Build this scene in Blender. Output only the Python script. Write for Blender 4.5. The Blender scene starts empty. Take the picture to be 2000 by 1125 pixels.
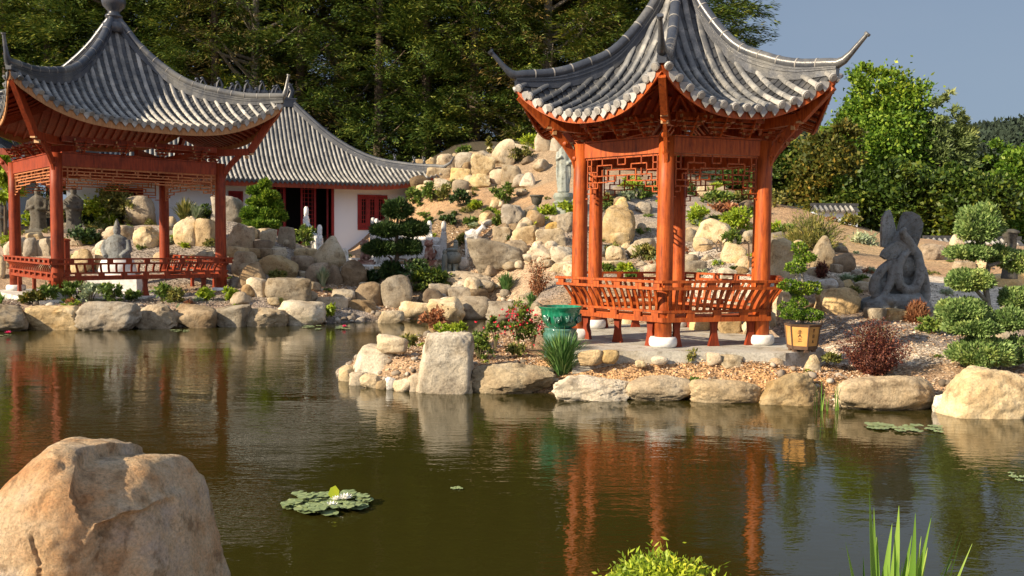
import bpy, math, random
import numpy as np
from mathutils import Vector, Matrix
PI = math.pi; R_ = math.radians
rnd = random.Random(7)
SC = bpy.context.scene
# ------------------------------------------------------------------ camera, sky, sun
HC = 2.1; FPX = 1700.0; PITCH = R_(3.15); ROLL = R_(0.56)
cp, sp, cr, sr = math.cos(PITCH), math.sin(PITCH), math.cos(ROLL), math.sin(ROLL)
_f = Vector((0, cp, -sp)); _u0 = Vector((0, sp, cp)); _r0 = Vector((1, 0, 0))
_rt = _r0*cr + _u0*sr; _up = _u0*cr - _r0*sr
cam = bpy.data.cameras.new("camera"); camo = bpy.data.objects.new("camera", cam); SC.collection.objects.link(camo)
cam.sensor_width = 36; cam.lens = 36*FPX/2000; cam.clip_start = 0.1; cam.clip_end = 3000
M = Matrix.Identity(4)
for i in range(3):
    M[i][0] = _rt[i]; M[i][1] = _up[i]; M[i][2] = -_f[i]
M[2][3] = HC
camo.matrix_world = M
SC.camera = camo
SUN_EL = R_(27); SUN_DIR = Vector((-0.87*math.cos(SUN_EL), -0.50*math.cos(SUN_EL), math.sin(SUN_EL))).normalized()
w = bpy.data.worlds.new("World"); SC.world = w; w.use_nodes = True
nt = w.node_tree; nt.nodes.clear()
sky = nt.nodes.new('ShaderNodeTexSky'); sky.sky_type = 'NISHITA'; sky.sun_disc = False
sky.sun_elevation = SUN_EL; sky.sun_rotation = math.atan2(SUN_DIR.x, SUN_DIR.y)
tc = nt.nodes.new('ShaderNodeTexCoord'); nz = nt.nodes.new('ShaderNodeTexNoise'); nz.inputs['Scale'].default_value = 1.6
nz.inputs['Detail'].default_value = 5
mp = nt.nodes.new('ShaderNodeMapping'); mp.inputs['Scale'].default_value = (1, 1, 3.0)
nt.links.new(tc.outputs['Generated'], mp.inputs['Vector']); nt.links.new(mp.outputs['Vector'], nz.inputs['Vector'])
rp = nt.nodes.new('ShaderNodeValToRGB')
rp.color_ramp.elements[0].position = 0.3; rp.color_ramp.elements[0].color = (0.120, 0.164, 0.238, 1)
rp.color_ramp.elements[1].position = 0.75; rp.color_ramp.elements[1].color = (0.150, 0.19, 0.25, 1)
nt.links.new(nz.outputs['Fac'], rp.inputs['Fac'])
sc10 = nt.nodes.new('ShaderNodeVectorMath'); sc10.operation = 'SCALE'; sc10.inputs['Scale'].default_value = 10
nt.links.new(rp.outputs['Color'], sc10.inputs[0])
sx = nt.nodes.new('ShaderNodeSeparateXYZ'); nt.links.new(tc.outputs['Generated'], sx.inputs[0])
mr0 = nt.nodes.new('ShaderNodeMapRange'); mr0.inputs['From Min'].default_value = 0.35; mr0.inputs['From Max'].default_value = -0.55
mr0.inputs['To Min'].default_value = 1.0; mr0.inputs['To Max'].default_value = 2.0; nt.links.new(sx.outputs['Y'], mr0.inputs['Value'])
sc11 = nt.nodes.new('ShaderNodeVectorMath'); sc11.operation = 'SCALE'; nt.links.new(sc10.outputs[0], sc11.inputs[0]); nt.links.new(mr0.outputs[0], sc11.inputs['Scale'])
wt = nt.nodes.new('ShaderNodeMix'); wt.data_type = 'RGBA'; wt.blend_type = 'MIX'; mr1 = nt.nodes.new('ShaderNodeMapRange'); mr1.inputs['From Min'].default_value = 0.35; mr1.inputs['From Max'].default_value = -0.55; nt.links.new(sx.outputs['Y'], mr1.inputs['Value'])
nt.links.new(mr1.outputs[0], wt.inputs['Factor']); nt.links.new(sc11.outputs[0], wt.inputs['A']); wt.inputs['B'].default_value = (3.2, 3.5, 4.2, 1)  # brighter sky behind the camera, added as fill for the facing surfaces
sc10 = wt
mx = nt.nodes.new('ShaderNodeMix'); mx.data_type = 'RGBA'; mx.inputs['Factor'].default_value = 0.9
nt.links.new(sky.outputs[0], mx.inputs['A']); nt.links.new(sc10.outputs['Result'], mx.inputs['B'])
bg = nt.nodes.new('ShaderNodeBackground'); bg.inputs['Strength'].default_value = 0.1
nt.links.new(mx.outputs['Result'], bg.inputs['Color'])
ow = nt.nodes.new('ShaderNodeOutputWorld'); nt.links.new(bg.outputs[0], ow.inputs[0])
sl = bpy.data.lights.new("sun", 'SUN'); sl.energy = 5.0; sl.angle = R_(0.5); sl.color = (1.0, 0.83, 0.6)
so = bpy.data.objects.new("sun", sl); SC.collection.objects.link(so)
so.rotation_euler = SUN_DIR.to_track_quat('Z', 'Y').to_euler()
SC.view_settings.view_transform = 'Standard'; SC.view_settings.look = 'None'
SC.view_settings.exposure = 0.8; SC.view_settings.gamma = 1.0
SC.cycles.max_bounces = 6; SC.cycles.transparent_max_bounces = 8
SC.cycles.caustics_reflective = False; SC.cycles.caustics_refractive = False

# ------------------------------------------------------------------ helpers
def link(o, parent=None):
    SC.collection.objects.link(o)
    if parent is not None: o.parent = parent
    return o
def tag(o, label=None, cat=None, group=None, kind=None):
    if label: o['label'] = label
    if cat: o['category'] = cat
    if group: o['group'] = group
    if kind: o['kind'] = kind
    return o
def thing(name, label, cat, loc=(0, 0, 0), rz=0.0, group=None):
    o = bpy.data.objects.new(name, None); link(o); o.location = loc; o.rotation_euler = (0, 0, rz)
    o.empty_display_size = 0.2
    return tag(o, label, cat, group)
class MB:
    def __init__(s): s.v = []; s.f = []; s.m = []; s.mi = 0
    def add(s, vs, fs):
        b = len(s.v); s.v.extend([tuple(x) for x in vs]); s.f.extend([tuple(b+i for i in f) for f in fs]); s.m.extend([s.mi]*len(fs)); return s
    def box(s, c, d, ax=None):
        c = Vector(c); X, Y, Z = ax if ax else (Vector((1, 0, 0)), Vector((0, 1, 0)), Vector((0, 0, 1)))
        X, Y, Z = X*d[0]/2, Y*d[1]/2, Z*d[2]/2
        vs = [c+X*i+Y*j+Z*k for i in (-1, 1) for j in (-1, 1) for k in (-1, 1)]
        return s.add(vs, [(0, 1, 3, 2), (4, 6, 7, 5), (0, 4, 5, 1), (2, 3, 7, 6), (0, 2, 6, 4), (1, 5, 7, 3)])
    def bar(s, p, q, wd, h, up=(0, 0, 1)):
        p, q = Vector(p), Vector(q); X = (q-p); L = X.length; X.normalize()
        Y = Vector(up).cross(X)
        if Y.length < 1e-4: Y = Vector((0, 1, 0)).cross(X)
        Y.normalize(); Z = X.cross(Y)
        return s.box((p+q)/2, (L, wd, h), (X, Y, Z))
    def tube(s, pts, rad, n=8, cap=True, flat=1.0):
        pts = [Vector(p) for p in pts]; k = len(pts)
        if not hasattr(rad, '__len__'): rad = [rad]*k
        vs = []; pu = None
        for i, p in enumerate(pts):
            t = (pts[min(i+1, k-1)]-pts[max(i-1, 0)])
            if t.length < 1e-9: t = pts[-1]-pts[0]
            t.normalize()
            if pu is None:
                a = Vector((0, 0, 1)) if abs(t.z) < 0.9 else Vector((0, 1, 0))
                pu = (a - t*a.dot(t)).normalized()
            else:
                pu = pu - t*pu.dot(t)
                pu = pu.normalized() if pu.length > 1e-6 else Vector((1, 0, 0))
            b = t.cross(pu)
            for j in range(n):
                th = 2*PI*j/n
                vs.append(p + (pu*math.cos(th)*flat + b*math.sin(th))*rad[i])
        fs = [(i*n+j, i*n+(j+1) % n, (i+1)*n+(j+1) % n, (i+1)*n+j) for i in range(k-1) for j in range(n)]
        if cap: fs += [tuple(range(n-1, -1, -1)), tuple((k-1)*n+j for j in range(n))]
        return s.add(vs, fs)
    def lathe(s, prof, n=24, c=(0, 0, 0), ex=1.0, ey=1.0, fn=None, rz=0.0):
        vs = []; k = len(prof)
        for (r, z) in prof:
            for j in range(n):
                th = 2*PI*j/n+rz; rr = r*(fn(th, z) if fn else 1)
                vs.append((c[0]+rr*ex*math.cos(th), c[1]+rr*ey*math.sin(th), c[2]+z))
        fs = [(i*n+j, i*n+(j+1) % n, (i+1)*n+(j+1) % n, (i+1)*n+j) for i in range(k-1) for j in range(n)]
        fs += [tuple(range(n-1, -1, -1)), tuple((k-1)*n+j for j in range(n))]
        return s.add(vs, fs)
    def ball(s, c, d, n=12, m=8, rot=None):
        c = Vector(c); vs = []
        for i in range(m+1):
            ph = PI*i/m
            for j in range(n):
                th = 2*PI*j/n
                v = Vector((math.sin(ph)*math.cos(th)*d[0]/2, math.sin(ph)*math.sin(th)*d[1]/2, math.cos(ph)*d[2]/2))
                if rot: v = rot @ v
                vs.append(c+v)
        return s.add(vs, [(i*n+j, (i+1)*n+j, (i+1)*n+(j+1) % n, i*n+(j+1) % n) for i in range(m) for j in range(n)])
    def plate(s, pts2, fr, th):
        # extrude 2d outline; fr(x,y,t)->3d
        n = len(pts2); vs = [fr(x, y, -th/2) for x, y in pts2]+[fr(x, y, th/2) for x, y in pts2]
        fs = [tuple(range(n-1, -1, -1)), tuple(range(n, 2*n))]+[(i, (i+1) % n, n+(i+1) % n, n+i) for i in range(n)]
        return s.add(vs, fs)
    def build(s, name, mats, parent=None, smooth=False, loc=None):
        me = bpy.data.meshes.new(name); me.from_pydata(s.v, [], s.f)
        if not isinstance(mats, (list, tuple)): mats = [mats]
        for m in mats: me.materials.append(m)
        if len(mats) > 1: me.polygons.foreach_set('material_index', s.m)
        if smooth:
            me.polygons.foreach_set('use_smooth', [True]*len(s.f))
            if smooth != 'all': me.set_sharp_from_angle(angle=R_(smooth if smooth > 1 else 40))
        me.update(); o = bpy.data.objects.new(name, me); link(o, parent)
        if loc: o.location = loc
        return o
def np_mesh(name, V, F, mats, parent=None, smooth=False, midx=None, link_it=True):
    V = np.asarray(V, np.float32); F = np.asarray(F, np.int32); n, k = F.shape
    me = bpy.data.meshes.new(name); me.vertices.add(len(V)); me.vertices.foreach_set('co', V.ravel())
    me.loops.add(n*k); me.loops.foreach_set('vertex_index', F.ravel())
    me.polygons.add(n); me.polygons.foreach_set('loop_start', np.arange(0, n*k, k, dtype=np.int32))
    try: me.polygons.foreach_set('loop_total', np.full(n, k, np.int32))
    except Exception: pass
    if not isinstance(mats, (list, tuple)): mats = [mats]
    for m in mats: me.materials.append(m)
    if midx is not None: me.polygons.foreach_set('material_index', np.asarray(midx, np.int32))
    if smooth: me.polygons.foreach_set('use_smooth', np.ones(n, bool))
    me.update(calc_edges=True); me.validate()
    if not link_it: return me
    o = bpy.data.objects.new(name, me); return link(o, parent)
# ---- numpy value noise
def _h(ix, iy, iz, s):
    n = (ix*374761393 + iy*668265263 + iz*2147483647 + s*974711) & 0xffffffff
    n = ((n ^ (n >> 13))*1274126177) & 0xffffffff
    n = (n ^ (n >> 16)) & 0xffffffff
    return n/4294967295.0
def vnoise(P, s=0):
    P = np.asarray(P, float); I = np.floor(P).astype(np.int64); f = P-I; f = f*f*(3-2*f); r = 0
    for a in (0, 1):
        for b in (0, 1):
            for c in (0, 1):
                wgt = (f[:, 0] if a else 1-f[:, 0])*(f[:, 1] if b else 1-f[:, 1])*(f[:, 2] if c else 1-f[:, 2])
                r = r + wgt*_h(I[:, 0]+a, I[:, 1]+b, I[:, 2]+c, s)
    return r*2-1
def fbm(P, s=0, o=4):
    r = 0; a = 1.0; t = 0
    for i in range(o):
        r = r + a*vnoise(np.asarray(P)*2**i, s+i*13); t += a; a *= 0.5
    return r/t
# ---- pixel rays (used once, to read positions on the ground off the photograph)
def ray(px, py):
    u = (px-1000)/FPX; v = (562.5-py)/FPX
    return _f + _rt*u + _up*v
def at(px, py, d):
    r = ray(px, py); return Vector((0, 0, HC)) + r*(d/r.y)
def wx(px, d): return (px-1000)/FPX*d

# ------------------------------------------------------------------ materials
MATS = {}
def _pr(name):
    m = bpy.data.materials.new(name); m.use_nodes = True; t = m.node_tree; p = t.nodes['Principled BSDF']; MATS[name] = m
    return m, t, p
def N(t, ty, **kw):
    n = t.nodes.new(ty)
    for k, v in kw.items():
        if k in n.inputs.keys(): n.inputs[k].default_value = v
        else: setattr(n, k, v)
    return n
def ramp(t, src, stops):
    r = t.nodes.new('ShaderNodeValToRGB'); e = r.color_ramp.elements
    while len(e) < len(stops): e.new(0.5)
    for el, (p, c) in zip(e, stops): el.position = p; el.color = (*c, 1)
    t.links.new(src, r.inputs['Fac']); return r.outputs['Color']
def mixc(t, fac, a, b, mode='MIX'):
    m = t.nodes.new('ShaderNodeMix'); m.data_type = 'RGBA'; m.blend_type = mode
    for k, v in (('Factor', fac), ('A', a), ('B', b)):
        if hasattr(v, 'is_linked'): t.links.new(v, m.inputs[k])
        elif k == 'Factor': m.inputs[k].default_value = v
        else: m.inputs[k].default_value = (*v, 1)
    return m.outputs['Result']
def bump(t, p, src, st=0.5, dist=0.02, prev=None):
    b = N(t, 'ShaderNodeBump', Strength=st, Distance=dist); t.links.new(src, b.inputs['Height'])
    if prev is not None: t.links.new(prev, b.inputs['Normal'])
    t.links.new(b.outputs[0], p.inputs['Normal']); return b.outputs[0]
def coords(t, sc=(1, 1, 1), kind='Object'):
    tc = t.nodes.new('ShaderNodeTexCoord'); mp = t.nodes.new('ShaderNodeMapping'); mp.inputs['Scale'].default_value = sc
    t.links.new(tc.outputs[kind], mp.inputs['Vector']); return mp.outputs['Vector']
def noise(t, vec, scale, det=4, rough=0.55):
    n = N(t, 'ShaderNodeTexNoise', Scale=scale, Detail=det, Roughness=rough); t.links.new(vec, n.inputs['Vector']); return n.outputs['Fac']
def rock_mat(name, stops, bst=0.6, scale=1.0, rough=0.85):
    m, t, p = _pr(name); oi = t.nodes.new('ShaderNodeObjectInfo')
    tc = t.nodes.new('ShaderNodeTexCoord'); ad = N(t, 'ShaderNodeVectorMath', operation='ADD'); t.links.new(tc.outputs['Object'], ad.inputs[0])
    ml = N(t, 'ShaderNodeVectorMath', operation='SCALE', Scale=37.0); cb = t.nodes.new('ShaderNodeCombineXYZ')
    for i in range(3): t.links.new(oi.outputs['Random'], cb.inputs[i])
    t.links.new(cb.outputs[0], ml.inputs[0]); t.links.new(ml.outputs[0], ad.inputs[1]); vec = ad.outputs[0]
    n1 = noise(t, vec, 1.6*scale, 6, 0.6); c = ramp(t, n1, stops)
    n2 = noise(t, vec, 38*scale, 4, 0.75)
    c = mixc(t, 0.55, c, ramp(t, n2, [(0.3, (0.38, 0.35, 0.32)), (0.5, (1, 1, 1)), (0.72, (1.5, 1.46, 1.38))]), 'MULTIPLY')
    n3 = noise(t, vec, 4.5*scale, 5, 0.65)
    c = mixc(t, 0.8, c, ramp(t, n3, [(0.34, (0.42, 0.38, 0.34)), (0.47, (1, 1, 1)), (1, (1, 1, 1))]), 'MULTIPLY')
    n4 = noise(t, vec, 2.2*scale, 7, 0.7); c = mixc(t, 0.45, c, ramp(t, n4, [(0.5, (1, 1, 1)), (0.62, (0.78, 0.66, 0.5)), (0.72, (0.5, 0.42, 0.36))]), 'MULTIPLY')
    hs = N(t, 'ShaderNodeHueSaturation'); mr = N(t, 'ShaderNodeMapRange'); mr.inputs['To Min'].default_value = 0.72; mr.inputs['To Max'].default_value = 1.28
    fr_ = N(t, 'ShaderNodeMath', operation='FRACT'); m7 = N(t, 'ShaderNodeMath', operation='MULTIPLY'); m7.inputs[1].default_value = 7.31; t.links.new(oi.outputs['Random'], m7.inputs[0]); t.links.new(m7.outputs[0], fr_.inputs[0])
    ms_ = N(t, 'ShaderNodeMapRange'); ms_.inputs['To Min'].default_value = 0.8; ms_.inputs['To Max'].default_value = 1.3; t.links.new(fr_.outputs[0], ms_.inputs['Value']); t.links.new(ms_.outputs[0], hs.inputs['Saturation'])
    t.links.new(oi.outputs['Random'], mr.inputs['Value']); t.links.new(mr.outputs[0], hs.inputs['Value']); t.links.new(c, hs.inputs['Color'])
    t.links.new(hs.outputs[0], p.inputs['Base Color']); p.inputs['Roughness'].default_value = rough
    b = bump(t, p, noise(t, vec, 5*scale, 10, 0.72), bst, 0.09)
    bump(t, p, n2, 0.5, 0.008, b)
    return m
rock_mat('rock_tan', [(0.3, (0.34, 0.25, 0.15)), (0.5, (0.47, 0.37, 0.24)), (0.7, (0.58, 0.49, 0.35))])
rock_mat('rock_pale', [(0.3, (0.42, 0.33, 0.215)), (0.5, (0.56, 0.47, 0.33)), (0.7, (0.66, 0.59, 0.46))])
rock_mat('rock_grey', [(0.3, (0.21, 0.17, 0.12)), (0.5, (0.33, 0.28, 0.21)), (0.7, (0.43, 0.385, 0.31))])
rock_mat('rock_brown', [(0.3, (0.16, 0.105, 0.06)), (0.5, (0.27, 0.2, 0.125)), (0.7, (0.38, 0.30, 0.205))])
rock_mat('rock_yellow', [(0.3, (0.42, 0.29, 0.135)), (0.5, (0.54, 0.42, 0.24)), (0.7, (0.60, 0.51, 0.36))])
rock_mat('rock_white', [(0.3, (0.5, 0.48, 0.45)), (0.5, (0.68, 0.66, 0.62)), (0.7, (0.75, 0.74, 0.7))])
rock_mat('rock_near', [(0.3, (0.66, 0.35, 0.18)), (0.42, (0.74, 0.48, 0.28)), (0.55, (0.80, 0.62, 0.42)), (0.72, (0.66, 0.57, 0.50))], 1.0, 1.9)
rock_mat('statue_grey', [(0.3, (0.17, 0.185, 0.19)), (0.6, (0.27, 0.29, 0.295)), (0.8, (0.37, 0.39, 0.39))], 0.5, 3)
rock_mat('statue_green', [(0.3, (0.20, 0.23, 0.21)), (0.6, (0.30, 0.33, 0.30)), (0.8, (0.38, 0.41, 0.37))], 0.2, 2)
rock_mat('statue_dark', [(0.3, (0.075, 0.07, 0.055)), (0.6, (0.13, 0.12, 0.10)), (0.8, (0.21, 0.195, 0.16))], 0.4, 2)
rock_mat('statue_red', [(0.3, (0.16, 0.06, 0.05)), (0.5, (0.36, 0.2, 0.16)), (0.7, (0.55, 0.45, 0.38))], 0.4, 5)
rock_mat('marble', [(0.3, (0.66, 0.66, 0.66)), (0.6, (0.78, 0.78, 0.77)), (0.8, (0.82, 0.82, 0.8))], 0.1, 2, 0.5)
rock_mat('concrete', [(0.3, (0.43, 0.415, 0.37)), (0.6, (0.56, 0.545, 0.50)), (0.8, (0.62, 0.61, 0.57))], 0.15, 1, 0.9)
m, t, p = _pr('plaster'); n_ = noise(t, coords(t), 0.5, 4); t.links.new(ramp(t, n_, [(0.3, (0.70, 0.80, 0.93)), (0.7, (0.76, 0.85, 0.97))]), p.inputs['Base Color']); p.inputs['Roughness'].default_value = 0.9
bump(t, p, noise(t, coords(t), 30, 3), 0.1, 0.003)
def wood_mat(name, a, b, c, rough=0.38):
    m, t, p = _pr(name); vec = coords(t, (9, 9, .9)); n = noise(t, vec, 3, 7, 0.68)
    col = ramp(t, n, [(0.3, a), (0.5, b), (0.7, c)])
    n2 = noise(t, coords(t), 2.2, 5, 0.7); col = mixc(t, 0.5, col, ramp(t, n2, [(0.36, (0.38, 0.34, 0.3)), (0.52, (1, 1, 1))]), 'MULTIPLY')
    t.links.new(col, p.inputs['Base Color']); p.inputs['Roughness'].default_value = rough+.1; p.inputs['Specular IOR Level'].default_value = .3
    bump(t, p, n, 0.3, 0.01); return m
wood_mat('wood', (0.15, 0.022, 0.007), (0.32, 0.05, 0.010), (0.42, 0.085, 0.018))
wood_mat('wood_orange', (0.14, 0.028, 0.010), (0.42, 0.083, 0.015), (0.53, 0.135, 0.026), 0.4)
wood_mat('wood_red', (0.12, 0.018, 0.007), (0.27, 0.040, 0.011), (0.36, 0.066, 0.018), 0.45)
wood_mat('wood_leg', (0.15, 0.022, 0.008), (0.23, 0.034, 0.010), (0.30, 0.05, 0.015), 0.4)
wood_mat('wood_lattice', (0.36, 0.12, 0.045), (0.48, 0.18, 0.07), (0.56, 0.25, 0.11), 0.5)
wood_mat('wood_pale', (0.46, 0.26, 0.12), (0.60, 0.37, 0.19), (0.66, 0.45, 0.26), 0.5)
wood_mat('wood_eave', (0.33, 0.15, 0.06), (0.42, 0.21, 0.09), (0.5, 0.27, 0.13), 0.55)
wood_mat('wood_paint', (0.20, 0.012, 0.014), (0.26, 0.016, 0.018), (0.30, 0.022, 0.022), 0.4)
wood_mat('bark', (0.06, 0.045, 0.03), (0.12, 0.09, 0.065), (0.2, 0.165, 0.13), 0.9)
wood_mat('bark_pale', (0.16, 0.14, 0.11), (0.26, 0.23, 0.19), (0.36, 0.33, 0.29), 0.9)
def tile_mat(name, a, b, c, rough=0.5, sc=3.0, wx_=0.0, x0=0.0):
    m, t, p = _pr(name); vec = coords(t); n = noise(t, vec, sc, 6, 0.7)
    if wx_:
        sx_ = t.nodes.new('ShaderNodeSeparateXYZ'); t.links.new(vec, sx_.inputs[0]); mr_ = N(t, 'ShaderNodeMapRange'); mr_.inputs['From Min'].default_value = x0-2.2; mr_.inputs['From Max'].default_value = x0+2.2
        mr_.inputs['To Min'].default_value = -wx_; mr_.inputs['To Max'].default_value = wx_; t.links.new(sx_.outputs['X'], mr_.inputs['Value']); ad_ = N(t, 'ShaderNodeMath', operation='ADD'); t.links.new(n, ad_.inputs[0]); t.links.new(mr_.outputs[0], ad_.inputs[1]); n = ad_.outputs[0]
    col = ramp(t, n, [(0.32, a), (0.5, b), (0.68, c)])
    n2 = noise(t, vec, 42, 3, 0.7); col = mixc(t, 0.45, col, ramp(t, n2, [(0.3, (0.5, 0.5, 0.5)), (0.6, (1.1, 1.08, 1.05))]), 'MULTIPLY')
    ge = t.nodes.new('ShaderNodeNewGeometry'); mr = N(t, 'ShaderNodeMapRange'); mr.inputs['To Min'].default_value = 0.7; mr.inputs['To Max'].default_value = 1.2
    t.links.new(ge.outputs['Random Per Island'], mr.inputs['Value']); hs = N(t, 'ShaderNodeHueSaturation')
    t.links.new(mr.outputs[0], hs.inputs['Value']); t.links.new(col, hs.inputs['Color'])
    t.links.new(hs.outputs[0], p.inputs['Base Color']); p.inputs['Roughness'].default_value = rough
    bump(t, p, n2, 0.3, 0.006); return m
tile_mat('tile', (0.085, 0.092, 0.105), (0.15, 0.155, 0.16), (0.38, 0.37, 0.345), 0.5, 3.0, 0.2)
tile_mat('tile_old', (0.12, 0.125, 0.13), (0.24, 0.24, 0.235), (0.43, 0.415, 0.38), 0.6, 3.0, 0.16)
tile_mat('tile_hall', (0.20, 0.20, 0.195), (0.31, 0.305, 0.29), (0.40, 0.39, 0.355), 0.7)
tile_mat('tile_pan', (0.025, 0.028, 0.034), (0.05, 0.053, 0.06), (0.12, 0.117, 0.11), 0.6)
tile_mat('tile_disc', (0.3, 0.3, 0.3), (0.4, 0.39, 0.38), (0.5, 0.48, 0.44), 0.6)
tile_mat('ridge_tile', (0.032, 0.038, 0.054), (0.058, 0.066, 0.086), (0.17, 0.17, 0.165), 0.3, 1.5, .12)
tile_mat('ridge_joint', (0.2, 0.2, 0.2), (0.28, 0.27, 0.26), (0.36, 0.35, 0.32), 0.7)
def leaf_mat(name, stops, sat_noise=0.9, trans=0.25, rough=0.5, nscale=0.9):
    m, t, p = _pr(name); ge = t.nodes.new('ShaderNodeNewGeometry'); col = ramp(t, ge.outputs['Random Per Island'], stops)
    oi = t.nodes.new('ShaderNodeObjectInfo'); tcn = t.nodes.new('ShaderNodeTexCoord')
    ad = N(t, 'ShaderNodeVectorMath', operation='ADD'); t.links.new(tcn.outputs['Object'], ad.inputs[0])
    cb = t.nodes.new('ShaderNodeCombineXYZ'); mm = N(t, 'ShaderNodeMath', operation='MULTIPLY'); mm.inputs[1].default_value = 50
    t.links.new(oi.outputs['Random'], mm.inputs[0]); t.links.new(mm.outputs[0], cb.inputs[0]); t.links.new(cb.outputs[0], ad.inputs[1])
    n = noise(t, ad.outputs[0], nscale, 3, 0.6)
    col = mixc(t, sat_noise, col, ramp(t, n, [(0.32, (0.5, 0.62, 0.5)), (0.5, (0.95, 1, 0.9)), (0.68, (1.55, 1.25, 0.8))]), 'MULTIPLY')
    t.links.new(col, p.inputs['Base Color']); p.inputs['Roughness'].default_value = rough
    if 'Specular IOR Level' in p.inputs: p.inputs['Specular IOR Level'].default_value = 0.3
    tr = t.nodes.new('ShaderNodeBsdfTranslucent'); t.links.new(col, tr.inputs['Color'])
    ms = t.nodes.new('ShaderNodeMixShader'); ms.inputs[0].default_value = trans
    t.links.new(p.outputs[0], ms.inputs[1]); t.links.new(tr.outputs[0], ms.inputs[2])
    t.links.new(ms.outputs[0], t.nodes['Material Output'].inputs['Surface']); return m
leaf_mat('leaf_conifer', [(0, (0.040, 0.075, 0.018)), (0.55, (0.10, 0.155, 0.03)), (0.85, (0.20, 0.24, 0.045)), (1, (0.34, 0.33, 0.07))], 0.9, 0.15, nscale=0.25)
leaf_mat('leaf_conifer_brown', [(0, (0.05, 0.055, 0.02)), (0.6, (0.14, 0.115, 0.04)), (1, (0.34, 0.24, 0.09))], 0.7, 0.2, nscale=0.3)
leaf_mat('leaf_bright', [(0, (0.045, 0.105, 0.012)), (0.5, (0.13, 0.235, 0.024)), (0.85, (0.24, 0.35, 0.04)), (1, (0.42, 0.5, 0.08))], 0.8, 0.3, nscale=0.35)
leaf_mat('leaf_deep', [(0, (0.020, 0.045, 0.008)), (0.5, (0.055, 0.10, 0.015)), (0.85, (0.10, 0.15, 0.022)), (1, (0.20, 0.24, 0.04))], 0.8, 0.25, nscale=0.4)
leaf_mat('leaf_autumn', [(0, (0.06, 0.08, 0.015)), (0.6, (0.12, 0.13, 0.025)), (0.9, (0.2, 0.16, 0.03)), (1, (0.36, 0.24, 0.05))], 0.8, 0.3, nscale=0.5)
leaf_mat('leaf_pale', [(0, (0.110, 0.154, 0.055)), (0.5, (0.187, 0.242, 0.088)), (1, (0.297, 0.363, 0.143))], 0.6, 0.3, nscale=0.5)
leaf_mat('leaf_shrub', [(0, (0.060, 0.112, 0.022)), (0.5, (0.128, 0.203, 0.038)), (1, (0.255, 0.315, 0.068))], 0.6, 0.25, nscale=3)
leaf_mat('leaf_olive', [(0, (0.099, 0.121, 0.033)), (0.5, (0.198, 0.209, 0.055)), (1, (0.352, 0.308, 0.099))], 0.6, 0.25, nscale=3)
leaf_mat('leaf_lime', [(0, (0.176, 0.264, 0.022)), (0.5, (0.308, 0.418, 0.033)), (1, (0.506, 0.550, 0.066))], 0.5, 0.3, nscale=4)
leaf_mat('leaf_pine', [(0, (0.018, 0.042, 0.014)), (0.6, (0.042, 0.085, 0.022)), (1, (0.09, 0.135, 0.035))], 0.5, 0.1, nscale=3)
leaf_mat('leaf_topiary', [(0, (0.09, 0.16, 0.045)), (0.5, (0.19, 0.29, 0.09)), (1, (0.38, 0.48, 0.18))], 0.6, 0.2, nscale=3)
leaf_mat('leaf_purple', [(0, (0.045, 0.014, 0.016)), (0.5, (0.120, 0.035, 0.030)), (1, (0.280, 0.110, 0.070))], 0.5, 0.2, nscale=3)
leaf_mat('leaf_rust', [(0, (0.176, 0.066, 0.033)), (0.5, (0.330, 0.132, 0.066)), (1, (0.462, 0.242, 0.132))], 0.5, 0.2, nscale=3)
leaf_mat('leaf_blade', [(0, (0.088, 0.200, 0.031)), (0.5, (0.188, 0.350, 0.056)), (1, (0.400, 0.562, 0.125))], 0.3, 0.35, 0.35, 2)
leaf_mat('leaf_clump', [(0, (0.042, 0.112, 0.028)), (0.5, (0.098, 0.210, 0.056)), (1, (0.224, 0.364, 0.126))], 0.3, 0.25, 0.35, 2)
leaf_mat('leaf_sage', [(0, (0.220, 0.286, 0.176)), (0.5, (0.352, 0.418, 0.264)), (1, (0.495, 0.550, 0.396))], 0.3, 0.25, 0.5, 2)
leaf_mat('lily_leaf', [(0, (0.132, 0.198, 0.066)), (0.5, (0.220, 0.286, 0.132)), (1, (0.330, 0.374, 0.220))], 0.3, 0.05, 0.3, 4)
def flat(name, col, rough=0.5, metal=0, bsc=0, em=None):
    m, t, p = _pr(name); p.inputs['Base Color'].default_value = (*col, 1); p.inputs['Roughness'].default_value = rough; p.inputs['Metallic'].default_value = metal
    if bsc:
        n = noise(t, coords(t), bsc, 4); bump(t, p, n, 0.2, 0.005)
        c = mixc(t, 1.0, col, ramp(t, n, [(0.3, (0.75, 0.75, 0.75)), (0.65, (1.1, 1.1, 1.1))]), 'MULTIPLY'); t.links.new(c, p.inputs['Base Color'])
    return m
flat('petal_red', (0.62, 0.02, 0.05), 0.5); flat('petal_pink', (0.8, 0.06, 0.2), 0.5); flat('petal_white', (0.85, 0.84, 0.78), 0.4)
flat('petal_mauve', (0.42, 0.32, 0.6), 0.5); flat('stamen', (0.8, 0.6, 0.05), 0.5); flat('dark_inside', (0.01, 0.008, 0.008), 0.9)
flat('box_panel', (0.62, 0.33, 0.10), 0.4, 0, 8); flat('box_trim', (0.12, 0.07, 0.045), 0.5, 0, 12); flat('ink', (0.10, 0.05, 0.025), 0.6)
flat('soil', (0.07, 0.045, 0.03), 0.95, 0, 20); flat('stem', (0.13, 0.11, 0.05), 0.8); flat('stone_cap', (0.78, 0.77, 0.75), 0.55, 0, 9)
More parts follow.
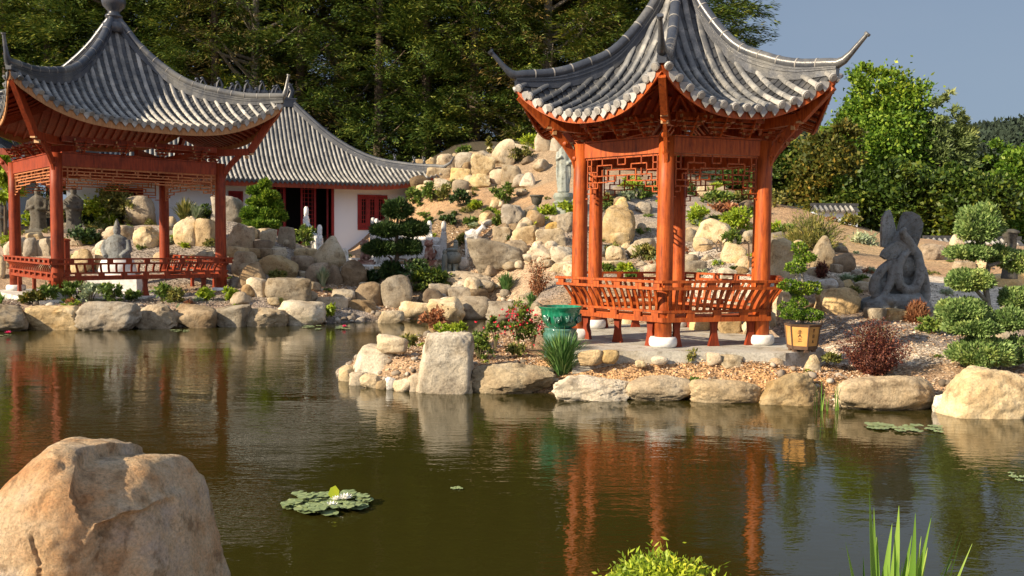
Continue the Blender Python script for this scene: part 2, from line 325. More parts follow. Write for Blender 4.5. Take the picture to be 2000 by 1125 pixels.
def glaze(name, stops):
    m, t, p = _pr(name); n = noise(t, coords(t, (9, 9, 3)), 2.5, 5, 0.7); c = ramp(t, n, stops); t.links.new(c, p.inputs['Base Color'])
    p.inputs['Roughness'].default_value = 0.12; p.inputs['Coat Weight'].default_value = 0.6; p.inputs['Coat Roughness'].default_value = 0.06; bump(t, p, n, 0.25, 0.01)
glaze('glaze_green', [(0.3, (0.005, 0.10, 0.055)), (0.55, (0.01, 0.19, 0.10)), (0.8, (0.10, 0.42, 0.27))])
glaze('glaze_pale', [(0.3, (0.03, 0.11, 0.09)), (0.55, (0.08, 0.2, 0.155)), (0.8, (0.28, 0.38, 0.31))])
# water
m, t, p = _pr('pond_water'); vec = coords(t, (0.62, 1.35, 1))
p.inputs['Base Color'].default_value = (0.028, 0.0245, 0.0045, 1); p.inputs['Roughness'].default_value = 0.02; p.inputs['IOR'].default_value = 1.62
n1 = noise(t, vec, 7.5, 3, 0.6); n2 = noise(t, vec, 1.3, 2, 0.5); n3 = noise(t, coords(t, (0.25, 0.4, 1)), 1.0, 2)
mm = N(t, 'ShaderNodeMapRange'); mm.inputs['From Min'].default_value = 0.35; mm.inputs['From Max'].default_value = 0.65
mm.inputs['To Min'].default_value = 0.25; mm.inputs['To Max'].default_value = 1.0; t.links.new(n3, mm.inputs['Value'])
ml = N(t, 'ShaderNodeMath', operation='MULTIPLY'); t.links.new(n1, ml.inputs[0]); t.links.new(mm.outputs[0], ml.inputs[1])
b = bump(t, p, n2, 0.35, 0.02); bump(t, p, ml.outputs[0], 0.5, 0.011, b)
# ground
m, t, p = _pr('ground_mulch'); at_ = N(t, 'ShaderNodeVertexColor', layer_name='Col'); vec = coords(t)
vo = N(t, 'ShaderNodeTexVoronoi', Scale=26.0); t.links.new(coords(t, (1, 1.6, 1)), vo.inputs['Vector'])
bw = N(t, 'ShaderNodeSeparateColor'); t.links.new(vo.outputs['Color'], bw.inputs[0])
c = mixc(t, 0.85, at_.outputs['Color'], ramp(t, bw.outputs[0], [(0.0, (0.42, 0.38, 0.36)), (0.35, (0.85, 0.8, 0.74)), (0.7, (1.2, 1.1, 1.0)), (1.0, (1.6, 1.55, 1.5))]), 'MULTIPLY')
nn = noise(t, vec, 3.0, 6, 0.7); c = mixc(t, 0.6, c, ramp(t, nn, [(0.3, (0.6, 0.57, 0.55)), (0.55, (1.1, 1.08, 1.05))]), 'MULTIPLY')
t.links.new(c, p.inputs['Base Color']); p.inputs['Roughness'].default_value = 0.95
b = bump(t, p, vo.outputs['Distance'], 0.8, 0.03); bump(t, p, noise(t, vec, 60, 3, 0.7), 0.5, 0.012, b)
leaf_mat('wood_chip', [(0, (0.198, 0.110, 0.066)), (0.35, (0.462, 0.286, 0.154)), (0.7, (0.605, 0.440, 0.297)), (1, (0.726, 0.638, 0.550))], 0.2, 0.02, 0.9, 1)
leaf_mat('pebble', [(0, (0.13, 0.105, 0.08)), (0.5, (0.29, 0.24, 0.19)), (1, (0.5, 0.45, 0.38))], 0.1, 0.0, 0.9, 1)
def far_mat(name, a, b):
    m, t, p = _pr(name); n = noise(t, coords(t), 0.12, 7, 0.75); t.links.new(ramp(t, n, [(0.35, a), (0.65, b)]), p.inputs['Base Color']); p.inputs['Roughness'].default_value = 1
    bump(t, p, n, 1.0, 4.0)
far_mat('hill_wood', (0.012, 0.024, 0.014), (0.035, 0.055, 0.026))
# ------------------------------------------------------------------ ground heights
CP = []   # (x, y, z)
for px, py, d in [(100,449,31),(0,470,30),(270,438,31),(450,430,30),(350,483,28),(480,500,27),(530,483,28),(560,465,30),(674,497,34.5),(640,505,30),
 (600,540,26),(700,560,24.5),(700,600,22.8),(800,600,23),(760,555,25),(850,540,27),(835,522,29),(705,522,29),(760,515,31),(930,540,25),(900,560,24),
 (970,600,23.3),(1050,560,23),(1200,530,22),(1250,500,24),(1230,477,25),(1230,420,27),(1190,389,28),(1250,360,30),(1100,412,27),(1060,450,25.5),
 (1050,484,24.5),(1090,528,22.5),(1000,478,25),(1000,447,26),(990,420,27),(870,500,29),(900,470,30),(850,430,31),(950,400,32),(900,372,34),
 (840,350,35),(950,341,35),(880,333,36),(1000,324,36),(1020,364,34),(1080,300,36),(1050,293,37.5),(1100,350,32),(1380,385,30),(1400,375,31),
 (1300,370,30),(1400,475,23),(1430,512,20),(1360,490,22),(1440,540,18),(1360,535,19),(1450,469,25),(1480,430,27),(1530,400,29),(1530,480,22),
 (1530,541,17.5),(1600,524,19),(1650,529,18.5),(1600,612,15),(1520,612,15),(1740,612,15),(1680,567,17),(1870,570,18),(1870,545,20),
 (1950,545,19),(1820,505,23),(1870,484,25),(1950,482,27),(1600,440,27),(1700,450,28),(1760,480,26),(1750,650,13.6),(1650,650,13.6),(1830,690,12.9),
 (1950,700,12.8),(1960,660,14),(430,460,29),(200,490,28),(80,505,27.5)]:
    v = at(px, py, d); CP.append(tuple(v))
for px, d, z in [(-300,19.8,.5),(0,19.8,.5),(100,19.7,.5),(300,20.2,.5),(450,21,.5),(550,21.5,.55),(0,25,.62),(200,25.5,.62),(400,25,.66),(520,24,.9),
 (300,22,.55),(150,22.5,.55),(400,35,1.6),(200,36,2.0),(-300,30,1.9),(-600,25,1.2),(-300,36,2.4),
 (1300,11.95,.47),(1130,12.1,.46),(1500,11.85,.45),(1400,12.0,.47),(1600,11.9,.36),(1700,11.8,.27),(1850,11.7,.3),(2050,11.5,.3),(2000,13,.5),(1000,12.9,.33),(850,13.3,.33),
 (750,13.6,.3),(800,15.5,.28),(950,15,.35),(1000,16.5,.4),(1080,18,.5),(1100,20,.9),(1200,17,.42),(1370,17,.45),(1300,14.5,.42),(1500,13.5,.45),
 (600,44,3.0),(300,44,3),(0,44,3),(900,44,7),(1200,44,6.5),(1500,40,4),(1800,40,2.3),(2200,40,2),(1600,33,2.6),(1800,31,2.2),(2300,20,1.5),(2300,27,2),
 (2500,14,.6)]:
    CP.append((wx(px, d), d, z))
for x, y, z in [(-40,44,3),(40,44,2),(-60,25,2),(50,20,1.6),(0,80,6),(60,80,2),(-60,80,5),(30,60,2.0),(0,60,5),(-30,60,4)]: CP.append((x, y, z))
CP = np.array(CP)
_D = np.sqrt(((CP[:, None, :2]-CP[None, :, :2])**2).sum(-1)+0.3)
_A = np.ones((len(CP)+1, len(CP)+1)); _A[:-1, :-1] = _D+np.eye(len(CP))*-0.12; _A[-1, -1] = 0
_W = np.linalg.solve(_A, np.append(CP[:, 2], 0))
PD = [(-34,20.5)]+[(wx(a,b),b) for a,b in [(-300,18.95),(0,19.1),(100,19.2),(300,19.6),(500,20.4),(600,20.9),(700,21.5),(800,22.2),(900,22.6),(960,23.0),(1015,22.2),(1020,20.6),
   (1000,18.5),(930,17),(800,16.2),(720,15.2),(675,14),(668,13.3),(690,12.95),(750,12.45),(820,12.25),(930,12.05),(1080,11.95),(1230,11.65),(1350,11.6),(1480,11.5),(1640,11.2),(1820,11.1),(2000,10.85),(2200,10.3)]]+[(18,9),(18,3.9),(3,4.0),(-3,3.9),(-34,3.9)]
PD = np.array([(x, y+(.45 if 18.8 < y and i_ < 12 else .1 if 11.9 > y > 10 else 0)) for i_, (x, y) in enumerate(PD)])
def pond_sd(X, Y):
    d2 = np.full(X.shape, 1e9); ins = np.zeros(X.shape, bool); n = len(PD)
    for i in range(n):
        a, b = PD[i], PD[(i+1) % n]; e = b-a
        tt = np.clip(((X-a[0])*e[0]+(Y-a[1])*e[1])/(e@e), 0, 1)
        d2 = np.minimum(d2, (X-a[0]-tt*e[0])**2+(Y-a[1]-tt*e[1])**2)
        c = ((a[1] > Y) != (b[1] > Y)) & (X < (b[0]-a[0])*(Y-a[1])/(b[1]-a[1]+1e-12)+a[0]); ins ^= c
    return np.sqrt(d2)*np.where(ins, -1, 1)
def land(X, Y):
    r = np.full(X.shape, _W[-1])
    for (x, y, z), wgt in zip(CP, _W[:-1]): r = r+wgt*np.sqrt((X-x)**2+(Y-y)**2+0.3)
    r = np.clip(r, 0.2, 9)
    nb = np.clip((7-Y)/2, 0, 1); return r*(1-nb)+0.34*nb
def height(X, Y):
    X = np.asarray(X, float); Y = np.asarray(Y, float); s = pond_sd(X, Y); L = land(X, Y)
    k = np.clip((s+0.05)/(0.36+.2*np.clip((Y-13)/4, 0, 1)), 0, 1); k = k*k*(3-2*k)
    P = np.stack([X.ravel(), Y.ravel(), 0*X.ravel()], -1); nz_ = (fbm(P*0.9, 3)*0.07+fbm(P*4, 9)*0.02).reshape(X.shape)
    z = np.where(s > -0.05, 0.02+(L-0.02)*k+nz_*np.clip(k*1.5, 0, 1), np.maximum(-0.7, (s+0.05)*1.2+0.02))
    return z
def gz(x, y): return float(height(np.array([x]), np.array([y]))[0])
_ds = np.arange(6, 45, 0.05)
def hit(px, py, dmin=6):
    r = ray(px, py); d = _ds[_ds >= dmin]; X = r.x/r.y*d; Z = HC+r.z/r.y*d; hh = height(X, d)
    k = np.where(Z <= hh)[0]; i = k[0] if len(k) else len(d)-1
    if px < 620 and d[i] > 31.6:
        x = r.x/r.y*30.8; return Vector((x, 30.8, gz(x, 30.8)))
    return Vector((X[i], d[i], hh[i]))
def hitw(px, py):
    r = ray(px, py); tt = -HC/r.z; return Vector((r.x*tt, r.y*tt, 0))
xs = np.concatenate([[-1500,-600,-300,-150,-90,-60,-45],np.arange(-36,-18,.5),np.arange(-18,18,.11),np.arange(18,36,.5),[45,60,90,150,300,600,1500]])
ys = np.concatenate([[-300,-60,-20,-8,-2,1,3],np.arange(4,11,.25),np.arange(11,15,.08),np.arange(15,40,.13),np.arange(40,60,1),[65,72,80,95,120,160,250,500,1500]])
GX, GY = np.meshgrid(xs, ys); GZ = height(GX, GY)
nx, ny = len(xs), len(ys); idx = np.arange(nx*ny).reshape(ny, nx)
F = np.stack([idx[:-1, :-1], idx[:-1, 1:], idx[1:, 1:], idx[1:, :-1]], -1).reshape(-1, 4)
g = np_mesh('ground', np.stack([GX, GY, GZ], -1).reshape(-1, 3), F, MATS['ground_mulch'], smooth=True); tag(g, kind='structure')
Cc = np.tile(np.array([0.40, 0.29, 0.19]), (nx*ny, 1)); fx, fy = GX.ravel(), GY.ravel()
jit = fbm(np.stack([fx, fy, fx*0], -1)*1.2, 5)
def paint(cx, cy, rx, ry, col, soft=0.5):
    q = np.sqrt(((fx-cx)/rx)**2+((fy-cy)/ry)**2)+jit*0.5; k = np.clip((1.15-q)/soft, 0, 1)[:, None]
    Cc[:] = Cc*(1-k)+np.array(col)*k
GREY = (0.33, 0.30, 0.275); ORA = (0.43, 0.29, 0.17); PATH = (0.64, 0.585, 0.50); DIRT = (0.27, 0.2, 0.125)
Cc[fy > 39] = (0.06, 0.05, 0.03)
for px, py, rx, ry, col in [(500,590,9,1.6,GREY),(160,600,8,1.5,(.38,.29,.23)),(470,480,3.2,4,GREY),(620,545,2.2,2,GREY),(680,575,1.4,1.0,(.42,.27,.18)),(760,540,3,4,(.55,.52,.47)),(870,430,3.2,4.5,ORA),(860,390,3,2,ORA),
  (1080,330,3,4,(.36,.28,.19)),(1000,400,2,2.5,ORA),(920,470,2.2,2,DIRT),(900,450,1.8,1.8,DIRT),(1280,440,3.5,3,GREY),(1430,430,3,4,(.42,.36,.27)),(1260,380,3,2,GREY),
  (1640,450,3.5,4,ORA),(1830,520,3,3,ORA),(1700,480,3,3,(.45,.33,.19)),(1750,640,2.2,1.2,GREY),(1600,650,1.2,.7,GREY),(960,600,3,1.5,(.40,.31,.22)),
  (300,470,5,3,GREY),(60,480,3,3,(.40,.31,.24))]:
    v = hit(px, py); paint(v.x, v.y, rx, ry, col)
for px, py, rx, ry in [(1870,568,3.0,2.0),(1980,600,1.6,1.2),(1780,700,1.6,.35),(1880,695,1.5,.4),(1400,525,1.1,1.8),(1340,510,.9,1.6),(1455,540,1.0,1.0),(1640,690,.9,.3)]:
    v = hit(px, py); paint(v.x, v.y, rx, ry, PATH, 0.25)
paint(wx(1250, 12.0), 11.9, 3.2, 0.8, (0.50, 0.33, 0.18)); paint(wx(960, 13.4), 13.4, 1.3, 1.2, (0.46, 0.31, 0.19)); paint(wx(1600, 11.8), 11.8, 1, .5, (0.50, 0.31, 0.15))
wet = np.clip((0.16-GZ.ravel())/0.12, 0, 1)[:, None]; Cc = Cc*(1-wet*0.6)
ca = g.data.color_attributes.new('Col', 'FLOAT_COLOR', 'POINT'); ca.data.foreach_set('color', np.concatenate([Cc, np.ones((nx*ny, 1))], 1).astype(np.float32).ravel())
mb = MB(); mb.add([(-80, -40, 0), (60, -40, 0), (60, 26, 0), (-80, 26, 0)], [(0, 1, 2, 3)]); tag(mb.build('water', MATS['pond_water']), kind='structure')
# ------------------------------------------------------------------ roofs
def prof(pts):
    xs_ = [p[0] for p in pts]; ys_ = [p[1] for p in pts]
    # monotone-ish smooth interpolation
    m_ = [0.0]*len(pts)
    for i in range(len(pts)):
        if i == 0: m_[i] = (ys_[1]-ys_[0])/(xs_[1]-xs_[0])
        elif i == len(pts)-1: m_[i] = (ys_[-1]-ys_[-2])/(xs_[-1]-xs_[-2])
        else: m_[i] = ((ys_[i+1]-ys_[i])/(xs_[i+1]-xs_[i])+(ys_[i]-ys_[i-1])/(xs_[i]-xs_[i-1]))/2
    def P(a):
        if a >= xs_[-1]: return ys_[-1]+m_[-1]*(a-xs_[-1])
        i = 0
        while i < len(xs_)-2 and a > xs_[i+1]: i += 1
        h = xs_[i+1]-xs_[i]; q = max(0, (a-xs_[i])/h)
        return (2*q**3-3*q*q+1)*ys_[i]+(q**3-2*q*q+q)*h*m_[i]+(-2*q**3+3*q*q)*ys_[i+1]+(q**3-q*q)*h*m_[i+1]
    return P
class Face:
    def __init__(s, o, ang, c, k, amax, ext, P, L, wl=None, pw=2.4):
        s.o = Vector(o); s.d = Vector((math.sin(ang), -math.cos(ang), 0)); s.t = Vector((math.cos(ang), math.sin(ang), 0))
        s.c, s.k, s.amax, s.ext, s.P, s.L, s.wl, s.pw = c, k, amax, ext, P, L, wl, pw
    def q(s, a, u):
        hw = s.c+a*s.k
        if hw <= 1e-6: return 1.0 if u else 0.0
        if s.wl: return min(max((abs(u)-(hw-s.wl))/s.wl, 0), 1.05)
        return min(abs(u)/hw, 1.05)
    def z(s, a, u): return s.P(a)+s.L*s.q(a, u)**s.pw*(a/s.amax)**1.6
    def pt(s, a, u, dz=0): return s.o+s.d*a+s.t*u+Vector((0, 0, s.z(a, u)+dz))
    def ae(s, u):
        hw = s.c+s.amax*s.k
        q = max((abs(u)-(hw-s.wl))/s.wl, 0) if s.wl else abs(u)/hw
        return s.amax+s.ext*min(q, 1.05)**3
    def a0(s, u): return max(0.0, (abs(u)-s.c)/s.k)
def tile_face(F, rows, pans, discs, sp, rad, seg, sides=5, drip=True, step=None, amin=0.12, taper=0.0):
    hwmax = F.c+(F.amax+F.ext)*F.k
    n = int(hwmax/sp); us = [(i)*sp for i in range(-n, n+1)]
    up = Vector((0, 0, 1))
    for u in us:
        ae = F.ae(u); a0 = max(F.a0(u)+0.05, amin)
        if ae-a0 < 0.1: continue
        ns = max(1, int(round((ae-a0)/seg))); rings = []
        for i in range(ns):
            b0 = a0+(ae-a0)*i/ns; b1 = a0+(ae-a0)*(i+1)/ns
            sc = min(1, 0.55+0.45*b0/F.amax*2) if taper else 1
            rings.append((b0, rad*0.90*sc)); rings.append((b1, rad*1.04*sc))
        vs = []; 
        for (a, r) in rings:
            p = F.pt(a, u)
            for j in range(sides+1):
                th = PI*j/sides; vs.append(p+F.t*(math.cos(th)*r)+up*(math.sin(th)*r*1.15+0.012-r*0.15))
        m_ = sides+1; k = len(rings)
        fs = [(i*m_+j, (i+1)*m_+j, (i+1)*m_+j+1, i*m_+j+1) for i in range(k-1) for j in range(sides)]
        rows.add(vs, fs)
        p0 = F.pt(ae-0.06, u, rad*0.35); p1 = F.pt(ae+.03, u, rad*0.35); dd = (p1-p0).normalized()
        discs.tube([p1-dd*0.03, p1+dd*0.012, p1+dd*0.014, p1+dd*0.018], [rad*1.08, rad*1.08, rad*0.8, rad*0.75], 12)
    for i in range(-n-1, n+1):
        u0, u1 = i*sp, (i+1)*sp; uc = (u0+u1)/2
        if abs(uc) > hwmax-0.06: continue
        lo, hi = max(u0, -hwmax), min(u1, hwmax)
        ae = min(F.ae(uc), F.amax+F.ext); a0 = max(F.a0(uc), 0.03)
        st = step or 0.11; k = max(1, int((ae-a0)/st))
        for j in range(k):
            b0 = a0+(ae-a0)*j/k; b1 = a0+(ae-a0)*(j+1)/k
            def cl(u, a): hw = F.c+a*F.k; return min(max(u, -hw), hw)
            A, B = F.pt(b0, cl(lo, b0), -.012), F.pt(b0, cl(hi, b0), -.012); C_, D_ = F.pt(b1, cl(hi, b1), .012), F.pt(b1, cl(lo, b1), .012)
            Bm = F.pt(b0, cl(uc, b0), -.03); Cm = F.pt(b1, cl(uc, b1), -.008)
            E_, G_, Em = C_-up*.03, D_-up*.03, Cm-up*.03
            pans.add([A, Bm, B, C_, Cm, D_, E_, Em, G_], [(0, 5, 4, 1), (1, 4, 3, 2), (4, 7, 6, 3), (5, 8, 7, 4)])
        if drip and ae-a0 > .05:
            w_ = sp*0.34; p = F.pt(ae, uc, 0.0); o_ = F.d*0.012
            q_ = [p-F.t*w_*1.15+up*.02, p-F.t*w_*.95-up*.05, p-up*(0.135*sp/.2), p+F.t*w_*.95-up*.05, p+F.t*w_*1.15+up*.02]
            discs.add([v+o_ for v in q_]+[v-o_ for v in q_], [(0, 1, 2, 3, 4), (9, 8, 7, 6, 5)]+[(i_, 5+i_, 5+(i_+1) % 5, (i_+1) % 5) for i_ in range(5)])
def soffit(F, mb, dz=-0.07, nu=24, na=8, amin=0.0):
    g_ = []
    for i in range(na+1):
        for j in range(nu+1):
            s_ = -1+2*j/nu; u = s_*(F.c+(F.amax+F.ext)*F.k)
            hwx = (F.c+(F.amax+F.ext)*F.k)
            ue = s_*hwx; ae = F.ae(ue) if abs(s_) < 1 else F.amax+F.ext
            a = amin+(ae-0.03-amin)*i/na; hw = F.c+a*F.k; uu = s_*hw
            g_.append(F.pt(a, uu, dz))
    mb.add(g_, [(i*(nu+1)+j, (i+1)*(nu+1)+j, (i+1)*(nu+1)+j+1, i*(nu+1)+j+1) for i in range(na) for j in range(nu)])
def fascia(F, mb, h, top=-0.04, th=0.03, inset=0.04, nu=30):
    vs = []
    for j in range(nu+1):
        s_ = -1+2*j/nu; u = s_*(F.c+(F.amax+F.ext)*F.k); ae = F.ae(u) if abs(s_) < 1 else F.amax+F.ext
        a = ae-inset; u = s_*(F.c+a*F.k); p = F.pt(a, u); n = F.d*(th/2)
        for (dn, dz) in ((1, top), (1, top-h), (-1, top-h), (-1, top)): vs.append(p+n*dn+Vector((0, 0, dz)))
    mb.add(vs, [(j*4+i, (j+1)*4+i, (j+1)*4+(i+1) % 4, j*4+(i+1) % 4) for j in range(nu) for i in range(4)]+[(0, 1, 2, 3), (nu*4+3, nu*4+2, nu*4+1, nu*4)])
def ridge_mesh(pts, web_h, web_w, cap_r, seg=3, curl=None, joints=None):
    # pts: along the hip at tile-surface level
    mb = MB(); up = Vector((0, 0, 1)); n = len(pts)
    for i in range(n-1):
        p, q = pts[i], pts[i+1]; t_ = (q-p); s_ = Vector((t_.y, -t_.x, 0)).normalized()*web_w/2
        w0 = web_h if not hasattr(web_h, '__len__') else web_h[i]; w1 = web_h if not hasattr(web_h, '__len__') else web_h[i+1]
        mb.add([p-s_-up*.05, p+s_-up*.05, p+s_+up*w0, p-s_+up*w0, q-s_-up*.05, q+s_-up*.05, q+s_+up*w1, q-s_+up*w1],
               [(0, 4, 7, 3), (1, 2, 6, 5), (3, 7, 6, 2), (0, 1, 5, 4)]+([(0, 3, 2, 1)] if i == 0 else [])+([(4, 5, 6, 7)] if i == n-2 else []))
        # two thin courses
        for hh, ex in ((w0*.45, 1.25), (w0*.72, 1.18)):
            mb.bar(p+up*hh, q+up*hh*(w1/w0), web_w*ex, 0.018)
    return mb
def fret(mb, fr, w, h, bw, th, mir=True):
    # stepped Chinese fretwork; unit pattern (u in 0..0.5, v in 0..1), mirrored
    S = [(0,0,1,0),(0,0,0,1),(.035,.0,.035,.74),(.035,.17,.09,.17),(.09,0,.09,.33),(.035,.33,.17,.33),(.17,.17,.17,.43),(.17,.17,.37,.17),(.37,.17,.37,.29),
         (.31,.29,.5,.29),(.31,.29,.31,.56),(.11,.43,.5,.43),(.11,.43,.11,.58),(.035,.58,.31,.58),(.18,.58,.18,.72),(.035,.72,.18,.72),(.24,0,.24,.17),
         (.31,.56,.42,.56),(.42,.43,.42,.56),(.45,0,.45,.17),(.45,.17,.5,.17),(0,.97,.035,.97),(.24,.29,.24,.43),(0.035,.85,.09,.85),(.09,.72,.09,.85)]
    for (a, b, c, d) in S:
        for q in ((0, 1) if mir and not (a == 0 and c == 1) else (0,)):
            A, C_ = (a, c) if q == 0 else (1-a, 1-c)
            wd = bw*1.7 if (b == 0 and d == 0 and c == 1) or (a == 0 and c == 0) else bw
            p, r = fr(A*w, -b*h), fr(C_*w, -d*h); dr = (r-p).normalized(); mb.bar(p-dr*wd/2, r+dr*wd/2, wd, th, up=FR_N) if False else mb.bar(p-dr*bw/2, r+dr*bw/2, th, wd, up=(fr(0, 1)-fr(0, 0)) if abs(dr.z) < .5 else (fr(1, 0)-fr(0, 0)))
def pavilion(name, label, O, rot, n, R, zb, colr, ztop, lat_bot, lat_h, beam_h, amax, ext, P, L, sp, trad, ktip, ztip, rail_k, rail_z, mats, bench_sides, matw, plat, finial):
    """everything in local coordinates: origin at the floor centre, z up from the floor"""
    T = thing(name, label, 'pavilion', (O[0], O[1], zb), 0.0)
    al = [rot+2*PI*i/n for i in range(n)]; V2 = lambda r, a, z=0: Vector((r*math.sin(a), -r*math.cos(a), z)); up = Vector((0, 0, 1))
    kk = math.tan(PI/n); cs = math.cos(PI/n)
    wood, fasc, orange, latm = matw
    # platform
    if plat:
        mb = MB(); h = plat[1]; pts = plat[0]
        mb.add([(x, y, 0) for x, y in pts]+[(x, y, -h) for x, y in pts], [tuple(range(len(pts))), tuple(range(2*len(pts)-1, len(pts)-1, -1))]+[(i, len(pts)+i, len(pts)+(i+1) % len(pts), (i+1) % len(pts)) for i in range(len(pts))])
        mb.build('platform', MATS['concrete'], T)
    for a in al:
        c = V2(R, a); mb = MB(); prf = [(colr*1.03, 0.08), (colr*1.0, 0.6), (colr*.97, 1.4), (colr*.93, ztop*.75), (colr*.9, ztop)]
        mb.lathe([(r, z) for r, z in prf], 20, c); co = mb.build('column', wood if a != al[0] or orange is None else orange, T, smooth='all')
        mb = MB(); rb = colr*1.62; mb.lathe([(rb*.86, 0), (rb, .03), (rb*1.03, .07), (rb, .12), (rb*.9, .15), (rb*.6, .152)], 22, c); mb.build('base_stone', MATS['stone_cap'], co, smooth='all')
    for i in range(n):
        p, q = V2(R, al[i]), V2(R, al[(i+1) % n]); e = (q-p); Ls = e.length; e.normalize(); nrm = Vector((e.y, -e.x, 0))
        p1, q1 = p+e*colr*.8, q-e*colr*.8; Lw = (q1-p1).length
        b = MB(); b.bar(p1+up*(ztop-beam_h/2), q1+up*(ztop-beam_h/2), colr*.62, beam_h); b.build('beam', wood, T)
        b = MB(); b.bar(p1+up*(ztop+.30*P_SC), q1+up*(ztop+.30*P_SC), colr*1.1, .11*P_SC)
        b.bar(p1+up*(ztop+.018*P_SC), q1+up*(ztop+.018*P_SC), colr*.9, .025*P_SC); b.build('eave_beam', wood, T)
        lat = MB(); zt = ztop-beam_h-0.02; w_ = Lw; lh = lat_h
        fret(lat, lambda x, z, p1=p1, e=e, zt=zt: p1+e*x+up*(zt+z), w_, lh, 0.016*P_SC if n == 6 else .026, 0.026*P_SC); 
        if n == 4:
            for k_ in range(1, 15):
                x_ = w_*k_/15; za = zt-(0 if k_ % 2 else lh*.17); lat.bar(p1+e*x_+up*za, p1+e*x_+up*(zt-lh*(.30 if k_ % 3 else .17)), .03, .022, up=e)
            lat.bar(p1+up*(zt-lh*.17), q1+up*(zt-lh*.17), .03, .022); lat.bar(p1+e*.3+up*(zt-lh*.30), q1-e*.3+up*(zt-lh*.30), .03, .022)
        lat.build('lattice', latm, T)
        # brackets between beam and eave beam
        nb = 3 if n == 6 else 4
        for j in range(nb):
            f_ = (j+.5)/nb; c = p1+e*(Lw*f_); br = MB(); zz = ztop+.03
            for lv in range(4):
                wd = (.10+.09*lv)*P_SC; br.mi = 0
                br.box(c+up*(zz+.035*P_SC+lv*.062*P_SC)+nrm*(.03*lv*P_SC), (wd, .07*P_SC+.05*lv*P_SC, .042*P_SC), (e, nrm, up))
                br.mi = 1
                for sg in (-1, 1):
                    br.box(c+e*sg*(wd/2)+up*(zz+.07*P_SC+lv*.062*P_SC)+nrm*(.045*lv*P_SC+.03), (.022*P_SC, .05*P_SC, .045*P_SC), (e, nrm, up))
                br.mi = 0; br.tube([c+nrm*(.02+.04*lv)*P_SC+up*(zz+.03*P_SC+lv*.062*P_SC), c+nrm*(.11+.05*lv)*P_SC+up*(zz+.0+lv*.07*P_SC), c+nrm*(.15+.055*lv)*P_SC+up*(zz+.05*P_SC+lv*.07*P_SC)], [.022*P_SC, .02*P_SC, .008], 6)
            br.build('bracket', [wood, MATS['wood_pale']], T)
    # corner beams + strut
    for a in al:
        cb = MB(); cb.mi = 0
        d = V2(1, a); sd = Vector((d.y, -d.x, 0)); r1 = (amax+ext)/cs; zc = P(amax)+L
        pts_ = [(R*.4, ztop+.35*P_SC), (R, ztop+.25*P_SC), (r1*.80, ztop+.28*P_SC), (r1*.97, zc-.18)]
        for (ra, za), (rb, zb_) in zip(pts_[:-1], pts_[1:]): cb.bar(d*ra+up*za, d*rb+up*zb_, colr*.8, .15*P_SC)
        cb.mi = 1; cb.box(d*(R+(r1-R)*.42)+up*(ztop+.16*P_SC), (.06*P_SC, .1*P_SC, .06*P_SC), (d, sd, up)); cb.box(d*(R+(r1-R)*.5)+up*(ztop+.23*P_SC), (.07*P_SC, .1*P_SC, .03*P_SC), (d, sd, up))
        cb.mi = 0
        K = [(R+.02, ztop-.45*P_SC), (R+.1*P_SC, ztop-.22*P_SC), (R+.26*P_SC, ztop+.0), (R+.46*P_SC, ztop+.2*P_SC)]
        for (ra, za), (rb, zb_) in zip(K[:-1], K[1:]): cb.bar(d*ra+up*za, d*rb+up*zb_, .05*P_SC, .12*P_SC)
        for (ra, za) in K: cb.ball(d*ra+up*za, (.12*P_SC, .12*P_SC, .1*P_SC), 8, 6)
        cb.build('corner_bracket', [wood, MATS['wood_pale']], T)
    # roof
    rt, rs, rdisc = mats
    rows, pans, discs, sof, raf = MB(), MB(), MB(), MB(), MB()
    faces = []
    for i in range(n):
        F = Face((0, 0, 0), al[i]+PI/n, 0.0, kk, amax, ext, P, L, None, 2.4 if n == 6 else 3.3); faces.append(F)
        tile_face(F, rows, pans, discs, sp, trad, .2 if n == 6 else .24, 6, True, .1 if n == 6 else .13, .2)
        soffit(F, sof, -.075)
        hw = (amax+ext)*kk; m_ = int(hw/(.19*P_SC))
        for j in range(-m_, m_+1):
            u = j*.19*P_SC; ae = F.ae(u)-.06; a0 = max(R*cs*.7, F.a0(u)+.02)
            if ae-a0 > .12: raf.tube([F.pt(a0+(ae-a0)*g_/4, u, -.115) for g_ in range(5)], .032*P_SC, 5)
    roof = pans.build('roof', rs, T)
    rows.build('tile_rows', rt, roof, smooth=50); discs.build('eave_tiles', rdisc, roof, smooth=30); sof.build('soffit', MATS['wood_leg'], roof); raf.build('rafters', MATS['wood_leg'] if n == 4 else wood, roof)  # soffit and square-roof rafters in darker wood, eave shade put into the colour
    for F in faces:
        mb = MB(); fascia(F, mb, .11 if n == 6 else .19, -.045); mb.build('eave_board', fasc, roof, smooth=30)
    F = faces[0]; rr = lambda r, i, dz=0: V2(r, al[i], P(r*cs)+L*((r*cs)/amax)**1.6*1.0+dz)
    r1 = (amax+ext)/cs
    for i in range(n):
        rg = MB(); nn = 26; rs_ = [0.07+(r1*1.0-.07)*g_/nn for g_ in range(nn+1)]
        wh = [(.16+.05*min(1, g_/8)-.13*max(0, (g_-15)/11))*RS_ for g_ in range(nn+1)]
        pts_ = [rr(r, i) for r in rs_]; rg = ridge_mesh(pts_, wh, .11*RS_, .06)
        cap = [p+up*(h_+.03*RS_) for p, h_ in zip(pts_, wh)]
        d = V2(1, al[i]); e0 = cap[-1]; zt = ztip; de = ktip-r1
        cur = [e0+d*de*.22+up*(zt-e0.z)*.10, e0+d*de*.45+up*(zt-e0.z)*.33, e0+d*de+up*(zt-e0.z)]
        path = cap+cur; m_ = len(path)
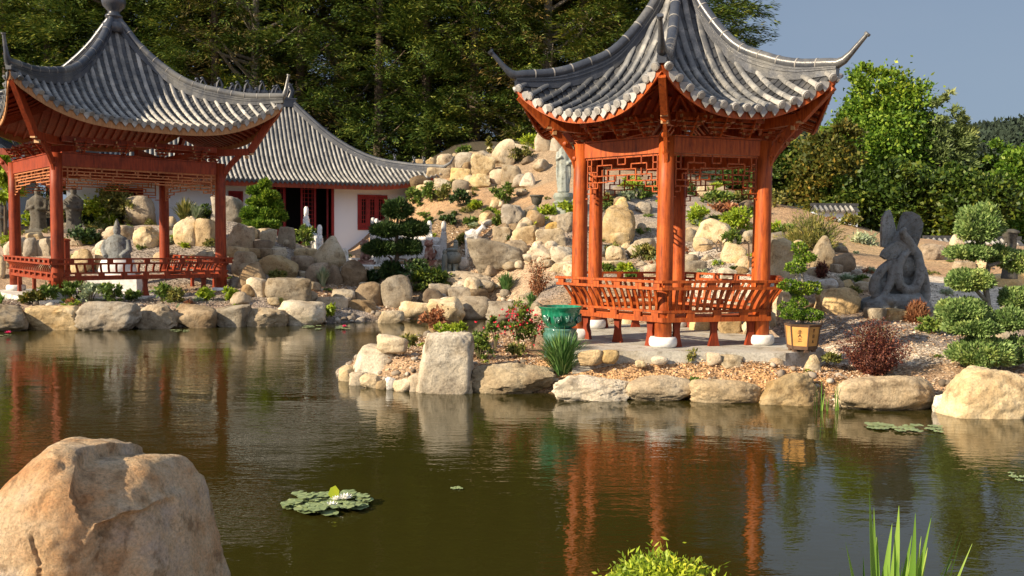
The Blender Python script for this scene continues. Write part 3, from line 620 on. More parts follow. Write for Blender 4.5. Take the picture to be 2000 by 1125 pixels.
        rg.tube(path, [.078*RS_]*(m_-4)+[.072*RS_, .058*RS_, .042*RS_, .028*RS_], 12)
        rg.tube([path[-1]-(path[-1]-path[-2]).normalized()*.005, path[-1]+(path[-1]-path[-2]).normalized()*.03], .045*RS_, 10)
        acc = 0; rg.mi = 1
        for g_ in range(1, len(cap)-1):
            acc += (cap[g_]-cap[g_-1]).length
            if acc > .21*RS_*1.3:
                acc = 0; t_ = (cap[g_+1]-cap[g_-1]).normalized(); rg.tube([cap[g_]-t_*.009, cap[g_]+t_*.009], .083*RS_, 12)
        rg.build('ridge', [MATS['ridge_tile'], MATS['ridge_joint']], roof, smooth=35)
    if finial:
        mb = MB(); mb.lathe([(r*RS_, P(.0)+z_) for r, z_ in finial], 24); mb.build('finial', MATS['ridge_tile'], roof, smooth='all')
    # benches
    kin = R-.30*P_SC; kout = R+.17*P_SC
    for i in bench_sides:
        a, b_ = al[i], al[(i+1) % n]; am = a+PI/n; nm = V2(1, am)
        def pr(k, z): return V2(k, a, z), V2(k, b_, z)
        S = MB(); zs_ = .45*P_SC
        p0, q0 = pr(kin, zs_); p3, q3 = pr(kout, zs_)
        def ring(m_, k0, k1, z0, z1):
            A, B = pr(k0, z0), pr(k1, z0); C2, D2 = pr(k0, z1), pr(k1, z1)
            m_.add([A[0], A[1], B[1], B[0], C2[0], C2[1], D2[1], D2[0]], [(0, 1, 2, 3), (7, 6, 5, 4), (0, 4, 5, 1), (1, 5, 6, 2), (2, 6, 7, 3), (3, 7, 4, 0)])
        ring(S, kin, kout-.05*P_SC, zs_-.03*P_SC, zs_)
        ring(S, kout-.07*P_SC, kout, zs_-.085*P_SC, zs_-.02*P_SC)
        bench = S.build('bench', wood, T)
        S = MB(); ring(S, kout-.06*P_SC, kout+.005, zs_+.05*P_SC, zs_+.085*P_SC)
        p, q = pr(kout-.03*P_SC, 0); e = (q-p); Ls = e.length; e.normalize(); nsp = max(3, int(Ls/(.42*P_SC)))
        for j in range(nsp+1):
            c = p+e*(Ls*(j+.0)/nsp) if 0 < j < nsp else (p+e*.12 if j == 0 else q-e*.12)
            S.box(c+up*(zs_+.015*P_SC), (.12*P_SC, .05*P_SC, .07*P_SC), (e, nm, up))
        zr = rail_z; ring(S, rail_k-.07*P_SC, rail_k, zr-.035*P_SC, zr); ring(S, rail_k-.07*P_SC-.02*P_SC, rail_k-.02*P_SC, zr-.135*P_SC, zr-.095*P_SC)
        p, q = pr(rail_k-.05*P_SC, 0); e2 = (q-p); L2 = e2.length; e2.normalize(); nsp = max(3, int(L2/(.36*P_SC)))
        for j in range(nsp+1):
            c = p+e2*(L2*j/nsp) if 0 < j < nsp else (p+e2*.08 if j == 0 else q-e2*.08)
            S.box(c+up*(zr-.065*P_SC), (.11*P_SC, .055*P_SC, .065*P_SC), (e2, nm, up))
        S.build('rail', wood, bench)
        nbal = int(Ls/(.105*P_SC)) if n == 6 else int(Ls/(.15*P_SC))
        for j in range(1, nbal):
            f_ = j/nbal; A0 = p*0; p_, q_ = pr(kout-.03*P_SC, zs_+.08*P_SC); r_, s__ = pr(rail_k-.055*P_SC, zr-.125*P_SC)
            A0 = p_.lerp(q_, f_); A1 = r_.lerp(s__, f_); md = A0.lerp(A1, .5)-nm*.028*P_SC+up*.0
            B = MB()
            for (x0, x1) in ((A0, A0.lerp(md, .6)+up*.012), (A0.lerp(md, .6)+up*.012, md.lerp(A1, .35)-up*.0), (md.lerp(A1, .35), A1)):
                B.bar(x0, x1, .042*P_SC, .022*P_SC, up=nm)
            B.build('baluster', wood, bench)
        nl = 3; 
        for j in range(nl):
            f_ = (.13, .5, .87)[j]; p_, q_ = pr(kout-.13*P_SC, 0); c = p_.lerp(q_, f_); e3 = (q_-p_).normalized(); lg = MB(); h = zs_-.04*P_SC
            out = [(-.085, 0), (-.06, .10), (-.042, .22), (-.05, .32), (-.075, h/P_SC), (.075, h/P_SC), (.05, .32), (.042, .22), (.06, .10), (.085, 0)]
            lg.plate([(x*P_SC, z_*P_SC) for x, z_ in out], lambda x, z_, t_, c=c, e3=e3: c+e3*x+up*z_+nm*t_, .06*P_SC); lg.build('leg', MATS['wood_leg'], bench)
    return T
P_SC = 1.0; RS_ = 1.0
# near, six-sided
PR = prof([(0, 5.92), (.12, 5.62), (.28, 5.16), (.5, 4.72), (.87, 4.15), (1.3, 3.76), (1.73, 3.5), (2.15, 3.33)])
OX, OY, ZB = 2.57, 14.0, 0.585
px_ = [(-1.72, -1.98), (1.2, -2.1), (1.9, -1.62), (2.1, .2), (1.6, 1.75), (0, 2.05), (-1.5, 1.55), (-2.05, 0)]
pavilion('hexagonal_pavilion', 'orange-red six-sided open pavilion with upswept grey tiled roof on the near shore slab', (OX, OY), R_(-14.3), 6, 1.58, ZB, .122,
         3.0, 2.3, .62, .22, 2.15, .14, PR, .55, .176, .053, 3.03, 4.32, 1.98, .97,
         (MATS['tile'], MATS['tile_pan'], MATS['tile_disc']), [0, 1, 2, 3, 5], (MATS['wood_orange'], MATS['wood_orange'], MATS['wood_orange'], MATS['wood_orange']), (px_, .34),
         [(.22, -.25), (.2, -.08), (.12, 0), (.1, .06), (.15, .1), (.1, .16), (.2, .3), (.24, .42), (.2, .56), (.08, .66), (.02, .72)])
# far, square
PL = prof([(0, 7.2), (.2, 6.85), (.4, 6.45), (.86, 5.74), (1.3, 5.2), (1.74, 4.84), (2.19, 4.58), (2.6, 4.38), (3.02, 4.24)])
P_SC = 1.16; RS_ = 1.15
sq = [(2.6*math.sqrt(2)*math.sin(R_(-2.8+90*i)), -2.6*math.sqrt(2)*math.cos(R_(-2.8+90*i))) for i in range(4)]
sq = [(x*.98, y*.98) for x, y in sq]
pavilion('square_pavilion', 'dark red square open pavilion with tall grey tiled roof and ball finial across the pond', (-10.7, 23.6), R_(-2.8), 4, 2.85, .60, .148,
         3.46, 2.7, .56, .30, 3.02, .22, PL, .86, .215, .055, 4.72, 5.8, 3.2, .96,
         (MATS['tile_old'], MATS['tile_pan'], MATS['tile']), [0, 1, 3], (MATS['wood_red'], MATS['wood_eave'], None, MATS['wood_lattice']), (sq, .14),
         [(.26, -.28), (.24, -.05), (.15, .02), (.15, .1), (.19, .13), (.19, .17), (.12, .24), (.14, .3), (.24, .42), (.27, .55), (.24, .68), (.12, .78), (.03, .8)])
# ------------------------------------------------------------------ hall
def hall(name, label, corner, ang, W, D, zg, hw, parts=True, ridge_deco=True, zr=6.6):
    T = thing(name, label, 'building', (corner[0], corner[1], zg), ang); up = Vector((0, 0, 1))
    # local: front wall along -x from 0 to -W at y=0, back at y=D
    mb = MB(); wt = .2
    ops = [(-2.04, -.83, .95, 2.35), (-6.95, -6.42, .95, 2.35), (-5.5, -3.03, 0.0, 2.82), (-11.2, -9.9, .95, 2.35)] if parts else []
    cuts = sorted(ops, key=lambda o: o[0]); x = -W
    for (a, b, z0, z1) in cuts:
        mb.box(((x+a)/2, wt/2, hw/2), (a-x, wt, hw))
        if z0 > 0: mb.box(((a+b)/2, wt/2, z0/2), (b-a, wt, z0))
        if z1 < hw: mb.box(((a+b)/2, wt/2, (z1+hw)/2), (b-a, wt, hw-z1))
        x = b
    mb.box((x/2, wt/2, hw/2), (-x, wt, hw))
    mb.box((-W/2, D-wt/2, hw/2), (W, wt, hw)); mb.box((-wt/2, D/2, hw/2), (wt, D-2*wt, hw)); mb.box((-W+wt/2, D/2, hw/2), (wt, D-2*wt, hw))
    mb.build('wall', MATS['plaster'], T)
    mb = MB(); mb.box((-W/2, D/2, -.25), (W+.5, D+.5, .5)); mb.build('plinth', MATS['concrete'], T)
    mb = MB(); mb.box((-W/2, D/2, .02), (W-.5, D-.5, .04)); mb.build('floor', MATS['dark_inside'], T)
    def leaf(parent, nm, x0, x1, z0, z1, y, solid=.35):
        b = MB(); fwd = .07; 
        b.box((x0+.04, y, (z0+z1)/2), (.08, fwd, z1-z0)); b.box((x1-.04, y, (z0+z1)/2), (.08, fwd, z1-z0))
        for z_ in (z0+.05, z1-.05, z0+(z1-z0)*solid): b.box(((x0+x1)/2, y, z_), (x1-x0-.16, fwd-.01, .09))
        if solid > .1: b.box(((x0+x1)/2, y, z0+(z1-z0)*solid/2), (x1-x0-.16, .03, (z1-z0)*solid-.1))
        nz_ = int((z1-z0)*(1-solid)/.16); nx_ = 3
        for k in range(1, nz_): b.box(((x0+x1)/2, y, z0+(z1-z0)*(solid+(1-solid)*k/nz_)), (x1-x0-.16, .025, .022))
        for k in range(1, nx_+1): b.box((x0+(x1-x0)*k/(nx_+1), y, z0+(z1-z0)*(1+solid)/2), (.022, .03, (z1-z0)*(1-solid)-.1))
        return b.build(nm, MATS['wood_paint'], parent)
    for (a, b, z0, z1) in ops:
        if z0 > 0:
            f = MB(); f.box(((a+b)/2, .02, z1-.04), (b-a, .12, .08)); f.box(((a+b)/2, .02, z0+.04), (b-a, .12, .08)); f.box((a+.04, .02, (z0+z1)/2), (.08, .12, z1-z0-.16)); f.box((b-.04, .02, (z0+z1)/2), (.08, .12, z1-z0-.16))
            wn = f.build('window', MATS['wood_paint'], T)
            for k in range(3): leaf(wn, 'shutter', a+.08+(b-a-.16)*k/3, a+.08+(b-a-.16)*(k+1)/3, z0+.08, z1-.08, .06, 0.12)
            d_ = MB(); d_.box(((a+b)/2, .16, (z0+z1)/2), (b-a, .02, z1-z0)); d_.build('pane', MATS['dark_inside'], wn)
        else:
            f = MB(); f.box(((a+b)/2, .02, z1+.04), (b-a+.1, .14, .1)); f.box((a, .02, z1/2), (.1, .14, z1)); f.box((b, .02, z1/2), (.1, .14, z1))
            dr = f.build('doorway', MATS['wood_paint'], T)
            W4 = (b-a-.1)/4; leaf(dr, 'door_leaf', a+.05, a+.05+W4, .05, z1, .06, .3); leaf(dr, 'door_leaf', a+.05+2*W4, a+.05+3*W4, .05, z1, .06, .3)
            b1 = leaf(dr, 'door_leaf', -W4/2, W4/2, .05, z1, 0, .3); b1.location = (b-.12, .45, 0); b1.rotation_euler = (0, 0, R_(80))
            b1 = leaf(dr, 'door_leaf', -W4/2, W4/2, .05, z1, 0, .3); b1.location = (a+W4+.1, .45, 0); b1.rotation_euler = (0, 0, R_(80))
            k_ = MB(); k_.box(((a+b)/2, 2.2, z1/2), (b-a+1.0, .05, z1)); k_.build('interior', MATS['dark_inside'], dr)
    ov = 1.0; ez = hw-.12; am = D/2+ov; cx = -W/2
    Ph = prof([(0, zr), (am*.12, zr-.72*1), (am*.3, zr-(zr-ez)*.49), (am*.55, zr-(zr-ez)*.77), (am*.8, zr-(zr-ez)*.92), (am, ez)])
    rows, pans, discs, sof = MB(), MB(), MB(), MB(); ch = W/2-D/2
    faces = []
    for (ang_, c_) in ((0, ch), (PI, ch)):
        faces.append(Face((cx, D/2, 0), ang_, c_, 1.0, am, .18, Ph, .55, 3.0))
    for sgn, ang_ in ((1, PI/2), (-1, -PI/2)): faces.append(Face((cx+sgn*ch, D/2, 0), ang_, 0.0, 1.0, am, .18, Ph, .55, 3.0))
    for i, F in enumerate(faces):
        tile_face(F, rows, pans, discs, .172 if parts else .25, .047, .45, 4, i != 1, .45, .05)
        soffit(F, sof, -.16, 40, 10)
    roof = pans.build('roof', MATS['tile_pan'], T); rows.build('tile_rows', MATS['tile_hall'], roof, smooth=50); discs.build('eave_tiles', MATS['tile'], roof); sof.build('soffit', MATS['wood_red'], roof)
    for F in faces:
        mb = MB(); fascia(F, mb, .2, -.05); mb.build('eave_board', MATS['wood_red'], roof)
    nn = 16
    for sx in (-1, 1):
        for sy in (-1, 1):
            pts_ = []
            for g_ in range(nn+1):
                a = .1+(am+.18-.1)*g_/nn; pts_.append(Vector((cx+sx*(ch+a), D/2+sy*a, Ph(a)+.55*(a/am)**1.6)))
            rg = ridge_mesh(pts_, .2, .14, .06); cap = [p+up*.23 for p in pts_]; d = Vector((sx, sy, 0)).normalized()
            rg.tube(cap+[cap[-1]+d*.3+up*.16, cap[-1]+d*.46+up*.42], [.09]*(nn)+[.08, .055, .02], 8); r_ = rg.build('ridge', MATS['ridge_tile'], roof, smooth=35)
            for g_ in (11, 13, 14):
                b = MB(); c = cap[g_]+up*.05; b.box(c+up*.04, (.12, .09, .08)); b.ball(c+up*.14, (.11, .1, .16), 8, 6); b.ball(c+up*.25+d*.03, (.09, .07, .09), 8, 6)
                b.tube([c+up*.2-d*.04, c+up*.3-d*.08, c+up*.34-d*.03], [.03, .02, .01], 6); b.build('roof_figure', MATS['ridge_tile'], roof, smooth=50)
    mb = MB(); mb.box((cx, D/2, zr+.12), (2*ch+.3, .2, .34)); mb.box((cx, D/2, zr+.31), (2*ch+.4, .28, .05)); mb.build('main_ridge', MATS['ridge_tile'], roof)
    if ridge_deco:
        mb = MB(); L_ = 2*ch
        for k in range(13):
            x = cx-L_/2+L_*(k+.5+.3*math.sin(k*2.7))/13; h = .22+.34*abs(math.sin(k*1.9+.4))
            mb.tube([(x-.14, D/2, zr+.36), (x-.05, D/2, zr+.3+h*.8), (x+.04, D/2, zr+.36+h), (x+.13, D/2, zr+.36+h*.6), (x+.1, D/2, zr+.42)], [.06, .07, .05, .06, .03], 6)
            mb.ball((x, D/2, zr+.38+h), (.16, .1, .13), 8, 6)
            mb.ball((x+.1, D/2, zr+.5), (.26+.12*math.sin(k*3), .12, .3), 8, 6); mb.tube([(x-.2, D/2, zr+.34), (x-.3, D/2, zr+.52), (x-.18, D/2, zr+.62+.1*math.sin(k*5)), (x-.1, D/2, zr+.46)], [.07, .06, .05, .04], 6)
        for sx in (-1, 1):
            x = cx+sx*L_/2; mb.tube([(x-sx*.1, D/2, zr+.3), (x, D/2, zr+.6), (x-sx*.12, D/2, zr+.85), (x+sx*.05, D/2, zr+.95)], [.12, .1, .07, .02], 8)
        mb.build('ridge_dragons', MATS['ridge_tile'], roof, smooth=50)
    return T
cv = at(795, 497, 35.6)
hall('white_hall', 'long white-walled hall with dark red doors and wide grey tiled roof behind the rocks', (cv.x, cv.y), R_(22.5), 12.4, 8.0, 1.5, 2.85, zr=6.25)
hall('side_hall', 'grey tiled hall roof peeping in behind the square pavilion at the picture edge', (wx(-45, 35), 35), R_(10), 9, 7, 2.3, 2.9, False, False, 6.6)
# ------------------------------------------------------------------ rocks
def ico(sub):
    import bmesh
    bm = bmesh.new(); bmesh.ops.create_icosphere(bm, subdivisions=sub, radius=1); V = np.array([v.co[:] for v in bm.verts]); Fc = np.array([[v.index for v in f.verts] for f in bm.faces]); bm.free()
    return V, Fc
ICO = {k: ico(k) for k in (3, 4, 5, 6)}
def rock_verts(sub, dims, shape, seed, rough=1.0):
    V, Fc = ICO[sub]; rs = np.random.RandomState(seed)
    K = []
    if shape == 'round': npl, pw, lo, hi = 13, 11, .8, 1.08
    elif shape == 'block': npl, pw, lo, hi = 9, 20, .9, 1.2
    elif shape == 'spire': npl, pw, lo, hi = 11, 16, .78, 1.12
    else: npl, pw, lo, hi = 14, 24, .74, 1.12     # 'craggy'
    for _ in range(npl):
        v = rs.normal(size=3); v /= np.linalg.norm(v); K.append((v, rs.uniform(lo, hi)))
    for ax in range(3):
        for sg in (-1, 1):
            v = np.zeros(3); v[ax] = sg; v += rs.normal(size=3)*.13; v /= np.linalg.norm(v); K.append((v, .8 if shape == 'block' else .95))
    s = 0
    for v, h in K: s = s+(np.maximum(V@v, 0)/h)**pw
    P = V*(s**(-1/pw))[:, None]
    if shape == 'spire': k = 1-.45*np.clip((P[:, 2]+.6)/1.6, 0, 1); P[:, 0] = P[:, 0]*k+.12*rs.uniform(-1, 1)*P[:, 2]; P[:, 1] *= k
    n1 = fbm(P*1.3+seed*3.1, seed, 4); n2 = fbm(P*5+seed, seed+5, 3)
    rg = np.abs(fbm(P*2.1+seed, seed+9, 3))
    am = {'round': .13, 'block': .10, 'spire': .15, 'craggy': .21}[shape]*rough
    n3 = fbm(P*11+seed, seed+7, 3); P = P*(1+am*n1+am*.5*n2+am*.22*n3-am*.9*np.clip(.12-rg, 0, 1)*3)[:, None]
    mn, mxx = P.min(0), P.max(0); P = (P-(mn+mxx)/2)/(mxx-mn); P[:, 2] += .5
    return P*np.array(dims), Fc
SEED = [100]
def rock(x0, x1, yt, yb, tone, shape, label, d=None, water=False, df=.75, sink=.18, group='garden rocks', name='rock', rz=None, sub=None):
    cx = (x0+x1)/2
    if water: b = hitw(cx, yb)
    elif d: b = at(cx, yb, d)
    else: b = hit(cx, yb)
    dd = b.y; w_ = (x1-x0)/FPX*dd; h = (yb-yt)/FPX*dd*1.02; dp = min(w_, 1.6*h+.2)*df if w_ > h else max(w_*df, .3*h)
    sk = sink*h+.02; SEED[0] += 7
    if sub is None: sub = 5 if (x1-x0) > 95 else 4 if (x1-x0) > 34 else 3
    V, Fc = rock_verts(sub, (w_*(1.12 if water else 1.06), dp, (h+sk)*(1.06 if water else 1.03)), shape, SEED[0])
    o = np_mesh(name, V, Fc, MATS['rock_'+tone], smooth=True)
    sh = .12 if water else .4
    o.location = (b.x+b.x/b.y*dp*sh, b.y+dp*sh, b.z-sk)
    if shape in ('craggy', 'block', 'spire'): o.data.set_sharp_from_angle(angle=R_(38))
    tag(o, label, 'rock', group); return o
SH = 'boulders edging the far shore'; NS = 'boulders edging the near peninsula'; RW = 'stacked rocks of the hillside wall'; HT = 'rocks along the hill crest'; SB = 'rocks on the slope behind the square pavilion'; MD = 'rocks between the two pavilions'; BP = 'rocks seen through the hexagonal pavilion'; RS = 'rocks on the right-hand bank'
for a in [(-55,50,598,646,'grey','round','dark grey shore boulder at the left picture edge'),(55,160,600,643,'tan','block','flat-topped tan shore boulder, second from the left edge'),
 (157,268,592,644,'grey','round','large rounded greyish shore boulder in front of the square pavilion bench'),(262,352,597,640,'tan','craggy','cracked tan shore boulder with a dark overhang below the pavilion bench'),
 (345,424,598,639,'brown','round','brown rounded shore boulder below the right half of the square pavilion'),(420,486,598,638,'grey','block','squat grey block at the shore right of the square pavilion column'),
 (480,560,604,637,'tan','craggy','low stepped tan rock at the shore between two bigger boulders'),(546,630,590,634,'pale','round','bright cream boulder at the shore with shaded right flank'),
 (615,682,582,624,'tan','block','upright tan block standing at the shore beside a leafy tuft'),(680,738,588,624,'brown','craggy','pointed brown shore rock with a hollow dark face'),
 (742,788,608,630,'yellow','round','small yellowish stone sitting at the water line'),(780,848,590,624,'pale','round','pale rounded shore stone left of the rough whitish one'),
 (838,905,584,626,'pale','craggy','rough whitish shore rock with pitted face'),(893,965,582,622,'grey','round','smooth grey shore boulder at the channel'),
 (950,1030,590,624,'grey','craggy','dark grey jagged rock where the channel ends'),(1005,1062,580,612,'grey','round','grey rounded rock beside the red azaleas')]:
    rock(*a, water=True, group=SH)
for a in [(524,610,546,588,'grey','block','wide flat grey rock behind the shore row'),(482,522,544,580,'pale','block','small pale grey upright stone by the square pavilion corner'),
 (470,520,515,562,'brown','spire','dark brown pointed rock right of the square pavilion'),(505,584,500,540,'tan','round','big smooth two-humped tan boulder with a flat stone on it'),
 (512,554,483,501,'pale','round','flat pale stone lying on top of the smooth tan boulder'),(597,643,515,556,'brown','round','dark boulder below the white stair rail'),
 (636,670,519,556,'brown','spire','dark leaning triangular rock beside the dark round one'),(668,718,510,560,'brown','craggy','tall brown pointed rock beside the dark clipped bush'),
 (686,754,554,600,'brown','round','big brown rounded boulder left of the tall grey one'),(744,806,541,602,'grey','round','tall grey boulder split by a vertical crack'),
 (646,695,568,596,'grey','round','low grey mound stone behind the tan shore block'),(576,622,486,510,'yellow','round','golden yellow boulder at the foot of the stair rail'),
 (652,680,488,530,'white','round','pale grey smooth stone right of the tall seal-shaped stone'),(440,498,440,499,'tan','craggy','craggy tan outcrop right of the square pavilion column'),
 (452,502,494,540,'tan','round','tan boulder beside the right end of the pavilion bench'),(508,541,450,484,'yellow','round','yellow-topped rock below the layered green conifer'),
 (542,578,445,482,'tan','block','flat-topped tan block right of the layered conifer'),(415,476,380,432,'grey','round','large egg-shaped grey-green boulder behind the right column of the square pavilion'),
 (728,756,522,545,'yellow','block','small yellowish block in front of the courtyard'),(868,968,532,562,'tan','craggy','long flat tan rock below the big hillside boulder'),
 (800,838,534,556,'pale','round','pale stone behind the dark leafy bush'),(893,917,503,527,'white','round','small white stone by the round stone lantern'),
 (875,930,560,590,'grey','round','grey low rock behind the whitish shore rock'),(838,884,556,582,'grey','round','flat grey stone half hidden by the dark leafy bush')]:
    rock(*a, group=MD)
rock(914,1030,471,540,'grey','round','huge grey-tan boulder with slanting top in the middle of the hillside foot', group=MD, sub=5)
for a in [(239,303,385,440,'tan','round','large ribbed round boulder seen through the square pavilion'),(342,386,426,484,'yellow','round','upright orange-tan boulder right of the back column of the square pavilion'),
 (384,418,430,483,'tan','block','square tan stone just left of the right front column'),(264,315,444,486,'pale','craggy','pale wedge-shaped rock right of the seated statue'),
 (203,261,441,473,'tan','round','tan rock directly behind the seated statue head'),(73,101,467,500,'pale','block','pale block left of the near column of the square pavilion'),
 (8,46,466,502,'pale','round','pale round stone near the left picture edge on the slope'),(45,73,465,502,'grey','round','grey stone behind the left column of the square pavilion'),
 (136,184,488,536,'pale','craggy','whitish jagged rock behind the pavilion bench left of the seated statue'),(184,214,488,530,'pale','round','pale stone touching the seated statue on its left'),
 (382,420,490,520,'pale','round','pale low rock behind the bench near the right front column'),(165,205,448,470,'brown','craggy','brown rock under the dark ground cover behind the pavilion'),
 (312,342,425,446,'pale','round','small pale rock left of the back column'),(-15,12,500,545,'pale','round','whitish rock cut by the left picture edge'),
 (225,262,520,545,'pale','craggy','pale broken stone seen under the seated statue'),(300,345,490,512,'tan','craggy','low tan rock on the slope below the pale wedge')]:
    rock(*a, group=SB)
for a in [(979,1025,401,449,'grey','craggy','top left pointed grey rock of the wall, above the leaning slab'),(1026,1064,413,449,'brown','round','dark rounded rock of the wall below the bronze urn'),
 (962,999,444,479,'grey','block','leaning grey slab low in the wall beside the huge boulder'),(1001,1048,444,480,'tan','block','tan upright block in the middle of the rock wall'),
 (1046,1104,449,486,'yellow','block','broad pale yellow block in the rock wall'),(1065,1094,434,453,'yellow','round','small yellowish stone wedged above the broad yellow block'),
 (1082,1122,417,455,'grey','craggy','grey angular rock of the wall beside the left column'),(1075,1121,483,514,'pale','round','pale rounded rock low in the wall left of the column'),
 (1030,1077,479,515,'tan','craggy','tan rock low in the wall behind the rust-red shrub'),(1072,1120,510,531,'pale','block','pale flat stone at the foot of the rock wall'),
 (986,1032,472,512,'tan','round','tan boulder right behind the huge grey-tan boulder'),(1020,1034,410,430,'tan','round','small tan stone between pointed rock and urn')]:
    rock(*a, group=RW, df=.8)
for a in [(802,834,311,334,'tan','round','leftmost low tan rock of the crest row'),(832,852,308,334,'yellow','craggy','narrow yellowish rock in the crest row, second from the left'),
 (852,890,301,336,'tan','round','smooth rounded tan boulder in the crest row'),(889,923,299,332,'grey','block','grey square-cut boulder in the crest row'),
 (920,966,302,343,'pale','block','big pinkish pale block in the crest row'),(960,1006,274,326,'pale','spire','tall pale pointed slab rising above the crest row'),
 (1000,1039,282,304,'pale','round','low pale rock right of the tall pointed slab'),(1044,1080,253,295,'tan','spire','triangular tan rock on the crest beside the yellow-green bush'),
 (1074,1104,243,295,'grey','spire','upright grey rock on the crest beside the standing goddess head'),(880,920,329,358,'yellow','block','yellowish block in the second course below the crest'),
 (829,882,328,352,'tan','block','long low tan rock in the second course below the crest'),(883,916,352,376,'tan','round','tan rounded rock in the third course'),
 (956,988,331,361,'tan','round','tan boulder below the tall pointed slab'),(978,1018,323,366,'grey','round','brownish grey boulder below the crest, right one of the touching pair'),
 (1015,1045,338,367,'pale','spire','pale tooth-shaped rock on the dry slope'),(847,882,350,374,'pale','craggy','bright craggy rock in the third course left'),
 (917,958,340,368,'yellow','craggy','yellowish crumbly rock amid the orange mulch'),(810,838,360,380,'yellow','round','small yellow rock above the hall eave tip'),
 (906,922,372,388,'pale','round','little pale stone among the hillside shrubs')]:
    rock(*a, group=HT, df=.7, sink=.12)
for a in [(1172,1240,404,479,'tan','craggy','big leaning tan rock seen left of the nearest column'),(1192,1228,455,480,'yellow','block','small yellow block tucked under the big leaning rock'),
 (1194,1228,387,421,'yellow','craggy','tilted yellowish slab above the big leaning rock'),(1176,1202,370,391,'grey','round','small grey round rock beside the green tuft, high up the slope'),
 (1224,1286,467,504,'grey','round','shaded grey boulder right of the big leaning rock'),(1183,1224,482,512,'pale','craggy','pale rock with a purple-stained side'),
 (1172,1230,510,530,'pale','block','low pale slab just above the bench back, left bay'),(1358,1426,429,477,'pale','round','big round cream boulder seen in the right bay'),
 (1354,1392,465,492,'tan','round','tan stone under the big round cream boulder'),(1407,1455,475,514,'pale','round','pale dome-shaped boulder beside the path'),
 (1338,1362,447,472,'grey','round','grey stone left of the big round cream boulder'),(1353,1397,362,387,'yellow','craggy','yellowish flat-topped rock on the ridge in the right bay'),
 (1394,1422,364,384,'grey','craggy','jagged grey rock on the ridge beside the yellowish one'),(1336,1380,512,540,'grey','round','grey mound stone just above the bench back, right bay'),
 (1256,1286,515,540,'pale','round','pale stone left of the nearest column above the bench'),(1448,1474,450,472,'grey','round','small grey stone behind the right column'),
 (1402,1440,525,545,'pale','round','flat pale stone by the path in the right bay'),(1240,1275,395,418,'grey','craggy','grey jumbled rock on the gravel slope'),
 (1214,1244,616,652,'pale','round','pale boulder seen under the left bench'),(1348,1388,620,655,'yellow','round','yellow boulder seen under the right bench'),
 (1400,1446,618,654,'tan','round','tan boulder seen under the right bench beside the column'),(1150,1178,640,662,'pale','round','small pale stone behind the slab on the left'),
 (1290,1322,626,654,'tan','round','tan stone behind the base of the nearest column'),(1450,1478,622,652,'pale','craggy','pale angular stone behind the right column base')]:
    rock(*a, group=BP)
for a in [(1503,1555,469,544,'pale','block','tall pale standing slab with orange streaks right of the pavilion'),(1580,1632,464,526,'grey','spire','tall grey leaning rock below the spreading juniper'),
 (1628,1668,496,531,'brown','round','dark low boulder right of the tall grey leaning rock'),(1498,1546,563,618,'pale','round','pale boulder behind the potted tree, at the bench end'),
 (1503,1535,453,482,'grey','block','flat grey ledge stone at the pavilion column'),(1598,1674,565,614,'tan','craggy','pitted tan rock mound with moss left of the winged statue'),
 (1584,1644,546,574,'white','craggy','chalk-white rough rock on top of the pitted mound'),(1637,1671,547,571,'yellow','spire','small pyramid-shaped tan stone beside the white rock'),
 (1668,1702,552,570,'tan','block','flat tan stone at the left foot of the winged statue'),(1794,1842,478,508,'brown','craggy','dark peaked rock with a pale knob, right of the statue'),
 (1856,1880,458,486,'pale','spire','pinkish upright stone near the dark tiled wall'),(1936,2010,534,560,'yellow','round','tan boulder among the tiered topiary at the right edge'),
 (1906,1936,510,526,'yellow','craggy','small tan peak between two topiary pads'),(1858,1902,511,527,'grey','block','dark flat slab between two topiary pads'),
 (1484,1512,598,640,'pale','craggy','jagged pale stone beside the planter'),(1545,1570,470,500,'tan','round','tan stone between the standing slab and the juniper'),
 (1690,1735,604,626,'grey','block','grey footing stone under the left of the winged statue'),(1725,1770,606,628,'tan','block','tan footing stone under the middle of the winged statue'),
 (1765,1805,600,626,'grey','block','dark footing stone under the right of the winged statue'),(1940,1990,648,672,'pale','round','pale round stone between the lower topiary pads'),
 (1540,1572,640,660,'tan','round','small tan stone behind the planter'),(1870,1900,640,660,'tan','round','small tan stone behind the topiary pads')]:
    rock(*a, group=RS)
for a in [(688,778,679,733,'pale','block','pale square-cut block at the peninsula tip'),(736,797,657,684,'pale','round','flat pale rock at the back of the peninsula tip'),
 (734,822,709,748,'tan','round','sloping tan rock under the mulch beside the tall cream boulder'),(1568,1604,696,738,'yellow','spire','pointed orange-tan stone in the mulch below the planter')]:
    rock(*a, d=12.72 if a[0] < 1000 else 11.75, group=NS, sink=.3)
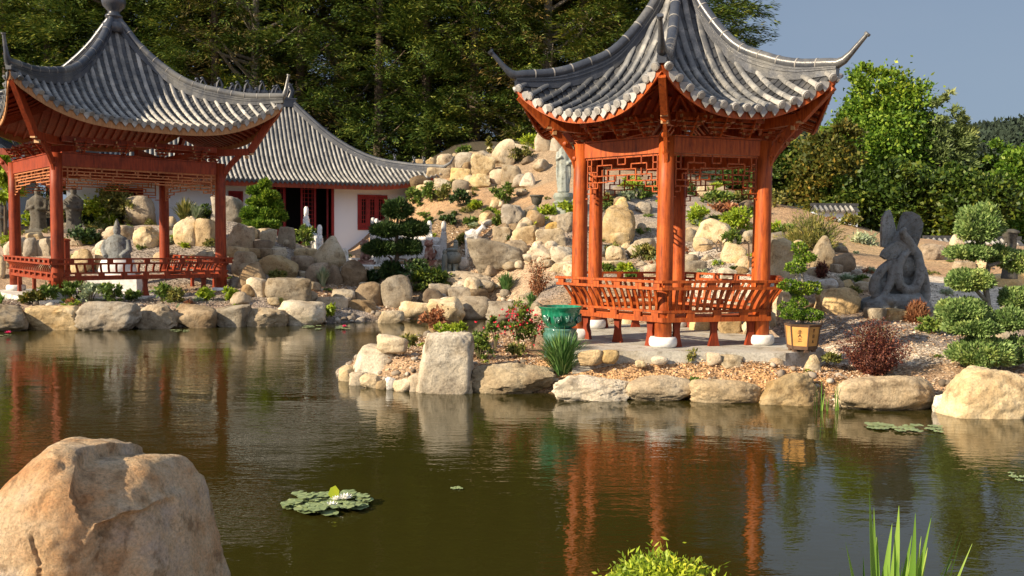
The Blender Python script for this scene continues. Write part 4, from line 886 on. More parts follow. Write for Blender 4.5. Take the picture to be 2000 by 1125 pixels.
for a in [(662,690,716,744,'yellow','craggy','small knobbly yellow rock at the very tip'),(684,716,728,752,'pale','craggy','knobbly pale stone at the water, first right of the tip'),
 (704,742,731,757,'pale','craggy','knobbly pale stone at the water, second right of the tip'),(734,756,744,760,'yellow','round','small yellow pebble-like stone in the water gap'),
 (750,778,738,760,'white','craggy','small whitish stone at the water below the sloping tan rock'),(768,804,741,764,'yellow','craggy','small golden stone at the water'),
 (798,828,730,764,'pale','craggy','pale narrow stone wedged left of the tall cream boulder'),(817,920,657,766,'pale','block','tall cream boulder standing upright at the water'),
 (919,1078,713,767,'yellow','craggy','long golden boulder with slanting dark face at the water'),(897,922,745,768,'pale','craggy','small pale stone between the tall and the long boulder'),
 (1083,1228,738,781,'pale','craggy','long rough pale rock at the water below the iris clump'),(1226,1346,738,781,'tan','round','rounded tan rock at the water in front of the pavilion'),
 (1348,1486,744,785,'tan','round','low tan rock at the water under the mulch'),(1484,1604,732,788,'tan','spire','peaked tan boulder at the water left of the reeds'),
 (1632,1822,738,799,'tan','round','long dark-streaked boulder at the water below the purple shrub'),(1844,1999,727,812,'yellow','round','big round golden boulder at the water near the right edge'),
 (1822,1852,772,804,'white','craggy','small white broken stones between the two big right boulders'),(1990,2090,760,815,'tan','craggy','tan rock cut by the right picture edge at the water')]:
    rock(*a, water=True, group=NS, df=.6, sink=.25)
for a in [(1129,1183,684,708,'tan','round','ribbed tan stone against the front of the slab, left'),(1176,1208,684,705,'yellow','round','yellow stone against the slab beside the ribbed one'),
 (1272,1304,696,710,'pale','round','small pale stone in the mulch before the nearest column'),(1380,1409,690,709,'tan','round','tan stone leaning on the slab front, centre right'),
 (1403,1452,694,716,'pale','craggy','pale cracked stone in front of the slab'),(1240,1262,704,714,'yellow','round','tiny yellow stone in the mulch'),
 (1500,1530,700,716,'tan','craggy','small tan stone below the slab corner')]:
    rock(*a, d=11.84, group=NS, df=.5)
# upright seal-shaped stone and foreground boulder
b = at(642, 516, 27.0); s_ = b.y/FPX
mb = MB(); mb.lathe([(.0, .0), (30*s_, .02), (31*s_, 12*s_), (27*s_, 26*s_), (21*s_, 38*s_), (13*s_, 50*s_), (9*s_, 56*s_), (4*s_, 60*s_), (.001, 61*s_)], 20, (0, 0, 0), 1, .8, lambda th, z: 1+.1*math.sin(th*2+z*5))
for i, v in enumerate(mb.v): mb.v[i] = (v[0]+.35*(v[2]/(60*s_))**2*.35, v[1], v[2])
o = mb.build('standing_stone', MATS['rock_pale'], None, smooth='all'); o.location = (b.x-.05, b.y+.3, b.z-.08); tag(o, 'tall smooth pale stone shaped like a seal beside the white stair posts', 'rock', MD)
# big boulder in front
def front_boulder():
    V, Fc = ICO[6]; V = V.copy(); s = 0
    K = [((-.62, -.15, .78), .86), ((-.2, -.98, .10), .84), ((.62, -.78, .05), .84), ((1, -.1, .17), .93), ((.1, .2, 1), .93), ((-1, 0, .1), 1.15), ((-.35, -.6, .72), .90), ((0, 1, .1), .95), ((0, 0, -1), 1.1), ((.42, -.25, .88), .90), ((.86, -.1, .5), .98), ((.3, -.9, .45), .93)]
    for v, h in K:
        v = np.array(v, float); v /= np.linalg.norm(v); s = s+(np.maximum(V@v, 0)/h)**22
    P = V*(s**(-1/22))[:, None]; sm = lambda x: (lambda q: q*q*(3-2*q))(np.clip(x, 0, 1)); wob = .05*fbm(P*3, 31, 4)
    x, y, z = P[:, 0].copy(), P[:, 1].copy(), P[:, 2].copy()
    # step down to the right of the top ridge
    xl = .10+(.98-z)*.62+wob; k = sm((x-xl)/.035)*sm((z-.42)/.12)*(1-.55*sm((x-xl)/.6)); P *= (1-.115*k)[:, None]
    # hollow on the lower right front
    xe = .30+.10*np.sin(z*3+.5)+.22*np.clip(z+.1, 0, 1)+wob; top = .42+.16*(x-.3)-wob*1.5
    k = sm((x-xe)/.05)*sm((top-z)/.10)*sm((.25-y)/.3)*(1-.5*sm((x-xe-.25)/.35)); P[:, 1] += .17*k; P[:, 0] -= .07*k*(x > .5)
    xe2 = xe+.24+wob; k = sm((x-xe2)/.07)*sm((top-.10-z)/.12)*sm((.1-y)/.3); P[:, 1] -= .07*k
    # small ledge near the top and a crack
    k = sm((z-.60-wob)/.02)*sm((.70-z+wob)/.03)*sm((x-.30)/.08)*sm((.62-x)/.1)*sm((.1-y)/.2); P *= (1-.045*k)[:, None]
    cr_ = np.abs(x-.05-.09*np.sin(z*4+1)+.13*z-wob*1.5); k = np.clip(1-cr_/.016, 0, 1)*(y < 0)*(z < .45); P *= (1-.045*k)[:, None]
    rg = np.abs(fbm(P*2.2+2, 21, 4))
    P = P*(1+.035*fbm(P*1.7+4, 5, 4)+.022*fbm(P*6, 8, 4)+.011*fbm(P*20, 3, 3)+.004*fbm(P*60, 6, 2)-.05*np.clip(.05-rg, 0, 1)*8)[:, None]
    mn, mxx = P.min(0), P.max(0); P = (P-(mn+mxx)/2)/(mxx-mn)*2; P = P*np.array([.66, .56, .62])*.86
    o = np_mesh('boulder', P, Fc, MATS['rock_near'], smooth=True); return o
o = front_boulder(); o.location = (-1.90, 3.76, .675); o.data.set_sharp_from_angle(angle=R_(48)); tag(o, 'huge pinkish tan granite boulder on the near bank', 'boulder')

# small fill stones: 8 shapes, copied
FR = []
for i in range(8):
    V, Fc = rock_verts(3, (1, .85, .75), ['craggy', 'block', 'round', 'spire'][i % 4], 900+i*5)
    FR.append((V, Fc))
rr2 = random.Random(12); FM = {}
def fill_stones(n, x0, x1, y0, y1, s0, s1, label, group, tones=('tan', 'grey', 'pale', 'brown')):
    for k in range(n):
        px, py = rr2.uniform(x0, x1), rr2.uniform(y0, y1); b_ = hit(px, py)
        if pond_sd(np.array([b_.x]), np.array([b_.y]))[0] < .1 or b_.y < 13: continue
        i = rr2.randrange(8); tn = rr2.choice(tones)
        if (i, tn) not in FM: FM[(i, tn)] = np_mesh('rock', FR[i][0], FR[i][1], MATS['rock_'+tn], smooth=True, link_it=False)
        s_ = rr2.uniform(s0, s1)/FPX*b_.y; o = bpy.data.objects.new('rock', FM[(i, tn)]); link(o); o.scale = (s_, s_*rr2.uniform(.8, 1.1), s_*rr2.uniform(.7, 1.1)); o.rotation_euler = (0, 0, rr2.uniform(0, 6.3))
        o.location = (b_.x, b_.y, b_.z-.16*s_); tag(o, label, 'rock', group)
fill_stones(26, 440, 800, 500, 600, 22, 46, 'small stone filling a gap between the larger rocks below the hall', 'small fill stones between the pavilions')
fill_stones(12, 445, 590, 450, 520, 20, 44, 'small stone on the rocky knoll right of the square pavilion', 'small stones on the rocky knoll')
fill_stones(34, 950, 1118, 400, 540, 20, 42, 'small angular stone wedged in the hillside rock wall', 'small stones wedged in the rock wall')
fill_stones(24, 800, 1060, 296, 384, 20, 44, 'small stone tucked among the crest rocks', 'small stones among the crest rocks')
fill_stones(26, 1170, 1480, 372, 540, 18, 42, 'small stone scattered on the slope behind the hexagonal pavilion', 'small stones behind the hexagonal pavilion')
fill_stones(22, 1500, 1720, 455, 620, 18, 38, 'small stone on the right bank between planter and winged statue', 'small stones on the right bank')
fill_stones(18, 0, 420, 440, 530, 18, 40, 'small stone on the gravel slope behind the square pavilion', 'small stones behind the square pavilion')
fill_stones(22, 780, 1060, 545, 620, 22, 50, 'small stone between channel and hillside foot', 'small stones above the channel')
# ------------------------------------------------------------------ foliage
def leaf_quads(C, D, Nn, Ln, Wd):
    """kite leaves: centre base C, direction D (unit), side vector from normal Nn, length, width"""
    S = np.cross(D, Nn); S /= (np.linalg.norm(S, axis=1)[:, None]+1e-9); Ln = Ln[:, None]; Wd = Wd[:, None]
    a = C; b = C+D*Ln*.45+S*Wd*.5; c = C+D*Ln; d = C+D*Ln*.45-S*Wd*.5
    V = np.stack([a, b, c, d], 1).reshape(-1, 3); n = len(C); F = np.arange(4*n).reshape(n, 4); return V, F
def runit(rs, n):
    v = rs.normal(size=(n, 3)); return v/np.linalg.norm(v, axis=1)[:, None]
def crown_conifer(seed, Hh, Rr, nsp, per, ll, lw, base=.03, droop=-.1, big=1.0):
    rs = np.random.RandomState(seed); t = rs.uniform(base, 1, nsp)**.85; az = rs.uniform(0, 2*PI, nsp)
    prof_ = Rr*np.minimum(1, (1-t)**.62*1.25+.05); lump = 1+.2*np.sin(az*3+seed+t*9)+.18*np.sin(az*5+t*23+seed)
    r = prof_*lump*rs.uniform(.5, 1.0, nsp)**.5; P = np.stack([r*np.cos(az), r*np.sin(az), t*Hh], 1)
    # each bough: a drooping fan about 1.5 m long built of many small sprays
    out = np.stack([np.cos(az), np.sin(az), rs.uniform(-.05, .55, nsp)], 1)+rs.normal(size=(nsp, 3))*.18; out /= np.linalg.norm(out, axis=1)[:, None]
    side = np.cross(out, [0, 0, 1.]); side /= np.linalg.norm(side, axis=1)[:, None]; upv = np.cross(side, out)
    sz = rs.uniform(.7, 1.35, nsp)*big; rep = lambda v: np.repeat(v, per, 0); n = nsp*per
    u = rs.uniform(0, 1, n)[:, None]; wdt = (rs.normal(size=(n, 1))*.28)*(1-u*.75); S = rep(sz)[:, None]
    tilt = rep(rs.normal(size=nsp)*.5)[:, None]
    C = rep(P)+rep(out)*(u*1.7-.6)*S+rep(side)*wdt*1.5*S+rep(upv)*(wdt*tilt+rs.normal(size=(n, 1))*.10-.35*u*u)*S
    D = rep(out)*.9+rep(side)*(wdt*2.2+rs.normal(size=(n, 1))*.35)+np.array([0, 0, 1])*(rs.normal(size=(n, 1))*.22+droop-.3*u); D /= np.linalg.norm(D, axis=1)[:, None]
    Nn = rep(upv)+rs.normal(size=(n, 3))*.45
    return leaf_quads(C, D, Nn, ll*rs.uniform(.6, 1.3, n)*1.3, lw*rs.uniform(.6, 1.3, n))
def crown_broad(seed, lobes, nleaf, ll, lw, fill=.35, per=26, cr_=.18):
    rs = np.random.RandomState(seed); L_ = np.array(lobes, float); area = (L_[:, 3]*L_[:, 4]); pr = area/area.sum(); k = rs.choice(len(L_), nleaf, p=pr)
    # clumps on each lobe's surface
    ncl = max(4, nleaf//per); kc = rs.choice(len(L_), ncl, p=pr); dc = runit(rs, ncl); dc[:, 2] = np.where(rs.rand(ncl) < .6, np.abs(dc[:, 2]), dc[:, 2])
    rad = rs.uniform(fill, 1, ncl)**.45
    Pc = L_[kc, :3]+dc*np.stack([L_[kc, 3], L_[kc, 3], L_[kc, 4]], 1)*rad[:, None]
    ci = rs.randint(0, ncl, nleaf); cs_ = np.stack([L_[kc[ci], 3]]*3, 1)*cr_*np.clip(rs.normal(1, .35, ncl), .4, 2)[ci][:, None]
    C = Pc[ci]+rs.normal(size=(nleaf, 3))*cs_*[1, 1, .7]
    D = dc[ci]*.7+runit(rs, nleaf)*.9; D /= np.linalg.norm(D, axis=1)[:, None]
    return leaf_quads(C, D, runit(rs, nleaf)+[0, 0, .5], ll*rs.uniform(.6, 1.3, nleaf), lw*rs.uniform(.6, 1.3, nleaf))
def mesh_only(name, VF, mats): return np_mesh(name, VF[0], VF[1], mats, link_it=False)
def ob(name, me, parent=None, loc=None):
    o = bpy.data.objects.new(name, me); link(o, parent)
    if loc is not None: o.location = loc
    return o
def trunk_mb(h, r, limbs=0, seed=1, lean=.03, reach=1.0, z0=.3):
    rs = random.Random(seed); mb = MB(); n = 8; pts = []
    for i in range(n+1):
        f_ = i/n; pts.append((math.sin(f_*3+seed)*lean*h*f_, math.cos(f_*2.3+seed)*lean*h*f_, h*f_))
    mb.tube(pts, [r*(1.25 if i == 0 else 1)*(1-.8*i/n) for i in range(n+1)], 8)
    for k in range(limbs):
        f_ = z0+(.9-z0)*k/max(1, limbs); i = int(f_*n); p = Vector(pts[i]).lerp(Vector(pts[min(n, i+1)]), f_*n-i); a = rs.uniform(0, 6.28); L_ = reach*(1.1-f_)*rs.uniform(.7, 1.1)
        e = p+Vector((math.cos(a)*L_, math.sin(a)*L_, L_*rs.uniform(.3, .8))); mb.tube([p, p.lerp(e, .5)+Vector((0, 0, -.05*L_)), e], [r*.4*(1-f_*.5), r*.25, r*.08], 6)
    return mb
# --- dark conifer wood
CON = [mesh_only('crown', crown_conifer(11+i, 1.0*h, rr, 430, 135, .22, .062), MATS['leaf_conifer']) for i, (h, rr) in enumerate([(23, 3.6), (25, 4.1), (21, 3.3)])]
CONB = mesh_only('crown', crown_conifer(31, 22, 2.9, 300, 60, .26, .06, droop=-.3, big=1.1), MATS['leaf_conifer_brown'])
TRM = [trunk_mb(h, .32, (16, 16, 16, 60)[i], i, .01, (2.8, 2.8, 2.8, 3.6)[i], .08).build('trunk', MATS['bark'] if i < 3 else MATS['bark_pale']).data for i, h in enumerate([21, 23, 19, 20])]
for o in list(SC.objects):
    if o.name.startswith('trunk') and o.parent is None: bpy.data.objects.remove(o)
def tree(name, crown, trunk, x, y, rz, s, label, group, z=None, cat='tree'):
    T = thing(name, label, cat, (x, y, (gz(x, y) if z is None else z)-.15), rz, group); T.scale = (s, s, s)
    ob('crown', crown, T); ob('trunk', trunk, T); return T
rr_ = random.Random(5)
front = []
ordn = ['first', 'second', 'third', 'fourth', 'fifth', 'sixth', 'seventh', 'eighth', 'ninth', 'tenth', 'eleventh', 'twelfth', 'thirteenth', 'fourteenth', 'fifteenth', 'sixteenth']
k = 0; kb = 0
row = [(-110,46,0),(10,47,1),(115,48,2),(215,46,0),(330,49,1),(420,46,2),(505,47,3),(590,48,0),(660,50,3),(735,46,1),(830,47,0),(925,46,2),(1000,48,1),(1062,46,3),(1130,47,0),(1210,49,3),(1265,46,1),(1300,48,2),(1352,47,0)]
for i, (px, d, v) in enumerate(row):
    x = wx(px, d); y = d+rr_.uniform(-.6, .6)
    if v == 3: lab = 'brownish half-bare conifer, %s of the four brown ones from the left' % ordn[kb]; kb += 1
    else: lab = 'dark green dense conifer in the front of the wood, %s from the left' % ordn[k]; k += 1
    s = rr_.uniform(.95, 1.08)*(.80 if px > 1340 else 1)
    tree('conifer_tree', CONB if v == 3 else CON[v], TRM[v], x, y, rr_.uniform(0, 6), s, lab, 'conifers of the dark wood behind the garden', 3.2 if px < 850 else 5.0)
for i, px in enumerate(list(range(-260, 1290, 95))+[-380, -190]):
    d = 53.5+rr_.uniform(-1.5, 1.5); v = i % 3; tree('conifer_tree', CON[v], TRM[v], wx(px, d), d, rr_.uniform(0, 6), rr_.uniform(1.0, 1.12), 'dark conifer in the second row of the wood, its crown between the front trees', 'second row conifers of the wood', 5)
for i, px in enumerate(range(-300, 1200, 110)):
    d = 59+rr_.uniform(-1.5, 1.5); v = (i+1) % 3; tree('conifer_tree', CON[v], TRM[v], wx(px, d), d, rr_.uniform(0, 6), 1.15, 'dark conifer at the very back of the wood, mostly hidden by the others', 'back row conifers of the wood', 5)
# --- broadleaf trees on the right
def broad(name, px, pt, pb, wpx, d, mat,  label, seed, nl=9000, ll=.26, lw=.17, tall=False, group='broadleaf trees beyond the garden', lob=9, z=None):
    top = at(px, pt, d).z; x = wx(px, d); z0 = gz(x, d) if z is None else z; bot = at(px, pb, d).z; R0 = wpx/FPX*d/2*.84; h = top-z0; rs = random.Random(seed); lobes = []
    b0 = max(0.0, bot-z0)
    for i in range(lob):
        f_ = (i+.6)/lob; rad = R0*(.62 if not tall else .7)*(1-.55*max(0, f_-.45)); a = rs.uniform(0, 6.28); off = (R0-rad)*rs.uniform(.6, 1.0)
        lobes.append((math.cos(a)*off, math.sin(a)*off, b0+(h-b0)*f_*.88+.1, rad*rs.uniform(.75, 1.1), (h-b0)/lob*rs.uniform(1.3, 2.0)+.2))
    lobes.append((0, 0, h-.22*R0-.3, R0*.45, max(.4, R0*.35))); lobes.append((0, 0, b0+(h-b0)*.5, R0*.7, (h-b0)*.42))
    T = thing(name, label, 'tree', (x, d, z0-.1), 0, group); ob('crown', mesh_only('crown', crown_broad(seed, lobes, nl, ll, lw, .5, 75 if not tall else 40, .2), MATS[mat]), T)
    trunk_mb(h*.8, max(.06, R0*.07), 7, seed, .02, R0*.8).build('trunk', MATS['bark'], T, smooth='all'); return T
broad('broadleaf_tree', 1722, 136, 470, 232, 40, 'leaf_bright', 'biggest bright green broadleaf tree right of the hexagonal pavilion', 3, 34000, .2, .13, lob=12)
broad('broadleaf_tree', 1655, 205, 470, 150, 41.5, 'leaf_bright', 'bright green tree just behind the pavilion eave tip, left of the biggest one', 4, 14000, .24, .17)
broad('broadleaf_tree', 1812, 240, 470, 110, 42, 'leaf_deep', 'mid green tree filling the right flank of the biggest one', 5, 13000, .24, .16)
broad('broadleaf_tree', 1600, 255, 440, 190, 37, 'leaf_autumn', 'olive and orange tinged tree between the right column and the bright green tree', 6, 18000, .2, .12)
broad('broadleaf_tree', 1530, 270, 440, 150, 39, 'leaf_deep', 'dark green tree behind the right column of the pavilion', 7, 12000, .22, .14)
broad('broadleaf_tree', 1450, 310, 440, 150, 39, 'leaf_deep', 'dark green low tree seen through the right bay under the fretwork', 27, 9000, .22, .14)
broad('slender_tree', 1828, 180, 470, 62, 38.6, 'leaf_pale', 'slender pale feathery tree right behind the biggest one', 8, 5000, .26, .08, True)
broad('slender_tree', 1870, 206, 470, 66, 38.8, 'leaf_pale', 'slender pale feathery tree with drooping twigs, nearer the far hill', 9, 6000, .28, .08, True)
broad('broadleaf_tree', 1975, 282, 480, 130, 36, 'leaf_bright', 'light green tree cut by the right picture edge', 10, 12000, .2, .14)
broad('broadleaf_tree', 1915, 300, 480, 110, 40, 'leaf_deep', 'grey green tree between the slender ones and the right edge', 12, 9000, .22, .12)
broad('broadleaf_tree', 1890, 330, 480, 190, 34, 'leaf_deep', 'wide dark green tree behind the round topiary head', 13, 14000, .2, .13)
broad('broadleaf_tree', 1760, 330, 480, 170, 35, 'leaf_deep', 'dark shaded tree directly behind the winged statue', 14, 13000, .2, .13)
broad('broadleaf_tree', 1650, 350, 470, 130, 36, 'leaf_deep', 'dark leafy tree above the small tiled gate wall', 15, 9000, .2, .13)
broad('broadleaf_tree', 2060, 260, 480, 160, 38, 'leaf_bright', 'green tree just outside the right edge', 16, 9000, .22, .14)
# filler conifers far left beyond hall and a tree at left
broad('broadleaf_tree', 12, 300, 400, 60, 29, 'leaf_lime', 'yellow-green broad leaved tree at the left picture edge beside the pavilion', 17, 1800, .24, .1, z=2.2)
# --- shrubs
SHM = {}
def shrub(kind, px, py, wpx, hpx, label, d=None, mat=None, group='shrubs of the garden', name='shrub', cat='shrub', wat=False, seed=None, dens=1.0, cz=0.0):
    b = hitw(px, py) if wat else (at(px, py, d) if d else hit(px, py)); dd = b.y; w_ = wpx/FPX*dd; h = hpx/FPX*dd; SEED[0] += 3; sd = seed or SEED[0]; rs = np.random.RandomState(sd)
    ps = FPX/dd    # px per metre in the photograph
    mm_ = mat
    if kind in ('ball', 'loose', 'tuft'):
        ll = max(.04, 9/ps*(1.0 if kind != 'loose' else 1.0)); ll = min(ll, .14); lw = ll*.5
        n = int(min(9000, max(450, 3.6*(w_*h*3+w_*w_)/(ll*lw)))*dens*(.8 if kind == 'loose' else 1))
        lobes = [(0, 0, h*.5, w_*.42, h*.48)]
        for i in range(7 if kind != 'loose' else 10):
            a = rs.uniform(0, 6.28); q = rs.uniform(.15, .3); lobes.append((math.cos(a)*w_*q, math.sin(a)*w_*q*.8, h*rs.uniform(.3, .72), w_*rs.uniform(.16, .26), h*rs.uniform(.18, .3)))
        VF = crown_broad(sd, lobes, n, ll, lw, .2)
    elif kind == 'grass':
        n = int(min(480, 60+w_*160)*dens); a = rs.uniform(0, 6.28, n); sp = rs.uniform(0, 1, n)**.7; r0 = w_*.10*rs.uniform(0, 1, n)
        Vs, Fs = [], []; segs = 5; L_ = h*rs.uniform(.6, 1.08, n); ww = max(.013, 2.0/ps)*rs.uniform(.7, 1.3, n)
        for i in range(n):
            out = np.array([math.cos(a[i]), math.sin(a[i]), 0]); side = np.array([-out[1], out[0], 0]); th = rs.uniform(-.5, .5); side = side*math.cos(th)+out*math.sin(th)
            p0 = out*r0[i]; b_ = len(Vs)
            for j in range(segs+1):
                f_ = j/segs; p = p0+out*(w_*.5*sp[i]*f_**1.6)+np.array([0, 0, L_[i]*(f_-.28*sp[i]*f_**3)]); wd = ww[i]*(1-f_**2)+.0008
                Vs += [p-side*wd, p+side*wd]
            Fs += [(b_+2*j, b_+2*j+1, b_+2*j+3, b_+2*j+2) for j in range(segs)]
        VF = (np.array(Vs), np.array(Fs))
    elif kind == 'juniper':
        ns = int(150*dens); az = rs.uniform(0, 6.28, ns); el = rs.uniform(.15, 1.35, ns); per = 34
        O = np.stack([np.cos(az)*np.cos(el)*w_*.5, np.sin(az)*np.cos(el)*w_*.4, np.sin(el)*h*.95], 1); O *= rs.uniform(.6, 1.05, ns)[:, None]
        Oi = np.repeat(O, per, 0); n = len(Oi); f_ = rs.uniform(.35, 1, n)[:, None]; C = Oi*f_+rs.normal(size=(n, 3))*w_*.018; C[:, 2] -= 0; D = Oi/np.linalg.norm(Oi, axis=1)[:, None]+rs.normal(size=(n, 3))*.4+[.1, 0, .15]; D /= np.linalg.norm(D, axis=1)[:, None]
        ll = max(.1, 10/ps); VF = leaf_quads(C, D, runit(rs, n), ll*rs.uniform(.6, 1.2, n), ll*.16*rs.uniform(.7, 1.3, n))
    elif kind == 'twiggy':
        ns = int(60*dens); az = rs.uniform(0, 6.28, ns); el = rs.uniform(.5, 1.45, ns); per = 30
        O = np.stack([np.cos(az)*np.cos(el)*w_*.62, np.sin(az)*np.cos(el)*w_*.5, np.sin(el)*h], 1)*rs.uniform(.6, 1.03, ns)[:, None]
        Oi = np.repeat(O, per, 0); n = len(Oi); f_ = rs.uniform(.2, 1, n)[:, None]; C = Oi*f_+rs.normal(size=(n, 3))*w_*.02; D = Oi/np.linalg.norm(Oi, axis=1)[:, None]*.6+runit(rs, n); D /= np.linalg.norm(D, axis=1)[:, None]
        ll = max(.035, 5/ps); VF = leaf_quads(C, D, runit(rs, n), ll*rs.uniform(.6, 1.3, n), ll*.5*rs.uniform(.6, 1.2, n))
    T = thing(name, label, cat, (b.x+b.x/b.y*w_*.2, b.y+w_*.2*(0 if kind == 'grass' else 1), b.z-.03+cz), 0, group)
    np_mesh('foliage', VF[0], VF[1], MATS[mm_], T)
    if kind in ('twiggy', 'loose', 'ball', 'juniper') and wpx > 28:
        mb = MB()
        for i in range(7):
            a = i*.9; mb.tube([(0, 0, -.03), (math.cos(a)*w_*.12, math.sin(a)*w_*.1, h*.4), (math.cos(a)*w_*.3, math.sin(a)*w_*.25, h*.82)], [.012*max(1, w_), .008*max(1, w_), .003], 5)
        mb.build('stem', MATS['stem'], T)
    return T
S_ = shrub
for a in [('ball',862,410,40,44,'leaf_shrub'),]: pass
HS = 'shrubs on the hillside'
for k_, px, py, w_, h, mt, lab in [
 ('ball',808,402,30,36,'leaf_shrub','round green bush touching the hall wall corner on the hillside'),('ball',842,398,34,42,'leaf_shrub','green bush second from the hall on the orange mulch'),
 ('loose',866,396,28,36,'leaf_olive','yellow-green bush third from the hall on the orange mulch'),('ball',897,407,38,40,'leaf_pine','dark green bush fourth from the hall on the orange mulch'),
 ('loose',981,406,44,50,'leaf_shrub','leafy yellow-green bush in the middle of the orange slope'),('tuft',926,412,26,20,'leaf_lime','small lime green tuft on the orange slope'),
 ('ball',955,427,28,24,'leaf_shrub','small dark green cushion on the orange slope above the rock wall'),('tuft',838,441,14,18,'leaf_shrub','tiny bush in the shaded part of the slope, left one'),
 ('ball',876,444,34,26,'leaf_pine','dark cushion bush in the shaded part of the slope'),('ball',918,440,32,16,'leaf_shrub','flat green cushion in the shaded part of the slope, right one'),
 ('loose',1012,318,56,32,'leaf_olive','dry olive bush beside the tall pointed slab'),('ball',1036,292,36,30,'leaf_lime','bright yellow-green bush on the crest'),
 ('loose',830,306,42,110,'leaf_shrub','tall slender young plant rising behind the crest rocks'),('tuft',955,300,10,34,'leaf_olive','thin upright plant left of the tall pointed slab'),
 ('tuft',905,303,30,20,'leaf_shrub','low green plant behind the crest rocks'),('loose',1070,420,30,20,'leaf_lime','light green leafy plant below the urn'),
 ('tuft',1100,422,60,24,'leaf_lime','yellow-flowered ground plant at the foot of the goddess statue'),('twiggy',1050,582,50,84,'leaf_rust','rust-red twiggy shrub left of the hexagonal pavilion'),
 ('tuft',974,442,22,20,'leaf_shrub','green leafy plant at the left end of the rock wall'),('ball',905,478,26,20,'leaf_olive','yellowish bush by the white goat statue'),
 ('tuft',930,578,54,20,'leaf_olive','low yellow-green cushion in front of the huge boulder'),('loose',812,568,64,68,'leaf_pine','dark leafy bush right of the tall grey cracked boulder'),
 ('ball',843,572,70,48,'leaf_deep','deep green spreading bush behind the dark leafy bush'),('ball',726,557,46,30,'leaf_pine','dark clipped pine bush left of the cloud pine foot'),
 ('juniper',760,548,60,34,'leaf_pine','low dark pine clump at the foot of the cloud pine'),('juniper',816,536,44,24,'leaf_pine','dark flat-topped dwarf pine in front of the red lion'),
 ('loose',595,482,44,42,'leaf_shrub','green bush below the hall doorway by the stair'),('tuft',1095,445,30,18,'leaf_shrub','small plant between wall rocks near the column')]:
    S_(k_, px, py, w_, h, lab, mat=mt, group=HS)
for k_, px, py, w_, h, mt, lab in [
 ('ball',1186,404,22,22,'leaf_olive','round green tuft among rocks at the left column'),('ball',1253,392,36,32,'leaf_shrub','dark green cushion bush seen in the left bay'),
 ('ball',1232,378,46,34,'leaf_lime','yellow-green bush high in the left bay'),('loose',1279,382,36,34,'leaf_olive','golden green bush beside the nearest column, high up'),
 ('loose',1222,394,30,24,'leaf_sage','grey-green bush in the left bay'),('ball',1360,440,46,40,'leaf_lime','bright lime cushion bush behind the far column in the right bay'),
 ('ball',1438,462,66,58,'leaf_lime','large lime green bush behind the big cream boulder'),('loose',1400,405,70,32,'leaf_shrub','green shrub strip below the ridge rocks'),
 ('loose',1455,404,50,36,'leaf_olive','olive shrub left of the right column on the ridge'),('loose',1410,412,76,12,'leaf_rust','low rust coloured plants along the slope'),
 ('ball',1430,480,40,34,'leaf_shrub','dark green bush just right of the big cream boulder'),('ball',1258,512,56,34,'leaf_olive','olive cushion plant in the left bay above the bench'),
 ('tuft',1222,532,32,20,'leaf_lime','lime green leafy plant above the left bench'),('tuft',1182,534,26,20,'leaf_shrub','green clump at the left column above the bench'),
 ('tuft',1456,520,22,12,'leaf_shrub','small green plant beside the pale dome-shaped boulder'),('loose',1195,505,26,26,'leaf_olive','olive plant beside the purple-stained rock'),
 ('ball',1512,405,44,36,'leaf_olive','olive shrub right of the right column on the ridge'),('ball',1508,470,40,40,'leaf_lime','lime bush right of the right column'),
 ('juniper',1582,492,150,92,'leaf_olive','big spreading feathery juniper on the right slope'),('ball',1536,475,46,40,'leaf_shrub','dark green bush at the left foot of the juniper'),
 ('loose',1668,446,50,30,'leaf_olive','dry grassy bush right of the juniper'),('loose',1706,434,40,36,'leaf_olive','yellow-green bush on the skyline left of the winged statue'),
 ('loose',1690,478,60,22,'leaf_sage','pale dry ground shrub on the right slope'),('twiggy',1604,545,34,38,'leaf_purple','small dark purple maple above the white rock'),
 ('grass',1650,552,50,24,'leaf_sage','silvery tufted grass behind the pitted mound'),('ball',1686,560,30,26,'leaf_shrub','small green bush at the left elbow of the winged statue'),
 ('tuft',1240,545,30,16,'leaf_shrub','small green plant close behind the left bench')]:
    S_(k_, px, py, w_, h, lab, mat=mt, group='shrubs behind and right of the hexagonal pavilion')
